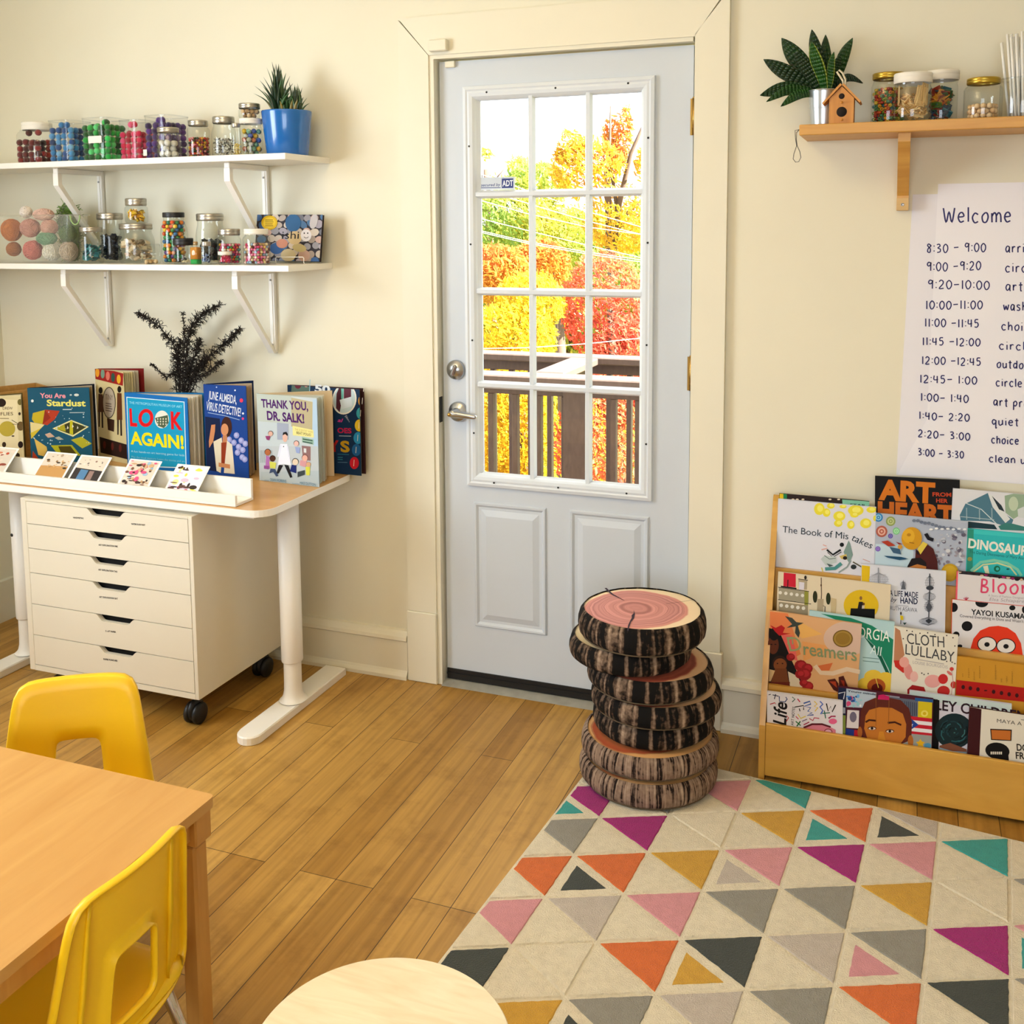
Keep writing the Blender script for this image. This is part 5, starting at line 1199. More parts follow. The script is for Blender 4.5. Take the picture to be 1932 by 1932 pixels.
for cy_ in (193.5, 226):
    P = at((1588.5, cy_), 'y', hy - dp); part(BH, 'perch', MB().lathe([(.0028, 0), (.0032, .012), (0, .0135)], 12, M=Matrix.Translation(P) @ RX, cap=False), m_bh)
rp_ = [at((x, y), 'y', hy) for x, y in ((1592, 163), (1590, 152), (1584, 143), (1579, 136), (1583, 132), (1590, 138), (1595, 150), (1595, 163))]
part(BH, 'rope_loop', MB().tube(rp_, .0026, 8), mat('cotton rope', '#d8ccb0', .9, bump=.5, bscale=400))
BR = 231
r_, x_, rd, hb = simple(1675, RZ, -.07, 62, 96, 'gold lidded jar of multicoloured pony beads on the wooden shelf', 'gold', 11, 60, 0, 0, None, '', base=BR)
pb = MB()
for p in spots(x_, -.07, RZ + .003, rd * .95, hb * .80, .0100):
    if hypot(p[0] - x_, p[1] + .07) < rd * .95 - .019 and p[2] < RZ + hb * .8 - .018: continue
    M = Matrix.Translation(p) @ Matrix.Rotation(rj.uniform(0, 3), 4, 'X') @ Matrix.Rotation(rj.uniform(0, 3), 4, 'Z')
    pb.lathe([(.0022, -.003), (.0044, -.003), (.005, 0), (.0044, .003), (.0022, .003), (.0022, -.003)], 9, c=rj.choice(['#c8501e', '#d89a1e', '#2f7a5a', '#1e6a78', '#a82a1e', '#7a9a2a', '#d8b83a', '#4a8a5a', '#b8401e', '#e08a4a']), M=M, cap=False)
single('pony_beads', pb, m_bead, 'multicoloured pony beads in the gold lidded jar', 'beads', None, 'stuff')
r_, x_, rd, hb = simple(1720, RZ, -.135, 68, 90, 'white lidded jar packed with pale wooden offcuts', 'white', 18, 69, 0, 0, None, '', base=BR)
pieces(x_, -.135, RZ + .002, rd, hb * .7, 190, ['#d8b478', '#cca468', '#e4c890', '#b88c50'], .034, 'pale wooden offcuts in the white lidded jar', 'wood_offcuts', 'offcuts', .06)
mb = MB()
for i in range(16):
    a = rj.uniform(0, 2 * pi); M = Matrix.Translation((x_ + rd * .72 * cos(a), -.135 + rd * .72 * sin(a), RZ + hb * rj.uniform(.62, .74))) @ Matrix.Rotation(a, 4, 'Z') @ Matrix.Rotation(rj.uniform(-.3, .3), 4, 'X')
    mb.bbox((-.001, -.013, -.024), (.001, .013, .024), .0005, c=rj.choice(['#dcbc84', '#d0aa70', '#e4c890']), M=M)
single('wood_slips', mb, m_bead, 'upright pale wooden slips at the top of the white lidded jar', 'slips', None, 'stuff')
r_, x_, rd, hb = simple(1774, RZ, -.062, 58, 97, 'white lidded jar of coloured felt scraps behind the offcut jar', 'white', 17, 62, 0, 0, None, '', base=BR - 3)
pieces(x_, -.062, RZ + .003, rd, hb * .84, 110, ['#b83a22', '#1f6a78', '#4a7a2a', '#d8922a', '#8a2a1e', '#2f5a3a', '#2a3a5a'], .028, 'coloured felt scraps in the rear white lidded jar', 'felt_scraps', 'scraps', .1)
r_, x_, rd, hb = simple(1853, RZ, -.12, 68, 77, 'gold lidded octagonal jar half full of round wooden beads', 'gold', 11, 59, 0, 0, None, '', base=BR - 6)
balls(spots(x_, -.12, RZ + .002, rd * .96, hb * .52, .0142), .0142, ['#d8b488', '#e0c298', '#cca878'], 'wooden_bead', 'round wooden bead in the octagonal jar', 'bead', 'round wooden beads in the octagonal jar', m_bead)
SJ = at((1930, 222), 'y', -.11); k_ = ppm(SJ)
r_, x_, rd, hb = simple(1928, RZ, -.11, 80, 74, 'open glass jar full of white paper straws at the right edge', 'tin', 1, 60, 0, 0, None, '', base=222, open_top=True)
rs_ = random.Random(3)
for i in range(46):
    a = i * 2.39996; q = rd * .78 * sqrt((i + .5) / 46); dx_ = -.012 if i % 5 else .01
    b_ = V3((x_ + q * cos(a) * .8, -.11 + q * sin(a) * .8, RZ + .004)); t_ = V3((x_ + q * cos(a) * 1.12 + dx_, -.11 + q * sin(a) * 1.0, RZ + .200 + rs_.uniform(-.014, .014)))
    single('paper_straw', MB().tube([b_, t_], .0031, 8), mat('white paper', '#eceae4', .7), 'white paper straw standing in the open glass jar', 'straw', 'paper straws in the open jar')

# ================================================================== DESK TOP
m_print = attr_mat('printed paper', 0.5, spec=0.13)
m_page = mat('book pages', '#d9cfb8', 0.8, var=.12, vscale=4, stretch=(400, 400, 1))
m_card = attr_mat('photo print', 0.35)
# photo ledge
TL0, TL1 = -1.56, -.427
tray = MB(); n0 = .0008
zt0 = DT + n0
tray.bbox((TL0, -.531, zt0), (TL1, -.440, zt0 + .009), .0008).bbox((TL0, -.531, zt0 + .0092), (TL1, -.521, zt0 + .034), .0008).bbox((TL0, -.450, zt0 + .0092), (TL1, -.440, zt0 + .066), .0008)
single('photo_ledge', tray, m_white, 'long white photo ledge along the front of the desk, holding small photo cards', 'ledge')
def card(BL, BR, TRp, TLp, label, draw):
    y0, y1, z0 = -.5185, -.4535, zt0 + .0105
    B0 = at(BL, 'y', y0); B1 = at(BR, 'y', y0); T0 = at(TLp, 'y', y1); T1 = at(TRp, 'y', y1)
    x0, x1 = (B0.x + T0.x) / 2, (B1.x + T1.x) / 2; zt_ = (T0.z + T1.z) / 2
    V = V3((0, y1 - y0, zt_ - (zt0 + .030))).normalized(); O = V3((x0, y0 + .0015, zt0 + .026)); O = O - V * .0; U = V3((1, 0, 0)); N = U.cross(V) 
    h = (zt_ - O.z) / V.z; w = x1 - x0; mb = MB()
    vs = [O, O + U * w, O + U * w + V * h, O + V * h]; mb.prism(vs, N * -.0012, c='#e9e6df')
    A = Art(mb, O, U, V, N, lift=.0001); A.clip = (w, h)
    A.uvpoly([(w * .06, h * .05), (w * .94, h * .05), (w * .94, h * .95), (w * .06, h * .95)], '#cfc4b4')
    A.w, A.hh = w, h; draw(A)
    single('photo_card', mb, m_card, label, 'photo card')
def uvell(A, u, v, ru, rv, c): A.uvpoly([(A.w * (u + ru * cos(2 * pi * i / 12)), A.hh * (v + rv * sin(2 * pi * i / 12))) for i in range(12)], c)
def blot(A, cols, n, seed, u=(.1, .9), v=(.08, .92), s=(.03, .12)):
    r = random.Random(seed)
    for _ in range(n):
        cu, cv, ru, rv = r.uniform(*u), r.uniform(*v), r.uniform(*s), r.uniform(*s)
        ru = min(ru, cu - .06, .94 - cu); rv = min(rv, cv - .05, .95 - cv)
        if ru > .004 and rv > .004:
            a = r.uniform(0, 3); uvell(A, cu, cv, ru, rv * r.uniform(.4, 1), r.choice(cols))
card((-58, 888), (0, 894), (41, 848), (-14, 842), 'photo card with red and brown shapes, cut by the left edge of the picture', lambda A: (blot(A, ['#b8482a', '#c87a5a', '#d8c8b8', '#8a3a2a', '#e0d4c4'], 30, 1)))
card((54, 896), (113, 901), (148, 857), (93, 853), 'photo card with people round a tan table, second from the left', lambda A: (A.uvpoly([(A.w * .06, A.hh * .05), (A.w * .94, A.hh * .05), (A.w * .94, A.hh * .5), (A.w * .06, A.hh * .45)], '#b88a50'), blot(A, ['#2a201a', '#3a2c22', '#c8a070', '#8a6a44'], 16, 2, v=(.4, .7), s=(.02, .07)), blot(A, ['#a8927a', '#d8ccb8'], 8, 3, v=(.72, .9), s=(.02, .06))))
card((120, 900), (178, 908), (215, 865), (156, 858), 'photo card with a white top and a dark blue lower half, third from the left', lambda A: (A.uvpoly([(A.w * .06, A.hh * .05), (A.w * .94, A.hh * .05), (A.w * .94, A.hh * .45), (A.w * .06, A.hh * .5)], '#2a2426'), A.uvpoly([(A.w * .25, A.hh * .06), (A.w * .5, A.hh * .06), (A.w * .5, A.hh * .44), (A.w * .25, A.hh * .45)], '#4a78a0'), A.uvpoly([(A.w * .55, A.hh * .08), (A.w * .72, A.hh * .08), (A.w * .7, A.hh * .42), (A.w * .55, A.hh * .42)], '#8a7068'), blot(A, ['#8a6a60', '#5a4a48', '#d8ccc4'], 14, 5, v=(.6, .85), s=(.012, .04))))
card((217, 912), (273, 918), (310, 872), (246, 866), 'photo card crowded with dark, pink and tan shapes, fourth from the left', lambda A: blot(A, ['#2a1c1a', '#4a302a', '#b08a60', '#d84a7a', '#e0d0c4', '#8fb0c8', '#7a4a3a', '#c8a078'], 60, 7, s=(.03, .1)))
card((302, 918), (363, 928), (402, 882), (340, 876), 'photo card of pale lilac and yellow splashes, at the right end of the ledge', lambda A: (A.uvpoly([(A.w * .06, A.hh * .05), (A.w * .94, A.hh * .05), (A.w * .94, A.hh * .95), (A.w * .06, A.hh * .95)], '#dcd6e4'), blot(A, ['#e8d84a', '#f0e490', '#c8b0c8', '#e8e4f0'], 18, 9), blot(A, ['#2a2024', '#5a3a34', '#c84a5a'], 12, 12, v=(.05, .3)), blot(A, ['#3a2a20'], 6, 14, u=(.1, .4), v=(.75, .9), s=(.02, .08))))
# wooden box at the back left
m_boxw = wood('plain box wood', '#a87a3a', '#bd8f4c', .5, (6, 40, 40))
a_ = V3((-1.683, -.030, 0)); u_ = V3((.89, -.45, 0)).normalized(); v_ = V3((-.45, -.89, 0)).normalized(); wq, dq, hz = .165, .185, .245
BX = thing('wooden_box', 'open wooden box at the back left corner of the desk', 'box', tuple(a_ + u_ * wq / 2 + v_ * dq / 2 + V3((0, 0, DT))))
Mb = Matrix(((u_.x, v_.x, 0, a_.x), (u_.y, v_.y, 0, a_.y), (0, 0, 1, DT + .0006), (0, 0, 0, 1)))
for nm, p, q in (('side_panel', (0, 0, 0), (wq, .007, hz)), ('side_panel', (0, dq - .007, 0), (wq, dq, hz)), ('end_panel', (0, .0071, 0), (.007, dq - .0071, hz)), ('end_panel', (wq - .007, .0071, 0), (wq, dq - .0071, hz)), ('bottom_panel', (.0071, .0071, .001), (wq - .0071, dq - .0071, .006))):
    part(BX, nm, MB().bbox(p, q, .0008, M=Mb), m_boxw)
# dark dried branches in a slim vase
vx, vy = -.965, -.085
VS = thing('branch_vase', 'bundle of feathery blackish dried branches in a dark vase behind the blue books', 'branches', (vx, vy, DT))
part(VS, 'vase', MB().lathe([(0, .001), (.030, .001), (.036, .03), (.040, .09), (.036, .16), (.030, .19), (.0285, .19), (.034, .155), (0, .15)], 28, M=Matrix.Translation((vx, vy, DT + .0005)), cap=False), mat('black vase', '#14100d', .4))
m_twig = mat('dark dried twig', '#1c130d', .85)
rt_ = random.Random(21)
def sprig(pts, dy, spread, nn_, ln):
    Q = [at(p, 'y', vy + dy * (i / (len(pts) - 1))) for i, p in enumerate(pts)]
    Q = [V3((vx + rt_.uniform(-.015, .015), vy, DT + .17))] + Q; mb = MB(); S_ = []
    for i in range(len(Q) - 1):
        for t in range(8): S_.append(Q[i].lerp(Q[i + 1], t / 8))
    S_.append(Q[-1]); mb.tube(S_, [.0026 * (1 - .75 * i / len(S_)) for i in range(len(S_))], 5)
    for _ in range(nn_):
        f = rt_.random() ** .8; i = int(f * (len(S_) - 2)); p = S_[i].lerp(S_[i + 1], rt_.random()); t = (S_[i + 1] - S_[i]).normalized()
        d = (t * rt_.uniform(.1, .9) + V3((rt_.gauss(0, .6), rt_.gauss(0, .6), rt_.gauss(-.15, .6)))).normalized(); l = ln * rt_.uniform(.5, 1.2) * (1.15 - .6 * f) * spread
        q = p + d * l; c_ = q + V3((rt_.uniform(-.3, .3), rt_.uniform(-.3, .3), rt_.uniform(-.9, .1))) * l * .5
        mb.tube([p, q, c_], [.0014, .0012, .0006], 3, cap=False)
        if rt_.random() < .7:
            for k in range(2):
                e = p.lerp(q, rt_.uniform(.3, .9)); mb.tube([e, e + V3((rt_.gauss(0, 1), rt_.gauss(0, 1), rt_.gauss(-.3, 1))).normalized() * l * .5], [.0011, .0005], 3, cap=False)
    part(VS, 'branch', mb, m_twig)
for pts, dy, sp, n_, ln in (([(340, 690), (325, 645), (300, 615), (275, 598), (257, 588)], -.03, 1, 230, .03), ([(350, 700), (352, 650), (362, 615), (385, 590), (418, 574)], .02, 1.15, 300, .034), ([(368, 700), (395, 672), (420, 650), (440, 632), (454, 618)], -.02, 1.05, 260, .032),
                            ([(330, 700), (315, 712), (300, 700), (290, 690), (284, 686)], -.06, .8, 90, .02), ([(372, 715), (395, 700), (410, 688), (418, 680)], -.05, .9, 130, .026), ([(345, 690), (350, 640), (346, 605), (344, 588)], .03, .8, 110, .022), ([(352, 715), (360, 690), (372, 660), (378, 640)], -.03, 1.1, 240, .03), ([(338, 715), (334, 690), (336, 660), (342, 640)], .01, 1.1, 240, .03), ([(358, 720), (366, 700), (380, 690), (390, 676)], .0, 1.1, 200, .028)):
    sprig(pts, dy, sp, n_, ln)

# ---- standing picture books on the desk
def open_book(label, S, E, h, back_deg, cover, back_c, draw, npg=7, spread=.75, page_c='#d8ccb2', back_draw=None, zb=None, wf=1.0, cat='book'):
    """a picture book standing open: spine at S, front cover to E, back cover swung back_deg behind it"""
    z = (DT + .0007) if zb is None else zb; S = V3((S[0], S[1], z)); E = V3((E[0], E[1], z)); U = (E - S); w = U.length; U.normalize(); V = V3((0, 0, 1)); N = U.cross(V)
    root = thing('picture_book', label, cat, tuple(S + U * w * .5)); T = .0025
    fc = MB().prism([S, E, E + V * h, S + V * h], N * -T, c=cover)
    A = Art(fc, S, U, V, N, lift=.0001); A.clip = (w, h); A.w, A.hh = w, h; draw(A)
    part(root, 'front_cover', fc, m_print)
    rot = lambda d: (Matrix.Rotation(radians(d), 3, 'Z') @ U)
    bd = rot(back_deg); bn = bd.cross(V); Sb = S - N * .012
    bc = MB().prism([Sb, Sb + bd * w, Sb + bd * w + V * h, Sb + V * h], bn * T, c=back_c)
    part(root, 'back_cover', bc, m_print)
    pg = MB(); cols = [page_c] * 5 + ['#c9bda4', '#b8ad98']
    for k in range(npg):
        f = (k + .6) / npg; d = rot(2.0 + (back_deg * spread - 2) * f * f if back_deg > 25 else 1 + (back_deg - 2.5) * f); s_ = S - N * (.0032 + .0075 * f); nn_ = d.cross(V); th = min(.004, .0095 / npg + .0006 * back_deg / 10)
        wp = w * (.965 - .012 * (k % 2)) * wf
        pg.prism([s_ + V * .003, s_ + d * wp + V * .003, s_ + d * wp + V * (h - .004), s_ + V * (h - .004)], nn_ * -th, c=cols[k % 7])
    part(root, 'pages', pg, m_print)
    sp = MB().prism([S + N * -T, S, S + V * h, S + V * h + N * -T], U * -.0015, c=cover).prism([S + N * -T - U * .0015, Sb - U * .0015 + bn * T, Sb - U * .0015 + bn * T + V * h, S + N * -T - U * .0015 + V * h], U * -.001, c=cover)
    part(root, 'spine', sp, m_print)
    return root
def topq(TL, TR, ys, ye):
    a, b = at(TL, 'y', ys), at(TR, 'y', ye)
    return (a.x, ys), (b.x, ye), (a.z + b.z) / 2 - DT
def full(A, c): A.uvpoly([(0, 0), (A.w, 0), (A.w, A.hh), (0, A.hh)], c); return A
def face(A, p, r, skin, hair, k=1.15):
    A.ell((p[0], p[1] - r * .15), r * k, r * k * 1.05, hair, 14); A.ell(p, r, r * 1.12, skin, 14)
# cream butterfly book
def d_drew(A):
    full(A, '#d8cca0'); A.crop(0, 690, 7.728)
    A.poly([(-200, 450), (320, 450), (320, 1320), (-200, 1320)], '#d6c99c'); A.poly([(-200, 470), (250, 500), (275, 1230), (-200, 1230)], '#e2d6ae')
    A.ell((20, 540), 68, 62, '#2a1c14'); A.text('DREW', (40, 640), (185, 640), 40, '#5a4a30', bold=.01); A.text('FLIES', (10, 726), (192, 722), 48, '#5a4a30', bold=.01); A.rows((0, 768), (130, 770), 1, 8, 12, '#8a7a58', 0)
    A.ell((105, 920), 118, 112, '#b5a23c', 22)
    for x, y, r, c in ((290, 530, 34, '#6a6030'), (285, 700, 18, '#3a2c20'), (300, 880, 52, '#6a5430'), (300, 1150, 38, '#2a1c18'), (260, 1310, 30, '#2a2018'), (60, 1150, 30, '#3a2c20')): A.ell((x, y), r, r * 1.3, c)
    A.line([(170, 790), (270, 850)], 8, '#2a2018'); A.line([(180, 850), (270, 860)], 6, '#2a2018'); A.ell((190, 1025), 22, 10, '#3a2c20')
open_book('cream picture book with a yellow disc and insects, at the far left of the desk', (-1.598, -.345), (-1.498, -.285), .245, 24, '#d0c498', '#6a5c34', d_drew)
# deep teal book
def d_star(A):
    full(A, '#1a5068'); A.crop(0, 690, 7.728)
    A.text('You Are', (583, 468), (957, 470), 70, '#e0909c', bold=.03); A.text('Stardust', (683, 585), (1250, 590), 92, '#dcd86a', bold=.03)
    A.rows((915, 638), (1045, 638), 1, 0, 12, '#c8d4d4', 0); A.rows((1015, 684), (1235, 682), 1, 0, 9, '#b8c8c8', 0)
    A.poly([(480, 690), (655, 645), (620, 850), (500, 830), (465, 780)], '#b8a424'); A.poly([(655, 640), (870, 660), (800, 780), (690, 868), (620, 850)], '#a8381e'); A.poly([(655, 640), (740, 760), (620, 850)], '#8a2a18')
    A.poly([(440, 820), (650, 860), (590, 920), (455, 1060)], '#d8c88a'); A.poly([(445, 980), (600, 910), (460, 1065)], '#c8b030')
    A.poly([(765, 915), (1040, 790), (1295, 890), (1065, 1035)], '#d8d49a'); A.poly([(800, 915), (1040, 812), (1262, 892), (1063, 1012)], '#3a3a1e'); A.poly([(1020, 805), (1060, 805), (1068, 1010), (1015, 990)], '#b8b020'); A.poly([(800, 915), (940, 860), (960, 960)], '#a8a020')
    for x, y, s in ((985, 900, 26), (1060, 880, 24), (1130, 900, 22)): A.poly([(x, y - s), (x + s * .7, y + s * .4), (x - s * .4, y + s)], '#d8d4c0')
    A.poly([(655, 1000), (730, 975), (800, 1035), (700, 1050)], '#c0a088'); A.poly([(800, 1050), (860, 1030), (930, 1075), (850, 1082)], '#a8a890'); A.poly([(1035, 1080), (1190, 1035), (1340, 1135), (1200, 1205)], '#a8a428')
    A.poly([(500, 1060), (680, 1180), (690, 1230), (640, 1320), (560, 1300)], '#d0b058'); A.poly([(740, 1160), (1050, 1155), (1180, 1310), (860, 1310)], '#a8a81e'); A.poly([(850, 1175), (1030, 1172), (1120, 1290), (900, 1290)], '#4a4010'); A.poly([(480, 1240), (580, 1380), (470, 1380)], '#a83a1e')
    r = random.Random(2)
    for _ in range(34): A.ell((r.uniform(430, 1300), r.uniform(600, 1150)), *(2 * [r.uniform(4, 11)]), '#b8d0d4', 8)
    A.ell((475, 512), 20, 22, '#d8e0e0', 10); A.ell((1035, 425), 18, 12, '#b8c8c8', 8); A.ell((1118, 425), 36, 20, '#c8d0c8', 10)
open_book('deep teal picture book with pink and yellow lettering and angular paper shapes', *topq((52, 731), (168, 733), -.305, -.225), 21, '#174a60', '#141a28', d_star, page_c='#8a7a5c')
# tall red and cream book
def d_tiny(A):
    full(A, '#c8b888'); A.crop(0, 660, 5.367)
    A.poly([(955, 160), (1250, 240), (1245, 365), (965, 295)], '#8f1f1c')
    for x, y, c in ((987, 230, '#d8922a'), (1040, 243, '#6a8a78'), (1092, 264, '#c86a5a'), (1145, 280, '#2a4a40'), (1203, 297, '#d8a02a')): A.ell((x, y), 20, 46, c)
    A.ell((1105, 535), 68, 160, '#3a3226', 26); A.ell((1105, 535), 60, 150, '#a89a86', 26); A.text('TINY', (1070, 500), (1145, 512), 52, '#5a4a44'); A.rows((1070, 540), (1140, 552), 4, 24, 9, '#5a4a44', .2)
    for x, y0_, y1_, c in ((1020, 410, 780, '#4a3020'), (1210, 400, 860, '#5a3018')):
        A.ell((x, y0_), 20, 34, '#1a1410'); A.poly([(x - 22, y0_ + 35), (x + 22, y0_ + 40), (x + 30, y1_ - 150), (x - 26, y1_ - 150)], c); A.poly([(x - 22, y1_ - 150), (x - 6, y1_ - 150), (x - 8, y1_), (x - 20, y1_)], '#2a1c14'); A.poly([(x + 8, y1_ - 150), (x + 24, y1_ - 150), (x + 28, y1_ + 10), (x + 12, y1_ + 10)], '#2a1c14')
    A.poly([(1085, 690), (1160, 710), (1155, 830), (1095, 810)], '#3a2418'); A.poly([(1010, 880), (1290, 960), (1295, 1110), (1020, 1040)], '#2a1a14')
    for x in (1060, 1140, 1220): A.ell((x, 950 + (x - 1000) * .2), 14, 40, '#5a241c')
open_book('tall cream and red book with two figures and an oval, behind the bright blue one', *topq((179, 691), (233, 708), -.135, -.175), 33, '#b8a878', '#7a1a18', d_tiny, page_c='#d0c496')
# bright blue book
def d_look(A):
    full(A, '#1466ae'); A.crop(0, 660, 5.367)
    A.poly([(1280, 475), (1868, 525), (1890, 1200), (1305, 1180)], '#cfe4ec'); A.poly([(1287, 483), (1861, 532), (1882, 1190), (1312, 1172)], '#1793bd')
    A.text('THE METROPOLITAN MUSEUM OF ART', (1310, 545), (1845, 590), 24, '#8fd0e4')
    A.text('L', (1318, 765), (1390, 772), 172, '#d01018', bold=.035); A.ell((1478, 690), 76, 92, '#d01018', 26, .1); A.ell((1478, 690), 42, 56, '#1793bd', 22, .1)
    A.ell((1640, 705), 72, 90, '#d8d8cc', 26); A.poly([(1570, 690), (1700, 660), (1708, 740), (1660, 792), (1600, 770)], '#4a5a44')
    for i in range(4):
        for j in range(3): A.ell((1598 + i * 28, 700 + j * 26), 7, 9, '#d4d0b8', 6)
    A.text('K', (1735, 795), (1850, 808), 172, '#d01018', bold=.035); A.text('AGAIN!', (1325, 950), (1865, 1000), 128, '#e8d414', bold=.035)
    A.text('A fun hands-on art learning game for kids', (1330, 1035), (1870, 1078), 20, '#a8dcec'); A.text('Play the visual memory: Learn the stories and art', (1335, 1092), (1875, 1140), 20, '#7cc4dc')
open_book('bright blue picture book with huge red and yellow capitals, middle of the desk', *topq((235, 742), (353, 750), -.235, -.262), 20, '#1258a0', '#1a6aa0', d_look, page_c='#d8d2c4')
# navy book
def d_june(A):
    full(A, '#173f8c'); A.crop(340, 660, 5.084)
    A.text('JUNE ALMEIDA,', (270, 470), (540, 520), 78, '#d4dce8', bold=.012); A.text('VIRUS DETECTIVE!', (248, 575), (578, 640), 82, '#d4dce8', bold=.012); A.line([(265, 602), (420, 630), (570, 672)], 7, '#8fa8d0')
    A.poly([(240, 640), (380, 660), (400, 900), (360, 1170), (250, 1150)], '#0f1c40')
    for x, y in ((540, 820), (585, 870), (515, 890), (560, 930), (600, 960), (550, 985), (595, 1030), (625, 900), (470, 860), (620, 1050)): A.ell((x, y), 27, 30, '#8f94c8', 10); A.ell((x - 4, y - 4), 16, 18, '#aab0dc', 8)
    A.ell((445, 740), 52, 100, '#3a1c14', 18); A.ell((428, 765), 36, 58, '#c88a60', 16); A.poly([(410, 820), (450, 820), (455, 900), (405, 900)], '#b87a52')
    A.poly([(300, 720), (338, 715), (335, 780), (318, 880), (280, 940), (276, 880)], '#c08258'); A.poly([(320, 880), (400, 840), (410, 960), (390, 1180), (350, 1160)], '#d4ccb4'); A.poly([(395, 890), (455, 885), (460, 1100), (395, 1090)], '#8a3418'); A.poly([(450, 870), (500, 910), (525, 1190), (420, 1180)], '#d8d0bc'); A.poly([(370, 1080), (480, 1100), (480, 1140), (370, 1120)], '#c08258')
    A.ell((588, 485), 17, 20, '#d83a5a', 10); A.ell((603, 660), 12, 13, '#c83a7a', 8); A.ell((604, 610), 10, 11, '#d8e0f0', 8); A.ell((350, 358), 7, 8, '#a8c0e8', 6); A.ell((528, 388), 8, 9, '#d8e0f0', 6)
open_book('navy picture book showing a woman in a lab coat, right of the bright blue one', *topq((384, 721), (464, 733), -.227, -.214), 42, '#122f70', '#10234e', d_june, npg=6, page_c='#a8927c')
# pale grey-blue book
def d_salk(A):
    full(A, '#b9c6cc'); A.crop(480, 730, 8.05)
    A.poly([(30, 80), (560, 110), (560, 560), (40, 520)], '#b3beb8'); A.poly([(560, 160), (890, 230), (890, 660), (560, 600)], '#b0a888'); A.poly([(885, 190), (1000, 190), (1040, 1260), (920, 1250), (880, 700)], '#a9c4dc')
    A.poly([(60, 900), (960, 900), (1040, 1260), (1035, 1560), (90, 1500)], '#b4bec4'); A.poly([(100, 1290), (1035, 1270), (1035, 1560), (95, 1480)], '#a9b8bf')
    A.text('THANK YOU,', (105, 305), (818, 355), 125, '#4a1a63', bold=.03, shear=-.05); A.text('DR. SALK!', (190, 495), (760, 548), 135, '#4a1a63', bold=.035, shear=-.05)
    A.poly([(580, 590), (895, 655), (905, 770), (585, 735)], '#ddd890'); A.text('THE SCIENTIST WHO', (615, 660), (885, 705), 34, '#b0a060'); A.text('BEAT POLIO', (640, 712), (860, 748), 38, '#5a4a2a', bold=.012)
    A.poly([(725, 755), (900, 800), (900, 880), (725, 840)], '#8fb0a0'); A.rows((735, 790), (890, 818), 2, 40, 16, '#2a4a44', .1)
    for i in range(9): A.poly([(85 + i * 22, 960), (92 + i * 22, 960), (98 + i * 22, 1150), (91 + i * 22, 1150)], '#7a8a88')
    A.poly([(345, 540), (520, 560), (520, 800), (350, 800)], '#9aa4b8'); A.poly([(720, 890), (855, 905), (855, 1120), (740, 1110)], '#8a6a6a'); A.poly([(750, 930), (790, 935), (790, 1000), (752, 995)], '#c8ccd0')
    # the doctor
    A.poly([(375, 1180), (440, 1190), (375, 1310), (330, 1330)], '#1a1a1e'); A.poly([(455, 1180), (520, 1190), (580, 1370), (545, 1380)], '#1a1a1e')
    A.poly([(395, 865), (500, 865), (560, 1190), (440, 1170), (360, 1190)], '#dfe4f2'); A.poly([(390, 880), (420, 880), (385, 1060), (350, 1060)], '#d4daec'); A.poly([(490, 880), (515, 900), (545, 1070), (520, 1060)], '#d4daec')
    A.ell((468, 765), 38, 72, '#d9b0a0', 18); A.poly([(430, 735), (440, 690), (490, 680), (512, 720), (505, 745), (470, 715)], '#1c1818'); A.line([(440, 910), (452, 900)], 14, '#2a2a30')
    # walking children
    for fx, fy, r_, sk, hr, body, bc in ((205, 995, 42, '#a8643c', '#2a1814', [(180, 1040), (235, 1060), (240, 1240), (170, 1240)], '#a86aa8'), (280, 1090, 40, '#4a2a1c', '#2a1612', [(230, 1130), (335, 1150), (320, 1240), (240, 1230)], '#c8cc5a'), (625, 1140, 44, '#d8c8b0', '#14101a', [(570, 1180), (640, 1190), (640, 1310), (540, 1280)], '#1e2a6a'), (770, 1080, 42, '#d8a898', '#6a3a30', [(700, 1110), (800, 1120), (780, 1220), (690, 1190)], '#c8949a'), (640, 860, 36, '#d8b0a8', '#2a2024', [(620, 910), (700, 920), (690, 1010), (640, 1000)], '#8fa0cc'), (250, 710, 34, '#d0a898', '#1a1418', [(170, 745), (250, 740), (230, 810), (190, 800)], '#8a3a6a'), (825, 1180, 32, '#c8a080', '#b88a6a', [(780, 1210), (850, 1210), (845, 1340), (790, 1340)], '#c8cc4a')):
        A.poly(body, bc); face(A, (fx, fy), r_, sk, hr)
    A.poly([(250, 1240), (320, 1245), (370, 1350), (335, 1360), (290, 1290), (230, 1310)], '#3a4a6a'); A.poly([(660, 1290), (770, 1260), (770, 1330), (660, 1370)], '#3a4448'); A.poly([(150, 1190), (230, 1200), (220, 1250), (150, 1240)], '#8a4a8a')
    A.text('DEAN ROBBINS', (245, 1425), (490, 1450), 40, '#4a7a94'); A.text('MIKE DUTTON', (695, 1475), (935, 1505), 40, '#4a7a94'); A.rows((160, 1412), (225, 1418), 1, 0, 8, '#8a9aa4', 0); A.rows((575, 1462), (680, 1472), 1, 0, 8, '#8a9aa4', 0)
bkS = open_book('pale grey-blue picture book with purple hand-lettered capitals at the desk\'s right edge', (-.553, -.222), (-.318, -.238), .289, 36, '#b4c4cc', '#cdb894', d_salk, npg=6, page_c='#b9bdb2', spread=.62, wf=.97)
tx = MB(); 
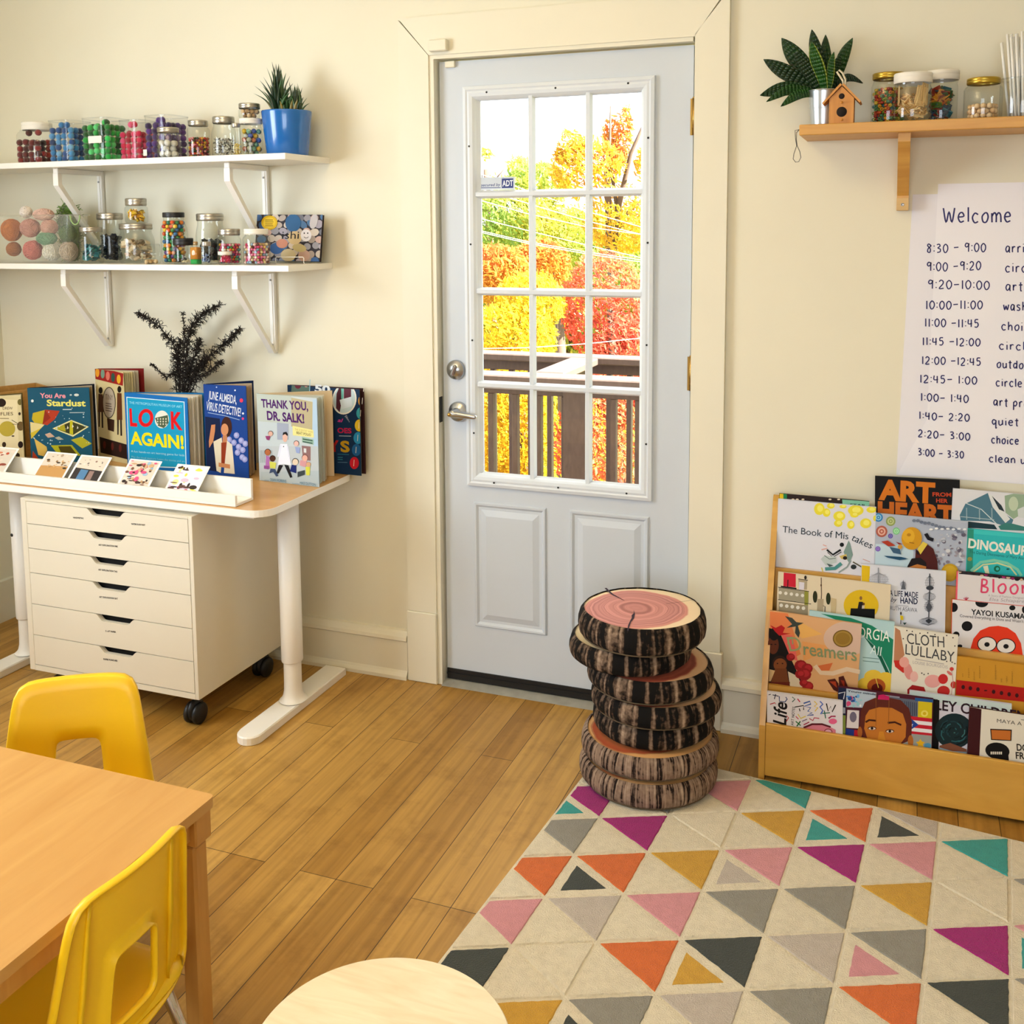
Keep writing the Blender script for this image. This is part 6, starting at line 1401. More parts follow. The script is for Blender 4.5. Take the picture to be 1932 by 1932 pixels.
# dark blue round-spot book against the wall
def d_boys(A):
    full(A, '#17304e'); A.crop(340, 660, 5.084)
    A.poly([(1075, 270), (1245, 290), (1240, 420), (1065, 400)], '#5a7268'); A.ell((1130, 330), 34, 44, '#6a2a3a'); A.ell((1208, 320), 24, 40, '#c08a80'); A.line([(1246, 285), (1240, 420)], 8, '#8ab8c8')
    A.text('50', (1290, 400), (1440, 415), 70, '#d8dce0', bold=.04)
    A.ell((1575, 475), 116, 146, '#e0ddd2', 30, .15); A.ell((1575, 475), 104, 132, '#b8ccd0', 30, .15); A.poly([(1500, 420), (1530, 350), (1560, 360), (1555, 470), (1530, 600), (1495, 560)], '#4a2430'); A.poly([(1570, 360), (1640, 360), (1640, 450), (1600, 480), (1570, 470)], '#5a2c3a'); A.poly([(1545, 360), (1570, 350), (1565, 470), (1545, 470)], '#6ab0a8'); A.poly([(1530, 480), (1640, 450), (1650, 540), (1550, 570)], '#c8d4dc')
    A.text('al', (1510, 690), (1565, 695), 34, '#c83a8a', bold=.02, shear=.3); A.text('OES', (1510, 795), (1645, 800), 48, '#b81f4a', bold=.03); A.text('S', (1540, 975), (1628, 980), 105, '#b8901e', bold=.04); A.text('Y', (1440, 970), (1525, 975), 105, '#b82a2a', bold=.04)
    for i in range(6): A.line([(1580 + i * 8, 640 + i * 10), (1600 + i * 5, 630 + i * 12)], 4, '#d0d4dc')
    A.line([(1525, 825), (1640, 828)], 6, '#a8b4c0'); A.line([(1510, 1000), (1620, 1005)], 4, '#3a8aa0'); A.rows((1512, 1030), (1560, 1032), 2, 20, 6, '#3a8a90', 0); A.line([(1512, 1078), (1605, 1080)], 4, '#6a8aa0')
    for i, (x, y, c) in enumerate(((1765, 370, '#d02a7a'), (1752, 490, '#c8923a'), (1735, 608, '#3a9aa8'), (1720, 725, '#d8b82a'), (1708, 845, '#2a88b8'), (1692, 960, '#1f5a90'), (1672, 1085, '#c01f2f'))): A.ell((x, y), 44, 58, c, 20); A.line([(x - 2, y - 30), (x - 6, y + 30)], 5, '#e0d8c8')
Sx = at((551, 714), 'y', -.018).x; Ex = at((692, 720), 'y', -.028).x - .012
open_book('large dark blue book with coloured half discs down its edge, against the wall', (Sx, -.046), (Ex, -.058), .292, 4, '#142a46', '#3a2020', d_boys, npg=4, page_c='#8a8478')

# ================================================================== SCHEDULE POSTER
m_paper = attr_mat('flip chart paper', 0.85)
PO = V3((1.40, WY - .0012, .83)); PU, PV, PN = V3((1, 0, 0)), V3((0, 0, 1)), V3((0, -1, 0))
POS = thing('poster', 'tall white hand-written daily schedule taped to the right wall', 'poster', (1.85, WY - .001, .78), 0)
wl_ = lambda x, y: at((x, y), 'y', WY)
c1, c2, c3 = wl_(1722, 367), wl_(1691, 896), wl_(1770, 347)
zb1 = c2.z - .0
bk_ = MB().prism([(c2.x, WY - .0004, zb1), (2.45, WY - .0004, zb1), (2.45, WY - .0004, c1.z), (c1.x, WY - .0004, c1.z)], (0, -.0004, 0), c='#e2e1ea')
part(POS, 'backing_sheet', bk_, m_paper)
fr = MB().prism([(c2.x + .004, WY - .0010, zb1 + .002), (2.47, WY - .0010, zb1 + .002), (2.47, WY - .0010, c3.z), (c3.x, WY - .0010, c3.z), (c3.x - .006, WY - .0010, 1.0)], (0, -.0004, 0), c='#e9e8f0')
A = Art(fr, (0, WY - .0014, 0), PU, PV, PN, lift=.0001); A.crop(1650, 330, 3.22)
GL = {'0': [[(.5, 1), (.15, .75), (.08, .4), (.3, .03), (.6, .03), (.88, .35), (.85, .75), (.5, 1)]], '1': [[(.5, 1), (.5, 0)]], '2': [[(.1, .8), (.4, 1), (.75, .85), (.7, .55), (.1, .02), (.85, .05)]],
      '3': [[(.1, .92), (.55, .98), (.7, .75), (.3, .55), (.75, .4), (.7, .1), (.15, .03)]], '4': [[(.15, 1), (.12, .45), (.85, .5)], [(.7, .95), (.68, 0)]], '5': [[(.8, 1), (.25, .97), (.2, .6), (.6, .62), (.8, .3), (.5, .02), (.1, .08)]],
      '8': [[(.75, .85), (.4, 1), (.2, .8), (.7, .4), (.6, .02), (.2, .1), (.3, .45), (.8, .75), (.75, .85)]], '9': [[(.8, .9), (.4, 1), (.15, .75), (.4, .55), (.8, .75), (.8, .95), (.78, 0)]],
      ':': [[(.5, .78), (.5, .66)], [(.5, .25), (.5, .13)]], '-': [[(.05, .48), (.9, .52)]], ' ': [],
      'a': [[(.8, .6), (.4, .68), (.12, .35), (.35, .02), (.75, .3), (.82, .62), (.8, .05), (.95, .02)]], 'r': [[(.2, .65), (.22, 0)], [(.22, .4), (.5, .65), (.85, .6)]], 'i': [[(.5, .62), (.5, 0)], [(.5, .88), (.5, .95)]], 'v': [[(.1, .62), (.45, 0), (.85, .65)]],
      'c': [[(.85, .55), (.45, .66), (.12, .35), (.4, 0), (.85, .08)]], 'l': [[(.5, 1), (.5, 0)]], 'e': [[(.15, .35), (.82, .4), (.65, .65), (.3, .6), (.12, .3), (.4, 0), (.85, .08)]], 't': [[(.5, .95), (.5, .05), (.75, .02)], [(.1, .65), (.9, .68)]],
      'w': [[(.05, .62), (.25, .02), (.48, .5), (.7, .02), (.95, .65)]], 's': [[(.8, .58), (.4, .66), (.2, .48), (.75, .25), (.6, .02), (.12, .06)]], 'h': [[(.15, 1), (.15, 0)], [(.15, .4), (.5, .65), (.78, .5), (.8, 0)]], 'o': [[(.5, .66), (.12, .4), (.25, .03), (.65, .02), (.88, .35), (.75, .62), (.5, .66)]],
      'u': [[(.12, .64), (.15, .15), (.4, 0), (.78, .2)], [(.8, .64), (.82, 0)]], 'd': [[(.78, .5), (.4, .62), (.12, .3), (.4, 0), (.78, .25)], [(.82, 1), (.8, 0)]], 'p': [[(.18, .62), (.15, -.4)], [(.18, .45), (.55, .66), (.85, .4), (.55, .05), (.2, .15)]], 'q': [[(.8, .5), (.4, .66), (.12, .35), (.4, .02), (.8, .3)], [(.82, .62), (.8, -.4), (.95, -.3)]],
      'n': [[(.15, .64), (.15, 0)], [(.15, .42), (.5, .66), (.8, .48), (.82, 0)]], 'm': [[(.05, .64), (.07, 0)], [(.07, .42), (.3, .66), (.48, .5), (.48, 0)], [(.48, .42), (.72, .66), (.92, .48), (.95, 0)]], 'W': [[(.02, 1), (.25, 0), (.5, .75), (.74, 0), (.98, 1)]], 'j': [[(.6, .62), (.6, -.3), (.2, -.35)]], 'B': [[(.25, 1), (.15, 0)], [(.25, .98), (.7, .9), (.65, .6), (.25, .5), (.8, .35), (.7, .05), (.15, .02)]]}
NAR = {'1': .55, ':': .45, 'i': .5, 'l': .45, ' ': .6, 't': .8, 'r': .85, '-': 1.0, 'm': 1.3, 'W': 1.5, 'w': 1.2}
def hand(A, txt, p0, p1, hpx, c, wpx):
    tot = sum(NAR.get(ch, 1.0) for ch in txt); x = 0.0; ux, uy = (p1[0] - p0[0]) / tot, (p1[1] - p0[1]) / tot; h0 = A.h; jt = random.Random(len(txt) + int(p0[1]))
    for ch in txt:
        wd = NAR.get(ch, 1.0)
        for st in GL.get(ch, []):
            # smooth the strokes
            P = []
            for i in range(len(st) - 1):
                q0, q1, q2, q3 = st[max(i - 1, 0)], st[i], st[i + 1], st[min(i + 2, len(st) - 1)]
                for k in range(4):
                    t = k / 4; f = lambda a, b, c_, d: .5 * (2 * b + (c_ - a) * t + (2 * a - 5 * b + 4 * c_ - d) * t * t + (3 * b - a - 3 * c_ + d) * t ** 3)
                    P.append((f(q0[0], q1[0], q2[0], q3[0]), f(q0[1], q1[1], q2[1], q3[1])))
            P.append(st[-1]); dy = jt.uniform(-.04, .04)
            A.h = h0; A.line([(p0[0] + ux * (x + (.1 + .8 * a) * wd), p0[1] + uy * (x + (.1 + .8 * a) * wd) - (b + dy) * hpx) for a, b in P], wpx, c)
        x += wd
    A.h = h0 + A.STEP
INK = '#2c2c66'
hand(A, 'Welcome', (408, 290), (838, 284), 88, INK, 7)
for t0, a0, a1, t1, b0, b1, hp in (('8:30 - 9:00', (312, 472), (682, 465), 'arrival', (790, 472), (1010, 470), 52), ('9:00 -9:20', (312, 585), (652, 576), 'circle', (788, 590), (990, 590), 52), ('9:20-10:00', (318, 692), (705, 695), 'art', (790, 703), (905, 705), 52),
     ('10:00-11:00', (306, 815), (662, 812), 'wash hands', (778, 822), (1130, 830), 50), ('11:00 -11:45', (300, 920), (640, 926), 'choice', (765, 942), (985, 948), 48), ('11:45 -12:00', (286, 1034), (648, 1040), 'circle', (750, 1058), (960, 1066), 46), ('12:00 -12:45', (282, 1148), (652, 1160), 'outdoors', (738, 1170), (1010, 1182), 46),
     ('12:45- 1:00', (270, 1262), (628, 1272), 'circle', (732, 1284), (900, 1288), 46), ('1:00- 1:40', (275, 1372), (576, 1384), 'art project', (717, 1400), (1080, 1420), 46), ('1:40- 2:20', (265, 1482), (582, 1498), 'quiet rest', (707, 1516), (1050, 1534), 44), ('2:20- 3:00', (260, 1592), (585, 1612), 'choice', (705, 1630), (880, 1638), 44), ('3:00 - 3:30', (260, 1703), (546, 1722), 'clean up', (690, 1742), (960, 1756), 42)):
    hand(A, t0, a0, a1, hp, INK, 5.5); hand(A, t1, b0, b1, hp * 1.05, INK, 5.5)
part(POS, 'schedule_sheet', fr, m_paper)

# ================================================================== BOOK DISPLAY SHELF
m_plyw = wood('honey plywood', '#bb8a34', '#d3a147', .4, (1.6, 9, 9), detail=5, dist=1.8, coat=.15)
BX0, BX1 = 1.0775, 2.16; pt = .0165
DSP = thing('book_display_shelf', 'honey plywood tiered display shelf full of picture books, right of the door', 'bookshelf', ((BX0 + BX1) / 2, -.12, 0))
prof = [(-.243, .0), (-.243, .158), (-.238, .170), (-.030, .742), (-.020, .754), (-.012, .757), (-.006, .752), (-.0025, .742), (-.0025, 0)]
for x in (BX0, BX1 - pt): part(DSP, 'side_panel', MB().prism([(x, y, z) for y, z in prof], (pt, 0, 0)), m_plyw)
ix0, ix1 = BX0 + pt + .0003, BX1 - pt - .0003
part(DSP, 'front_board', MB().bbox((ix0, -.2425, .012), (ix1, -.2305, .1642), .002), m_plyw)
part(DSP, 'base_board', MB().box((ix0, -.230, .03), (ix1, -.004, .042)), m_plyw)
part(DSP, 'back_board', MB().prism([(ix0, -.012, .0425), (ix0, -.0045, .0425), (ix0, -.0045, .73), (ix0, -.012, .73)], (ix1 - ix0, 0, 0)), m_plyw)
TILT = .10
for yt, ztp in ((-.190, .2556), (-.135, .409), (-.080, .5591)):
    zb_ = .0425; yb_ = yt - (ztp - zb_) * TILT
    yb_ = max(yb_, yt - .045)
    part(DSP, 'divider', MB().prism([(ix0, yt, ztp), (ix0, yt + .010, ztp), (ix0, yb_ + .010, zb_), (ix0, yb_, zb_)], (ix1 - ix0, 0, 0)), m_plyw)
def shelf_book(label, TLp, TRp, yref, zref, h, cover, draw, th=.0085, tilt=TILT, spine=None, name='picture_book'):
    """closed book leaning back in a pocket; its top corners are seen at photo pixels TLp, TRp"""
    Nn = V3((0, -1, tilt)).normalized(); P0 = V3((0, yref, zref))
    a = at_plane(TLp, P0, Nn); b = at_plane(TRp, P0, Nn); U = (b - a); w = U.length; U.normalize(); V = Nn.cross(U).normalized(); O = a - V * h
    root = thing(name, label, 'book', tuple((O + O + U * w) / 2)); T = .0014
    f = MB().prism([O, O + U * w, b, a], Nn * -T, c=cover); A = Art(f, O, U, V, Nn, lift=.00008); A.clip = (w, h); A.w, A.hh = w, h; full(A, cover); draw(A)
    part(root, 'front_cover', f, m_print)
    q = O - Nn * (T + .0001); part(root, 'pages', MB().prism([q + U * .003 + V * .003, q + U * (w - .004) + V * .003, q + U * (w - .004) + V * (h - .004), q + U * .003 + V * (h - .004)], Nn * -(th - 2 * T - .0002)), m_page)
    q = O - Nn * (th - T); part(root, 'back_cover', MB().prism([q, q + U * w, q + U * w + V * h, q + V * h], Nn * -T, c=spine or cover), m_print)
    q = O + U * -.0001; part(root, 'spine', MB().prism([q, q + V * h, q + V * h - Nn * th, q - Nn * th], U * -.0012, c=spine or cover), m_print)
    return root
cA = lambda A: A.crop(1410, 920, 7.431)
cB = lambda A: A.crop(1640, 890, 6.616)
cC = lambda A: A.crop(1430, 1140, 7.431)
cD = lambda A: A.crop(1670, 1140, 5.855)
RA = (-.054, .70); RA2 = (-.044, .70); RA3 = (-.0335, .75)
def d_mist(A):
    cA(A)
    for x, y, rx, ry in ((1010, 300, 75, 85), (1110, 350, 55, 60), (1170, 255, 55, 42), (1290, 400, 85, 70), (1275, 500, 60, 50), (1450, 520, 52, 60), (1520, 320, 110, 75), (1500, 380, 60, 40), (1660, 500, 80, 70), (1740, 310, 70, 45), (1340, 265, 50, 25), (1790, 430, 25, 40)): A.ell((x, y), rx, ry, '#e0d43a', 16); A.ell((x + 10, y - 8), rx * .55, ry * .55, '#eae46a', 12)
    A.text('The Book of Mis', (492, 625), (1415, 725), 92, '#2c3a48'); A.text('takes', (1455, 735), (1735, 860), 96, '#2c3a48', shear=.12)
    A.line([(1115, 870), (1200, 940), (1310, 870)], 26, '#1c2024'); A.line([(1125, 905), (1200, 975), (1320, 900)], 10, '#1c2024'); A.line([(1120, 850), (1040, 870)], 16, '#d8a8a0'); A.line([(1110, 820), (1060, 800)], 14, '#d8a8a0'); A.ell((1325, 800), 30, 30, '#14181c')
    A.poly([(1350, 900), (1420, 740), (1440, 780), (1480, 940), (1430, 1060), (1380, 980)], '#7a9490'); A.poly([(1290, 960), (1390, 930), (1400, 1010), (1320, 1000)], '#c8b060'); A.ell((1370, 985), 30, 26, '#241c18'); A.poly([(1030, 1000), (1080, 950), (1250, 970), (1250, 1050), (1100, 1090)], '#b8c4c4'); A.line([(1080, 950), (1150, 1000), (1240, 990)], 8, '#3a4a4a'); A.poly([(1110, 1060), (1210, 1090), (1150, 1110)], '#4a5a5a')
    A.line([(1090, 1140), (1230, 1130), (1320, 1060)], 46, '#4a8a8a'); A.line([(1280, 1190), (1400, 1110), (1450, 1020)], 20, '#8a9a9a'); A.line([(1040, 1120), (1060, 1180)], 14, '#c8c060'); A.ell((1490, 1110), 40, 34, '#2a3034'); A.line([(1480, 1040), (1600, 1110)], 18, '#5a5444'); A.line([(1620, 1000), (1720, 1040)], 10, '#c89a90')
shelf_book('white picture book with yellow blossoms and tumbling figures, top left of the display shelf', (1469, 941), (1653, 957), RA[0], RA[1], .225, '#d3d5e0', d_mist)
def d_sliver(A):
    cA(A); A.poly([(450, 80), (505, 85), (505, 200), (450, 200)], '#d8b81a'); A.poly([(505, 85), (555, 92), (555, 220), (505, 220)], '#1f7a4a'); A.poly([(1330, 165), (1710, 195), (1710, 300), (1340, 300)], '#7ab8a0')
    for x in (640, 700, 780, 1160, 1280): A.ell((x, 165), 22, 12, '#d8c8b0', 8)
    A.text('STAR', (1440, 250), (1660, 262), 28, '#24302c', bold=.02)
shelf_book('dark book with a green and yellow spine edge, peeping over the white blossom book', (1471, 931), (1640, 946), RA2[0], RA2[1], .225, '#2a1e1e', d_sliver)
def d_art(A):
    cB(A)
    A.text('ART', (115, 335), (820, 385), 245, '#c8701a', bold=.05); A.text('HEART', (105, 590), (1060, 650), 225, '#b8601a', bold=.05); A.text('FROM', (790, 305), (1025, 312), 50, '#b8401e', bold=.03); A.text('HER', (835, 382), (980, 390), 50, '#b8401e', bold=.03)
shelf_book('black book with big orange capitals, tallest at the back of the display shelf', (1652, 898), (1811, 906), RA3[0], RA3[1], .30, '#0d0c0c', d_art, th=.008)
def d_bridge(A):
    cB(A)
    A.poly([(1130, 540), (1200, 400), (1480, 265), (1560, 430), (1800, 600), (1760, 700), (1500, 620), (1140, 610)], '#4a7488'); A.poly([(1480, 265), (1540, 300), (1680, 500), (1760, 590), (1700, 640), (1540, 440)], '#d4dadc'); A.poly([(1530, 300), (1650, 420), (1690, 500), (1620, 470)], '#22303a'); A.poly([(1690, 300), (1860, 260), (1990, 280), (1990, 480), (1800, 590), (1700, 510)], '#8fa890'); A.ell((1800, 400), 60, 90, '#b8c8b0')
    A.line([(1200, 390), (1400, 470), (1620, 680)], 10, '#c8d4d8')
    for x in (1215, 1375, 1530): A.line([(x, 450), (x + 2, 600)], 12, '#8aa4b0')
    A.line([(1140, 560), (1560, 600)], 8, '#a8bcc4'); A.poly([(1235, 620), (1560, 660), (1600, 720), (1235, 700)], '#1c3844'); A.poly([(1610, 680), (1700, 640), (1800, 650), (1990, 700), (1990, 740), (1640, 725)], '#3a7a74'); A.poly([(1850, 470), (2050, 380), (2050, 590), (1860, 570)], '#c8d0d2')
shelf_book('white book with a grey-blue drawing of a curved building, top tier', (1799, 921), (1985, 938), RA2[0], RA2[1], .25, '#d3d6de', d_bridge)
def d_man(A):
    cB(A)
    A.poly([(85, 520), (1240, 640), (1215, 1330), (70, 1300)], '#a9b2c4'); A.poly([(80, 900), (560, 920), (520, 1330), (70, 1300)], '#b9d0dc')
    for x, y, r, c, c2 in ((115, 570, 55, '#2a7ab8', '#8ac0e0'), (268, 618, 60, '#8a9a5a', '#b8c08a'), (155, 745, 72, '#a85a4a', '#d8a898'), (338, 740, 45, '#7ac088', '#a8e0b0'), (265, 802, 30, '#4a3a98', '#8a80c8'), (108, 962, 32, '#6a4ab0', '#a890d8')):
        A.ell((x, y), r, r, c, 20); A.ell((x, y), r * .68, r * .68, c2, 18); A.ell((x, y), r * .42, r * .42, c, 14); A.ell((x, y), r * .2, r * .2, c2, 10)
    r = random.Random(8)
    for _ in range(60): A.ell((r.uniform(790, 1190), r.uniform(760, 1160)), r.uniform(10, 34), r.uniform(8, 26), r.choice(['#7a7484', '#c8ccd4', '#94909c', '#b0b4c0', '#5f5a6c']), 7)
    for i in range(14): A.ell((560 + i * 46, 600 + i * 11 + r.uniform(-14, 14)), 26, 20, '#6a7488', 7)
    for i in range(7): A.ell((770 + i * 70, 710 + r.uniform(-10, 10)), 24, 13, '#e4e8ec', 7)
    A.line([(705, 770), (740, 830), (800, 850)], 44, '#14121a')
    A.poly([(580, 960), (640, 1010), (720, 900), (800, 960), (850, 1110), (865, 1330), (560, 1330)], '#4a1a18'); A.poly([(600, 960), (670, 870), (730, 900), (640, 1030)], '#d8c04a')
    A.ell((530, 830), 128, 142, '#c8921e', 26); A.ell((490, 800), 78, 90, '#d8a62a', 20); A.ell((495, 785), 26, 20, '#b07c18', 10); A.line([(500, 880), (560, 890)], 10, '#8a5a14'); A.line([(590, 985), (615, 1030)], 20, '#1a1418')
    A.poly([(475, 1180), (530, 1080), (640, 1070), (710, 1130), (720, 1230), (480, 1230)], '#1c1414'); A.poly([(490, 1190), (600, 1150), (710, 1180), (710, 1240), (490, 1240)], '#c07a3a')
    A.poly([(150, 870), (230, 855), (330, 920), (240, 930)], '#a83a24'); A.ell((385, 935), 30, 28, '#c8923a', 12); A.poly([(250, 935), (380, 960), (400, 1030), (300, 1010)], '#3a5a78'); A.poly([(180, 1045), (400, 1060), (490, 1085), (380, 1100), (230, 1070)], '#1f4a68'); A.poly([(330, 870), (420, 900), (370, 905)], '#8a2a2a')
    A.ell((1005, 1255), 108, 112, '#b8941e', 26); A.ell((1005, 1255), 84, 88, '#c8a42a', 22)
shelf_book('grey-blue picture book with a bald man in a dark red jumper, top tier', (1653, 968), (1826, 984), RA[0], RA[1] - .0, .24, '#b0b8c6', d_man)
def d_dino(A):
    cB(A)
    A.poly([(1230, 705), (1990, 770), (1990, 830), (1235, 770)], '#3cc0c0'); A.poly([(1230, 715), (1305, 720), (1290, 1260), (1215, 1260)], '#2a8a78')
    A.text('DINOSAUR', (1232, 945), (1985, 1050), 118, '#dfe2d8', bold=.035); A.text('The Daring Discoveries of Mary Anning', (1250, 1015), (1990, 1105), 36, '#1a5a60')
    A.line([(1270, 1240), (1390, 1130), (1560, 1105), (1720, 1140), (1850, 1220), (1900, 1300)], 34, '#7ac8b0'); A.line([(1300, 1250), (1420, 1160), (1600, 1140), (1760, 1190), (1840, 1290)], 18, '#c8d09a'); A.ell((1595, 1212), 40, 40, '#1a6a4a', 14); A.ell((1600, 1212), 20, 20, '#3cb8b0', 10); A.poly([(1420, 1180), (1480, 1170), (1500, 1270), (1450, 1270)], '#d8dcc0'); A.ell((1255, 1090), 30, 26, '#8a8a4a', 10); A.ell((1730, 1215), 20, 10, '#1a5a58', 8)
shelf_book('turquoise book with big white capitals and a fossil curl, right end of the top tier', (1826, 997), (1990, 1013), RA[0], RA[1], .235, '#2fb3b8', d_dino)
RB = (-.114, .50); RB2 = (-.1020, .50)
def d_cream(A):
    cA(A); A.poly([(510, 1185), (680, 1195), (680, 1400), (505, 1380)], '#c01f34'); A.poly([(470, 1375), (690, 1405), (690, 1425), (470, 1395)], '#1a1414'); A.line([(570, 1290), (565, 1390)], 12, '#1a1414')
    A.poly([(440, 1400), (860, 1460), (860, 1620), (440, 1570)], '#9a927c'); A.poly([(800, 1450), (858, 1460), (850, 1720), (800, 1700)], '#8a8a3a'); A.poly([(440, 1600), (850, 1650), (850, 1800), (440, 1780)], '#94886e'); A.line([(430, 1395), (865, 1455)], 9, '#2a221c'); A.line([(430, 1570), (895, 1632)], 9, '#2a221c')
    for i in range(5): A.ell((462 + i * 78, 1472 + i * 10), 24, 24, '#d8d4c8', 10); A.ell((475 + i * 78, 1650 + i * 10), 26, 26, '#d8d4c8', 10)
    A.poly([(715, 1280), (840, 1295), (835, 1430), (725, 1430)], '#a89a80'); A.poly([(725, 1320), (800, 1330), (795, 1430), (725, 1430)], '#d0ccd8'); A.line([(715, 1280), (850, 1298)], 9, '#2a221c'); A.ell((815, 1260), 18, 28, '#2a221c')
    A.line([(1035, 1260), (1040, 1500), (1025, 1760)], 10, '#4a3028'); A.ell((1035, 1368), 10, 18, '#4a2a1a'); A.ell((950, 1530), 32, 84, '#2a2c18', 18); A.ell((1135, 1556), 32, 84, '#2a3018', 18); A.poly([(985, 1560), (1070, 1560), (1060, 1760), (975, 1760)], '#a8987c'); A.poly([(1170, 1540), (1250, 1560), (1240, 1800), (1170, 1790)], '#c0ac84'); A.line([(1060, 1655), (1090, 1665), (1085, 1780)], 9, '#1a1818')
    A.ell((1595, 1650), 245, 218, '#d4b01c', 34); A.poly([(1450, 1690), (1790, 1700), (1780, 1950), (1425, 1950)], '#0e0c0c'); A.poly([(1565, 1600), (1620, 1600), (1625, 1695), (1545, 1695)], '#1a1618'); A.ell((1592, 1548), 20, 28, '#8a6438', 12); A.ell((1632, 1630), 16, 20, '#5a3a20', 10); A.poly([(1610, 1650), (1645, 1650), (1640, 1695), (1605, 1695)], '#c8bca8')
shelf_book('cream picture book with a yellow disc and black desk, left of the second tier', (1469, 1079), (1681, 1104), RB[0], RB[1], .215, '#d6c8ac', d_cream)
def d_wire(A):
    cB(A); A.poly([(-100, 1165), (10, 1180), (0, 1420), (-110, 1400)], '#d8b41a')
    A.text('A LIFE MADE', (250, 1545), (610, 1575), 70, '#1c2444', bold=.015); A.text('by', (268, 1620), (350, 1625), 55, '#1c2444', shear=.4); A.text('HAND', (388, 1640), (605, 1655), 75, '#1c2444', bold=.025); A.text('RUTH ASAWA', (262, 1725), (600, 1755), 52, '#5a606c'); A.rows((330, 1665), (490, 1680), 1, 0, 7, '#8a909c', 0)
    def net(cx, cy, rx, ry, n, c='#6e727c'):
        for i in range(n):
            t = -1 + 2 * (i + .5) / n; A.line([(cx, cy - ry), (cx + rx * t * .8, cy - ry * .45), (cx + rx * t, cy), (cx + rx * t * .8, cy + ry * .45), (cx, cy + ry)], 3.5, c)
        for k in range(-2, 3): q = sqrt(max(0, 1 - (k / 3) ** 2)); A.line([(cx - rx * q, cy + ry * k / 3), (cx + rx * q, cy + ry * k / 3)], 2.5, c)
    net(755, 1385, 62, 95, 8); A.ell((757, 1450), 48, 28, '#3a3e46'); net(750, 1560, 84, 60, 8); net(742, 1680, 62, 76, 8); A.line([(755, 1270), (757, 1440), (748, 1600), (742, 1840)], 12, '#3a3e46'); A.poly([(745, 1610), (785, 1690), (742, 1760), (708, 1690)], '#4a4e58'); net(735, 1865, 120, 52, 12); A.poly([(742, 1830), (785, 1860), (742, 1895), (700, 1860)], '#33363e')
    net(425, 1405, 40, 40, 5); A.poly([(425, 1345), (440, 1400), (455, 1465), (395, 1465), (415, 1400)], '#5a5e68'); net(115, 1340, 130, 85, 12, '#8a8e98'); A.line([(115, 1195), (115, 1420)], 14, '#8a8e98')
    A.ell((395, 1765), 10, 22, '#2a1c14', 8); A.poly([(385, 1785), (425, 1800), (425, 1850), (390, 1845)], '#d8b81a'); A.line([(395, 1845), (392, 1900)], 8, '#4a3a2a'); A.poly([(420, 1880), (470, 1880), (440, 1910)], '#2a4a44')
shelf_book('white picture book with grey wire net drawings and a yellow spine strip, second tier', (1626, 1064), (1785, 1078), RB2[0], RB2[1], .235, '#d0d3de', d_wire)
def d_bloom(A):
    cB(A); A.poly([(1085, 1230), (1110, 1230), (1095, 1700), (1075, 1700)], '#e05a6a'); hand(A, 'Bloom', (1365, 1500), (2080, 1530), 170, '#d8486e', 22)
    A.text('A Story of Fashion Designer', (1485, 1555), (1930, 1590), 26, '#9a9298'); A.text('Elsa Schiaparelli', (1500, 1610), (1990, 1640), 40, '#9a929c', shear=.2)
    r = random.Random(3); A.line([(1120, 1255), (1400, 1280), (1700, 1315), (2000, 1340)], 40, '#2a1e24')
    for i in range(16): A.ell((1130 + i * 55, 1258 + i * 6 + r.uniform(-14, 14)), r.uniform(14, 30), r.uniform(10, 20), r.choice(['#8a1f5a', '#1c1418', '#a82a70', '#2a2a30', '#c8a890']), 9)
    for a in (-50, -20, 10, 40): A.line([(1210, 1600), (1210 + 45 * sin(radians(a)), 1600 - 38 * cos(radians(a)))], 8, '#a82a4a')
shelf_book('white book with pink brush lettering and a dark flowered edge, right of the second tier', (1806, 1078), (1990, 1098), RB2[0], RB2[1], .21, '#d5d2d6', d_bloom, spine='#e05a6a')
def d_dots(A):
    cD(A); A.poly([(715, -60), (730, -60), (712, 420), (700, 420)], '#e0483a')
    for x, y, rx, ry in ((755, 35, 48, 52), (1068, -18, 72, 52), (1405, 40, 34, 28), (905, 242, 60, 55), (785, 335, 36, 34), (825, 462, 28, 18), (1560, 60, 50, 50), (1620, 280, 50, 50)): A.ell((x, y), rx, ry, '#111012', 20)
    A.text('YAYOI KUSAMA', (950, 112), (1545, 165), 60, '#24242a', bold=.025); A.text('Covered Everything in Dots and Wasn\'t Sorry', (825, 140), (1640, 215), 32, '#5a5a64', bold=.01)
    A.poly([(945, 480), (975, 380), (1050, 290), (1150, 248), (1250, 238), (1350, 258), (1440, 320), (1500, 430), (1520, 560), (940, 560)], '#d8381c')
    for x in (1125, 1335): A.ell((x, 440 + (x - 1125) * .1), 108, 84, '#111012', 26); A.ell((x, 440 + (x - 1125) * .1), 98, 75, '#dcd8d4', 26); A.ell((x, 444 + (x - 1125) * .1), 30, 26, '#111012', 14)
shelf_book('white book with black dots and a red dome with two ringed circles', (1797, 1131), (1990, 1150), RB[0], RB[1] - .03, .25, '#d8d6da', d_dots, spine='#d8482e')
RCt = (-.168, .36); RC2 = (-.158, .36)
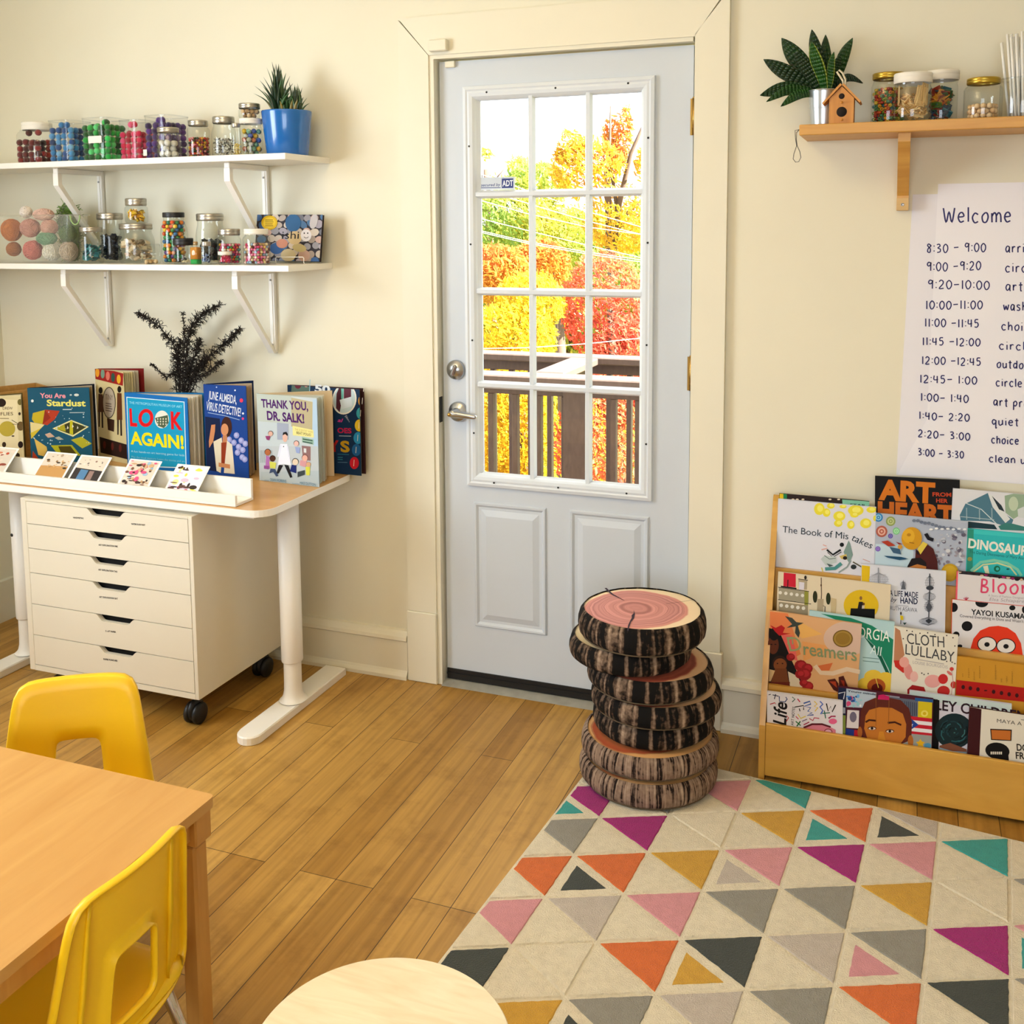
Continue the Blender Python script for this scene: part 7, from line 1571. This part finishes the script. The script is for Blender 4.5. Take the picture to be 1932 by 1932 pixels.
def d_dream(A):
    cC(A); A.poly([(150, 95), (1470, 280), (1440, 1260), (120, 1120)], '#d0a070')
    A.poly([(170, 100), (420, 130), (600, 700), (420, 800), (330, 420), (165, 420)], '#d87a48'); A.poly([(330, 420), (480, 440), (560, 800), (430, 740)], '#d8605a'); A.poly([(560, 230), (900, 420), (620, 480), (560, 430)], '#dca85c'); A.poly([(620, 520), (1100, 600), (640, 800)], '#d8985a'); A.ell((1260, 480), 340, 240, '#c9ab98', 30); A.poly([(800, 870), (1050, 820), (1000, 930), (830, 930)], '#c8683a'); A.line([(800, 860), (880, 960), (1050, 970), (1250, 910), (1430, 950)], 60, '#d8c0a4')
    A.poly([(150, 330), (300, 380), (380, 560), (480, 800), (620, 1100), (400, 1170), (150, 1120)], '#140e0c'); A.ell((215, 570), 78, 130, '#5a2c1a', 18); A.ell((225, 420), 70, 90, '#140e0c', 14); A.ell((308, 830), 105, 112, '#2a1810', 18); A.ell((312, 850), 92, 92, '#7a4422', 18); A.poly([(240, 900), (400, 900), (440, 1130), (180, 1110)], '#6a3a1c'); A.poly([(160, 910), (240, 930), (180, 1080), (155, 1080)], '#c8a878'); A.poly([(420, 940), (560, 1010), (620, 1160), (450, 1150)], '#c9bda8'); A.poly([(165, 1090), (450, 1090), (440, 1160), (170, 1130)], '#5a1f12')
    for dx in (190, 245): A.ell((dx, 562), 16, 8, '#1a0e0a', 8)
    for dx in (275, 345): A.ell((dx, 830), 12, 9, '#1a0e0a', 8)
    A.poly([(170, 290), (250, 330), (330, 290), (380, 330), (350, 400), (460, 410), (300, 440), (240, 380)], '#b01c20')
    for x, y, r in ((460, 740, 60), (600, 860, 90), (690, 900, 80), (650, 980, 100), (590, 980, 70), (700, 1150, 80), (640, 1100, 60)): A.ell((x, y), r, r * .9, '#8a1a1c', 12); A.ell((x + 12, y - 10), r * .6, r * .5, '#a8262a', 10)
    A.poly([(380, 165), (480, 190), (540, 250), (640, 260), (560, 300), (590, 400), (570, 470), (520, 400), (530, 310), (400, 330), (480, 280)], '#3c403a')
    A.ell((1190, 480), 140, 122, '#6a4e1c', 28); A.ell((1190, 480), 126, 108, '#9a7a34', 26); A.ell((1190, 480), 100, 84, '#8a6a28', 24)
    A.text('D', (430, 660), (620, 650), 200, '#8f9a6c', bold=.0, shear=-.1); A.text('reamers', (635, 705), (1385, 795), 120, '#7c8a64', bold=.01, shear=-.05); A.line([(420, 560), (430, 490), (480, 480), (490, 560)], 18, '#8f9a6c')
    A.poly([(970, 1060), (1080, 1040), (1130, 1110), (1120, 1230), (1060, 1200)], '#4a1a12'); A.poly([(1130, 1020), (1200, 1000), (1260, 1150), (1240, 1240), (1140, 1150)], '#4a1a12'); A.poly([(1000, 1080), (1090, 1080), (1110, 1170)], '#a83a1c'); A.poly([(1160, 1060), (1210, 1070), (1220, 1190)], '#8a2c18')
shelf_book('peach picture book with flowing green lettering and a gold seal, third tier', (1453, 1152), (1626, 1178), RCt[0], RCt[1], .225, '#d0a070', d_dream)
def d_geo(A):
    cC(A); A.poly([(700, 90), (1910, 270), (1890, 1300), (1400, 1300)], '#a9c8cc'); A.poly([(880, 130), (1300, 190), (1600, 300), (1905, 500), (1890, 1060), (1830, 900), (1700, 650), (1500, 450), (1100, 220)], '#1b7a5c'); A.poly([(1480, 440), (1700, 650), (1860, 1000), (1840, 1060), (1700, 760)], '#0f5540')
    A.text('ORGIA', (1395, 460), (1845, 530), 150, '#dfe6e0', bold=.0); A.text('AII', (1570, 690), (1720, 725), 125, '#cfe0e0', bold=.0); A.rows((1470, 745), (1720, 770), 2, 48, 9, '#5a7a78', .1)
    for a in range(5): A.ell((1670 + 150 * cos(.6 + a * 1.25), 1120 + 110 * sin(.6 + a * 1.25)), 130, 100, '#dcb83c', 14)
    A.ell((1660, 1150), 130, 110, '#a8501c', 18); A.ell((1670, 1180), 80, 70, '#5a140e', 14); A.line([(1690, 1170), (1650, 1030)], 10, '#e0c84a')
shelf_book('pale turquoise book with a green sash and yellow flower, half hidden beside the peach book', (1528, 1152), (1688, 1174), RC2[0], RC2[1], .245, '#a9c8cc', d_geo)
def d_cloth(A):
    cD(A); A.poly([(110, 245), (810, 345), (780, 1100), (90, 1000)], '#d9d3c4'); A.poly([(110, 255), (165, 290), (215, 560), (130, 660), (95, 640)], '#b07a58'); A.poly([(95, 620), (200, 620), (260, 720), (200, 760), (110, 690)], '#b82a22'); A.ell((255, 740), 48, 95, '#d08a84', 16, -.2); A.ell((320, 800), 45, 60, '#dcaca4', 14); A.ell((210, 640), 55, 60, '#d89a90', 12)
    A.text('CLOTH', (240, 435), (655, 478), 118, '#3c3c40', shear=-.05); A.text('LULLABY', (218, 550), (760, 640), 112, '#3c3c40', shear=-.05); A.rows((335, 605), (650, 660), 1, 0, 12, '#b0aca8', 0); A.text('LOUISE BOURGEOIS', (305, 655), (690, 712), 34, '#a8a4a4')
    A.ell((525, 850), 90, 72, '#d89c98', 18); A.ell((640, 825), 54, 56, '#bc2a28', 16); A.ell((735, 715), 24, 22, '#c03a34', 10); A.ell((755, 890), 34, 40, '#b8382c', 12); A.ell((645, 960), 70, 60, '#b82a26', 16); A.poly([(245, 940), (300, 890), (430, 915), (460, 1000), (245, 990)], '#9a1a1c'); A.line([(735, 735), (750, 850), (730, 1000)], 6, '#b88a84'); A.ell((710, 760), 36, 16, '#c86a64', 10, .7)
    for x, y in ((240, 290), (300, 300), (385, 320), (470, 315), (550, 335), (680, 345), (750, 370), (200, 380), (770, 460), (405, 760), (430, 775), (475, 765), (680, 630), (740, 640), (770, 655)): A.ell((x, y), 8, 8, '#3a3434', 6)
shelf_book('off-white book with hand-drawn capitals and red berries, centre of the third tier', (1688, 1182), (1808, 1199), RCt[0], RCt[1] - .01, .225, '#d9d3c4', d_cloth)
def d_gold(A):
    cD(A); A.poly([(785, 835), (1600, 930), (1600, 1085), (780, 1000)], '#a81a14'); r = random.Random(4)
    for i, x in enumerate((862, 942, 1025, 1110, 1198, 1285, 1370, 1455)): A.ell((x, 915 + (x - 862) * .155), 20, 24 if i != 3 else 8, '#3a1010', 10)
    for x, y0_, y1_, c in ((860, 765, 815, 'by'), (925, 705, 830, ''), (985, 745, 850, ''), (1045, 680, 830, ''), (1220, 670, 850, ''), (1285, 820, 865, ''), (1345, 795, 875, ''), (1405, 740, 880, '')): 
        for k in range(int((y1_ - y0_) / 14)): A.line([(x - 9, y0_ + k * 14 + 4), (x + r.uniform(2, 9), y0_ + k * 14 + 7)], 5, '#8a6420')
shelf_book('mustard book with a red band of dark marks, right of the third tier', (1806, 1238), (1990, 1262), RCt[0], RCt[1] - .02, .215, '#c08a2a', d_gold)
RD = (-.2290, .20); RD2 = (-.2190, .22); RD3 = (-.2085, .22)
def d_life(A):
    cC(A); r = random.Random(6); ink = '#1a1618'
    A.text('Life', (392, 1706), (408, 1385), 175, ink, bold=.02, shear=.15); A.text('ART NOTES', (498, 1702), (520, 1440), 34, ink, bold=.01)
    for pts, c, w in (([(205, 1270), (290, 1290)], '#2a2a40', 12), ([(250, 1260), (230, 1330)], '#2a2a40', 12), ([(300, 1290), (300, 1360), (380, 1370), (410, 1330), (390, 1300)], '#3a4a7a', 14), ([(480, 1300), (520, 1330), (480, 1370)], '#2a5a4a', 12), ([(555, 1325), (590, 1370)], '#c02a4a', 16), ([(640, 1390), (730, 1360), (740, 1400), (650, 1430), (740, 1450), (700, 1500), (760, 1520), (690, 1560), (780, 1550)], '#3a5aa0', 18), ([(790, 1360), (830, 1400), (790, 1430), (840, 1450), (800, 1500)], '#d8b83a', 14), ([(870, 1360), (910, 1400), (870, 1440), (910, 1490), (880, 1540)], '#4a6ac0', 18), ([(960, 1390), (985, 1500), (1020, 1430), (1040, 1510), (1090, 1410)], ink, 16), ([(930, 1490), (950, 1600)], '#2a6a5a', 14), ([(900, 1530), (1010, 1520)], '#2a6a5a', 14), ([(520, 1440), (640, 1420), (640, 1480)], ink, 14), ([(580, 1460), (590, 1500)], ink, 12), ([(560, 1540), (600, 1600), (670, 1570)], '#d8c040', 14), ([(530, 1570), (570, 1610)], '#c02a4a', 12), ([(530, 1640), (600, 1700)], '#2a6a3a', 16), ([(595, 1640), (545, 1710)], '#2a6a3a', 16), ([(620, 1640), (690, 1610)], '#6a5a7a', 12), ([(640, 1690), (720, 1650)], '#a02a4a', 14), ([(720, 1600), (770, 1630), (790, 1590), (860, 1600)], '#b02a4a', 12), ([(990, 1600), (1030, 1570), (1090, 1570)], '#a03a5a', 20), ([(170, 1400), (240, 1380), (250, 1400)], '#b02a34', 12), ([(400, 1560), (430, 1590), (400, 1640)], '#b02a34', 12), ([(150, 1270), (180, 1260)], ink, 10)): A.line(pts, w, c)
    A.poly([(620, 1740), (700, 1690), (820, 1670), (960, 1690), (1090, 1760), (1090, 1860), (600, 1860)], '#c8788c'); A.line([(640, 1730), (760, 1680), (900, 1680), (1020, 1720)], 26, '#5a1a24'); A.ell((985, 1790), 60, 50, '#7a2a3a', 16); A.ell((985, 1790), 48, 38, '#d0a0b0', 14); A.ell((1050, 1640), 60, 40, '#d8608a', 10)
shelf_book('white book covered in coloured squiggles and letters, bottom left of the front tier', (1448, 1305), (1590, 1323), RD[0], RD[1], .17, '#d8d4da', d_life, tilt=.02)
def d_face(A):
    cC(A); r = random.Random(9)
    A.poly([(1110, 1160), (1240, 1180), (1230, 1830), (1090, 1810)], '#1c2440'); A.poly([(1110, 1540), (1230, 1560), (1225, 1840), (1085, 1810)], '#8a9a44'); A.ell((1130, 1700), 60, 80, '#24407a', 12); A.line([(1130, 1250), (1220, 1230), (1200, 1330)], 14, '#c8ccd8'); A.poly([(1150, 1440), (1225, 1450), (1225, 1530), (1150, 1530)], '#a8acb8')
    A.poly([(1240, 1180), (1660, 1240), (1660, 1460), (1235, 1440)], '#a9b8c8')
    for _ in range(16): A.ell((r.uniform(1260, 1460), r.uniform(1280, 1440)), r.uniform(12, 40), r.uniform(10, 36), r.choice(['#3a7ac8', '#6aa8d8', '#c84a7a', '#d8dce0', '#2a4a8a', '#8ac0c8']), 9)
    A.text('Young minds', (1255, 1225), (1650, 1275), 26, '#1c2434', bold=.02)
    A.poly([(1255, 1480), (1420, 1490), (1410, 1740), (1240, 1730)], '#d0c9cc'); A.ell((1335, 1580), 50, 75, '#6a6478', 12); A.poly([(1235, 1740), (1350, 1760), (1345, 1850), (1230, 1840)], '#20357e'); A.poly([(1350, 1760), (1450, 1770), (1440, 1870), (1345, 1850)], '#b01f28')
    cD(A); A.poly([(0, 1000), (160, 1020), (160, 1090), (0, 1060)], '#8a8a9a'); A.poly([(40, 1020), (370, 1060), (370, 1260), (160, 1180)], '#5a6070'); 
    for i in range(8): A.line([(190 + i * 22, 1065 + i * 3), (192 + i * 22, 1230)], 6, '#2a3040')
    A.poly([(365, 1060), (520, 1080), (515, 1260), (360, 1250)], '#c8b41e'); A.ell((435, 1205), 40, 36, '#dccc5a', 14); A.ell((435, 1205), 20, 18, '#c8a81e', 10); A.poly([(330, 1030), (530, 1050), (530, 1085), (330, 1065)], '#24508a')
    for i in range(5):
        y = 1232 + i * 41; A.poly([(255, y), (518, y + 28), (516, y + 69), (253, y + 41)], '#b81f2e' if i % 2 == 0 else '#dcd8dc')
    A.poly([(255, 1235), (370, 1330), (250, 1405)], '#22408f'); A.poly([(290 + (22 if i % 2 == 0 else 9) * cos(-pi / 2 + pi * i / 5), 1330 + (24 if i % 2 == 0 else 10) * sin(-pi / 2 + pi * i / 5)) for i in range(10)], '#e4e4e8')
    A.poly([(200, 1420), (515, 1450), (510, 1600), (190, 1580)], '#8f9490'); A.poly([(390 + (52 if i % 2 == 0 else 28) * cos(-pi / 2 + pi * i / 5), 1535 + (50 if i % 2 == 0 else 27) * sin(-pi / 2 + pi * i / 5)) for i in range(10)], '#d8a81e'); A.ell((470, 1560), 40, 30, '#4a8ab0', 12)
    cC(A); A.poly([(1430, 1720), (1440, 1500), (1500, 1370), (1640, 1310), (1800, 1300), (2000, 1340), (2120, 1460), (2160, 1650), (2150, 1900), (1900, 2000), (1500, 1920)], '#5a261c'); A.poly([(1490, 1740), (1510, 1560), (1560, 1480), (1700, 1440), (1880, 1450), (2030, 1530), (2080, 1680), (2070, 1860), (1960, 2000), (1560, 1960)], '#b8702a'); A.ell((1430, 1790), 34, 80, '#a05c2a', 12); A.ell((2140, 1920), 40, 90, '#a86428', 12)
    A.line([(1510, 1650), (1560, 1620), (1660, 1630)], 26, '#3a1a10'); A.line([(1820, 1660), (1920, 1650), (2010, 1690)], 26, '#3a1a10')
    for ex, ey in ((1600, 1735), (1850, 1775)): A.ell((ex, ey), 62, 26, '#4a2414', 14); A.ell((ex, ey + 4), 50, 18, '#d8c8b8', 12); A.ell((ex, ey + 2), 20, 18, '#1a0e0a', 10)
    A.line([(1655, 1250), (1655, 1700)], 6, '#8a5424'); A.line([(1840, 1270), (1830, 1680)], 6, '#8a5424'); A.poly([(1690, 1270), (1760, 1260), (1840, 1290), (1840, 1340), (1680, 1330)], '#b81f5a'); A.poly([(1700, 1780), (1760, 1780), (1790, 1900), (1680, 1900)], '#c8842a')
shelf_book('collage book with a large boy\'s face and a striped star flag, front tier', (1582, 1295), (1761, 1319), RD2[0], RD2[1], .235, '#4a1a2a', d_face, th=.0075, tilt=.04)
def d_hair(A):
    cD(A); A.poly([(270, 955), (1400, 1110), (1390, 1200), (280, 1040)], '#b9c8c8'); A.text('BAILEY CHILDREN', (340, 1130), (1560, 1300), 112, '#2a1620', bold=.02); A.poly([(510, 1040), (600, 1060), (590, 1650), (500, 1640)], '#14100f')
    A.ell((760, 1400), 210, 195, '#16282c', 26); r = random.Random(12)
    for _ in range(26): a = r.uniform(0, 6.3); q = r.uniform(20, 170); A.line([(760 + q * cos(a), 1400 + q * sin(a)), (760 + q * cos(a + .4), 1400 + q * sin(a + .4) * .95), (760 + q * .9 * cos(a + .8), 1400 + q * .9 * sin(a + .8))], 12, r.choice(['#2a5a60', '#0e1a1e', '#3a6a6c', '#0a1214', '#1c3a40']))
    A.poly([(600, 1560), (720, 1530), (900, 1600), (905, 1680), (590, 1660)], '#7a4a36'); A.line([(600, 1590), (740, 1630), (900, 1640)], 20, '#8fa4b4')
shelf_book('pale book showing the back of a dark curly head, behind the collage face book', (1717, 1303), (1909, 1329), RD3[0], RD3[1], .225, '#c6c4d0', d_hair, th=.008, tilt=.06)
def d_maya(A):
    cD(A); A.poly([(925, 1130), (1065, 1160), (1040, 1700), (905, 1680)], '#3a1418'); A.text('MAYA A', (1235, 1305), (1510, 1340), 40, '#4a4640'); A.rows((1500, 1275), (1700, 1300), 1, 0, 7, '#6a6660', 0)
    A.poly([(1160, 1375), (1400, 1385), (1395, 1510), (1170, 1500)], '#241a14'); A.poly([(1172, 1388), (1388, 1398), (1384, 1500), (1180, 1490)], '#b8682a')
    A.ell((1240, 1620), 135, 92, '#14100f', 22, .15); A.poly([(1250, 1660), (1360, 1640), (1370, 1760), (1240, 1760)], '#14100f')
    for i in range(6): A.poly([(1165 + i * 22, 1628), (1180 + i * 22, 1628), (1180 + i * 22, 1658), (1165 + i * 22, 1658)], '#dcd4c4')
    A.text('DOESN\'T', (1455, 1615), (1800, 1640), 78, '#241e1c', bold=.02); A.text('FRIGHTEN', (1445, 1705), (1860, 1735), 75, '#241e1c', bold=.02)
shelf_book('cream book with dark red spine, orange block and black shape, front tier right', (1830, 1334), (2030, 1364), RD2[0] - .0, RD2[1] - .02, .20, '#d6d0c2', d_maya, th=.0075, tilt=.04, spine='#3a1418')

# pebble book on the lower wall shelf, held by a small wire stand
def d_ishi(A):
    A.crop(290, 380, 5.52); full(A, '#2f2a30'); r = random.Random(3)
    P = ['#8a8890', '#a89c94', '#c0b4a8', '#4a6a90', '#b89a90', '#9a94a0', '#6a6a74', '#c8bcb0', '#7a8094', '#b0a498', '#3a5a8a', '#94867c']
    for j in range(7):
        for i in range(9): A.ell((1095 + i * 84 + (j % 2) * 40 + r.uniform(-12, 12), 165 + j * 76 + r.uniform(-10, 10)), r.uniform(36, 50), r.uniform(30, 44), r.choice(P), 14, r.uniform(-.8, .8))
    A.ell((1455, 225), 82, 92, '#2f5a86', 18); A.ell((1670, 210), 40, 78, '#b4b0b4', 16, .25); A.ell((1280, 490), 70, 60, '#2f5488', 16); A.ell((1405, 560), 78, 66, '#b8aa88', 18); A.ell((1570, 565), 62, 60, '#a88a7c', 16); A.ell((1340, 440), 60, 48, '#b8806a', 16); A.ell((1520, 485), 74, 42, '#b0a070', 16, .2); A.ell((1470, 380), 75, 70, '#c0aa80', 18)
    A.ell((1208, 222), 84, 76, '#c8a41a', 26); A.ell((1208, 222), 64, 56, '#d4b42a', 22); A.rows((1165, 195), (1252, 195), 4, 20, 7, '#6a5410', .1)
    A.ell((1590, 355), 56, 64, '#d0ccd0', 20); A.ell((1572, 332), 7, 9, '#2a2a30', 8); A.ell((1608, 332), 7, 9, '#2a2a30', 8); A.line([(1568, 370), (1585, 382), (1605, 380), (1616, 368)], 6, '#2a2a30')
    A.text('ishi', (1340, 390), (1515, 390), 78, '#1c1a20', bold=.0)
ib = at((486, 494), 'y', -.07); it = at((609, 405), 'y', -.055)
shelf_book('pebble covered book with a round yellow seal, right end of the lower wall shelf', (486, 405), (609, 405), -.065, 1.50, .156, '#2f2a30', d_ishi, th=.010, tilt=.16)
ws = MB(); w0, w1 = at((521, 498), 'y', -.13), at((574, 498), 'y', -.13)
zb_ = LZ + .0012; zw = zb_ + .022
ws.tube([(w0.x, -.055, zb_), (w0.x, -.128, zb_), (w0.x, -.132, zb_ + .003), (w0.x, -.132, zw - .003), (w0.x + .004, -.132, zw), (w1.x - .004, -.132, zw), (w1.x, -.132, zw - .003), (w1.x, -.132, zb_ + .003), (w1.x, -.128, zb_), (w1.x, -.055, zb_)], .0012, 8)
single('wire_stand', ws, m_whitep, 'small white wire stand at the foot of the pebble book', 'stand')
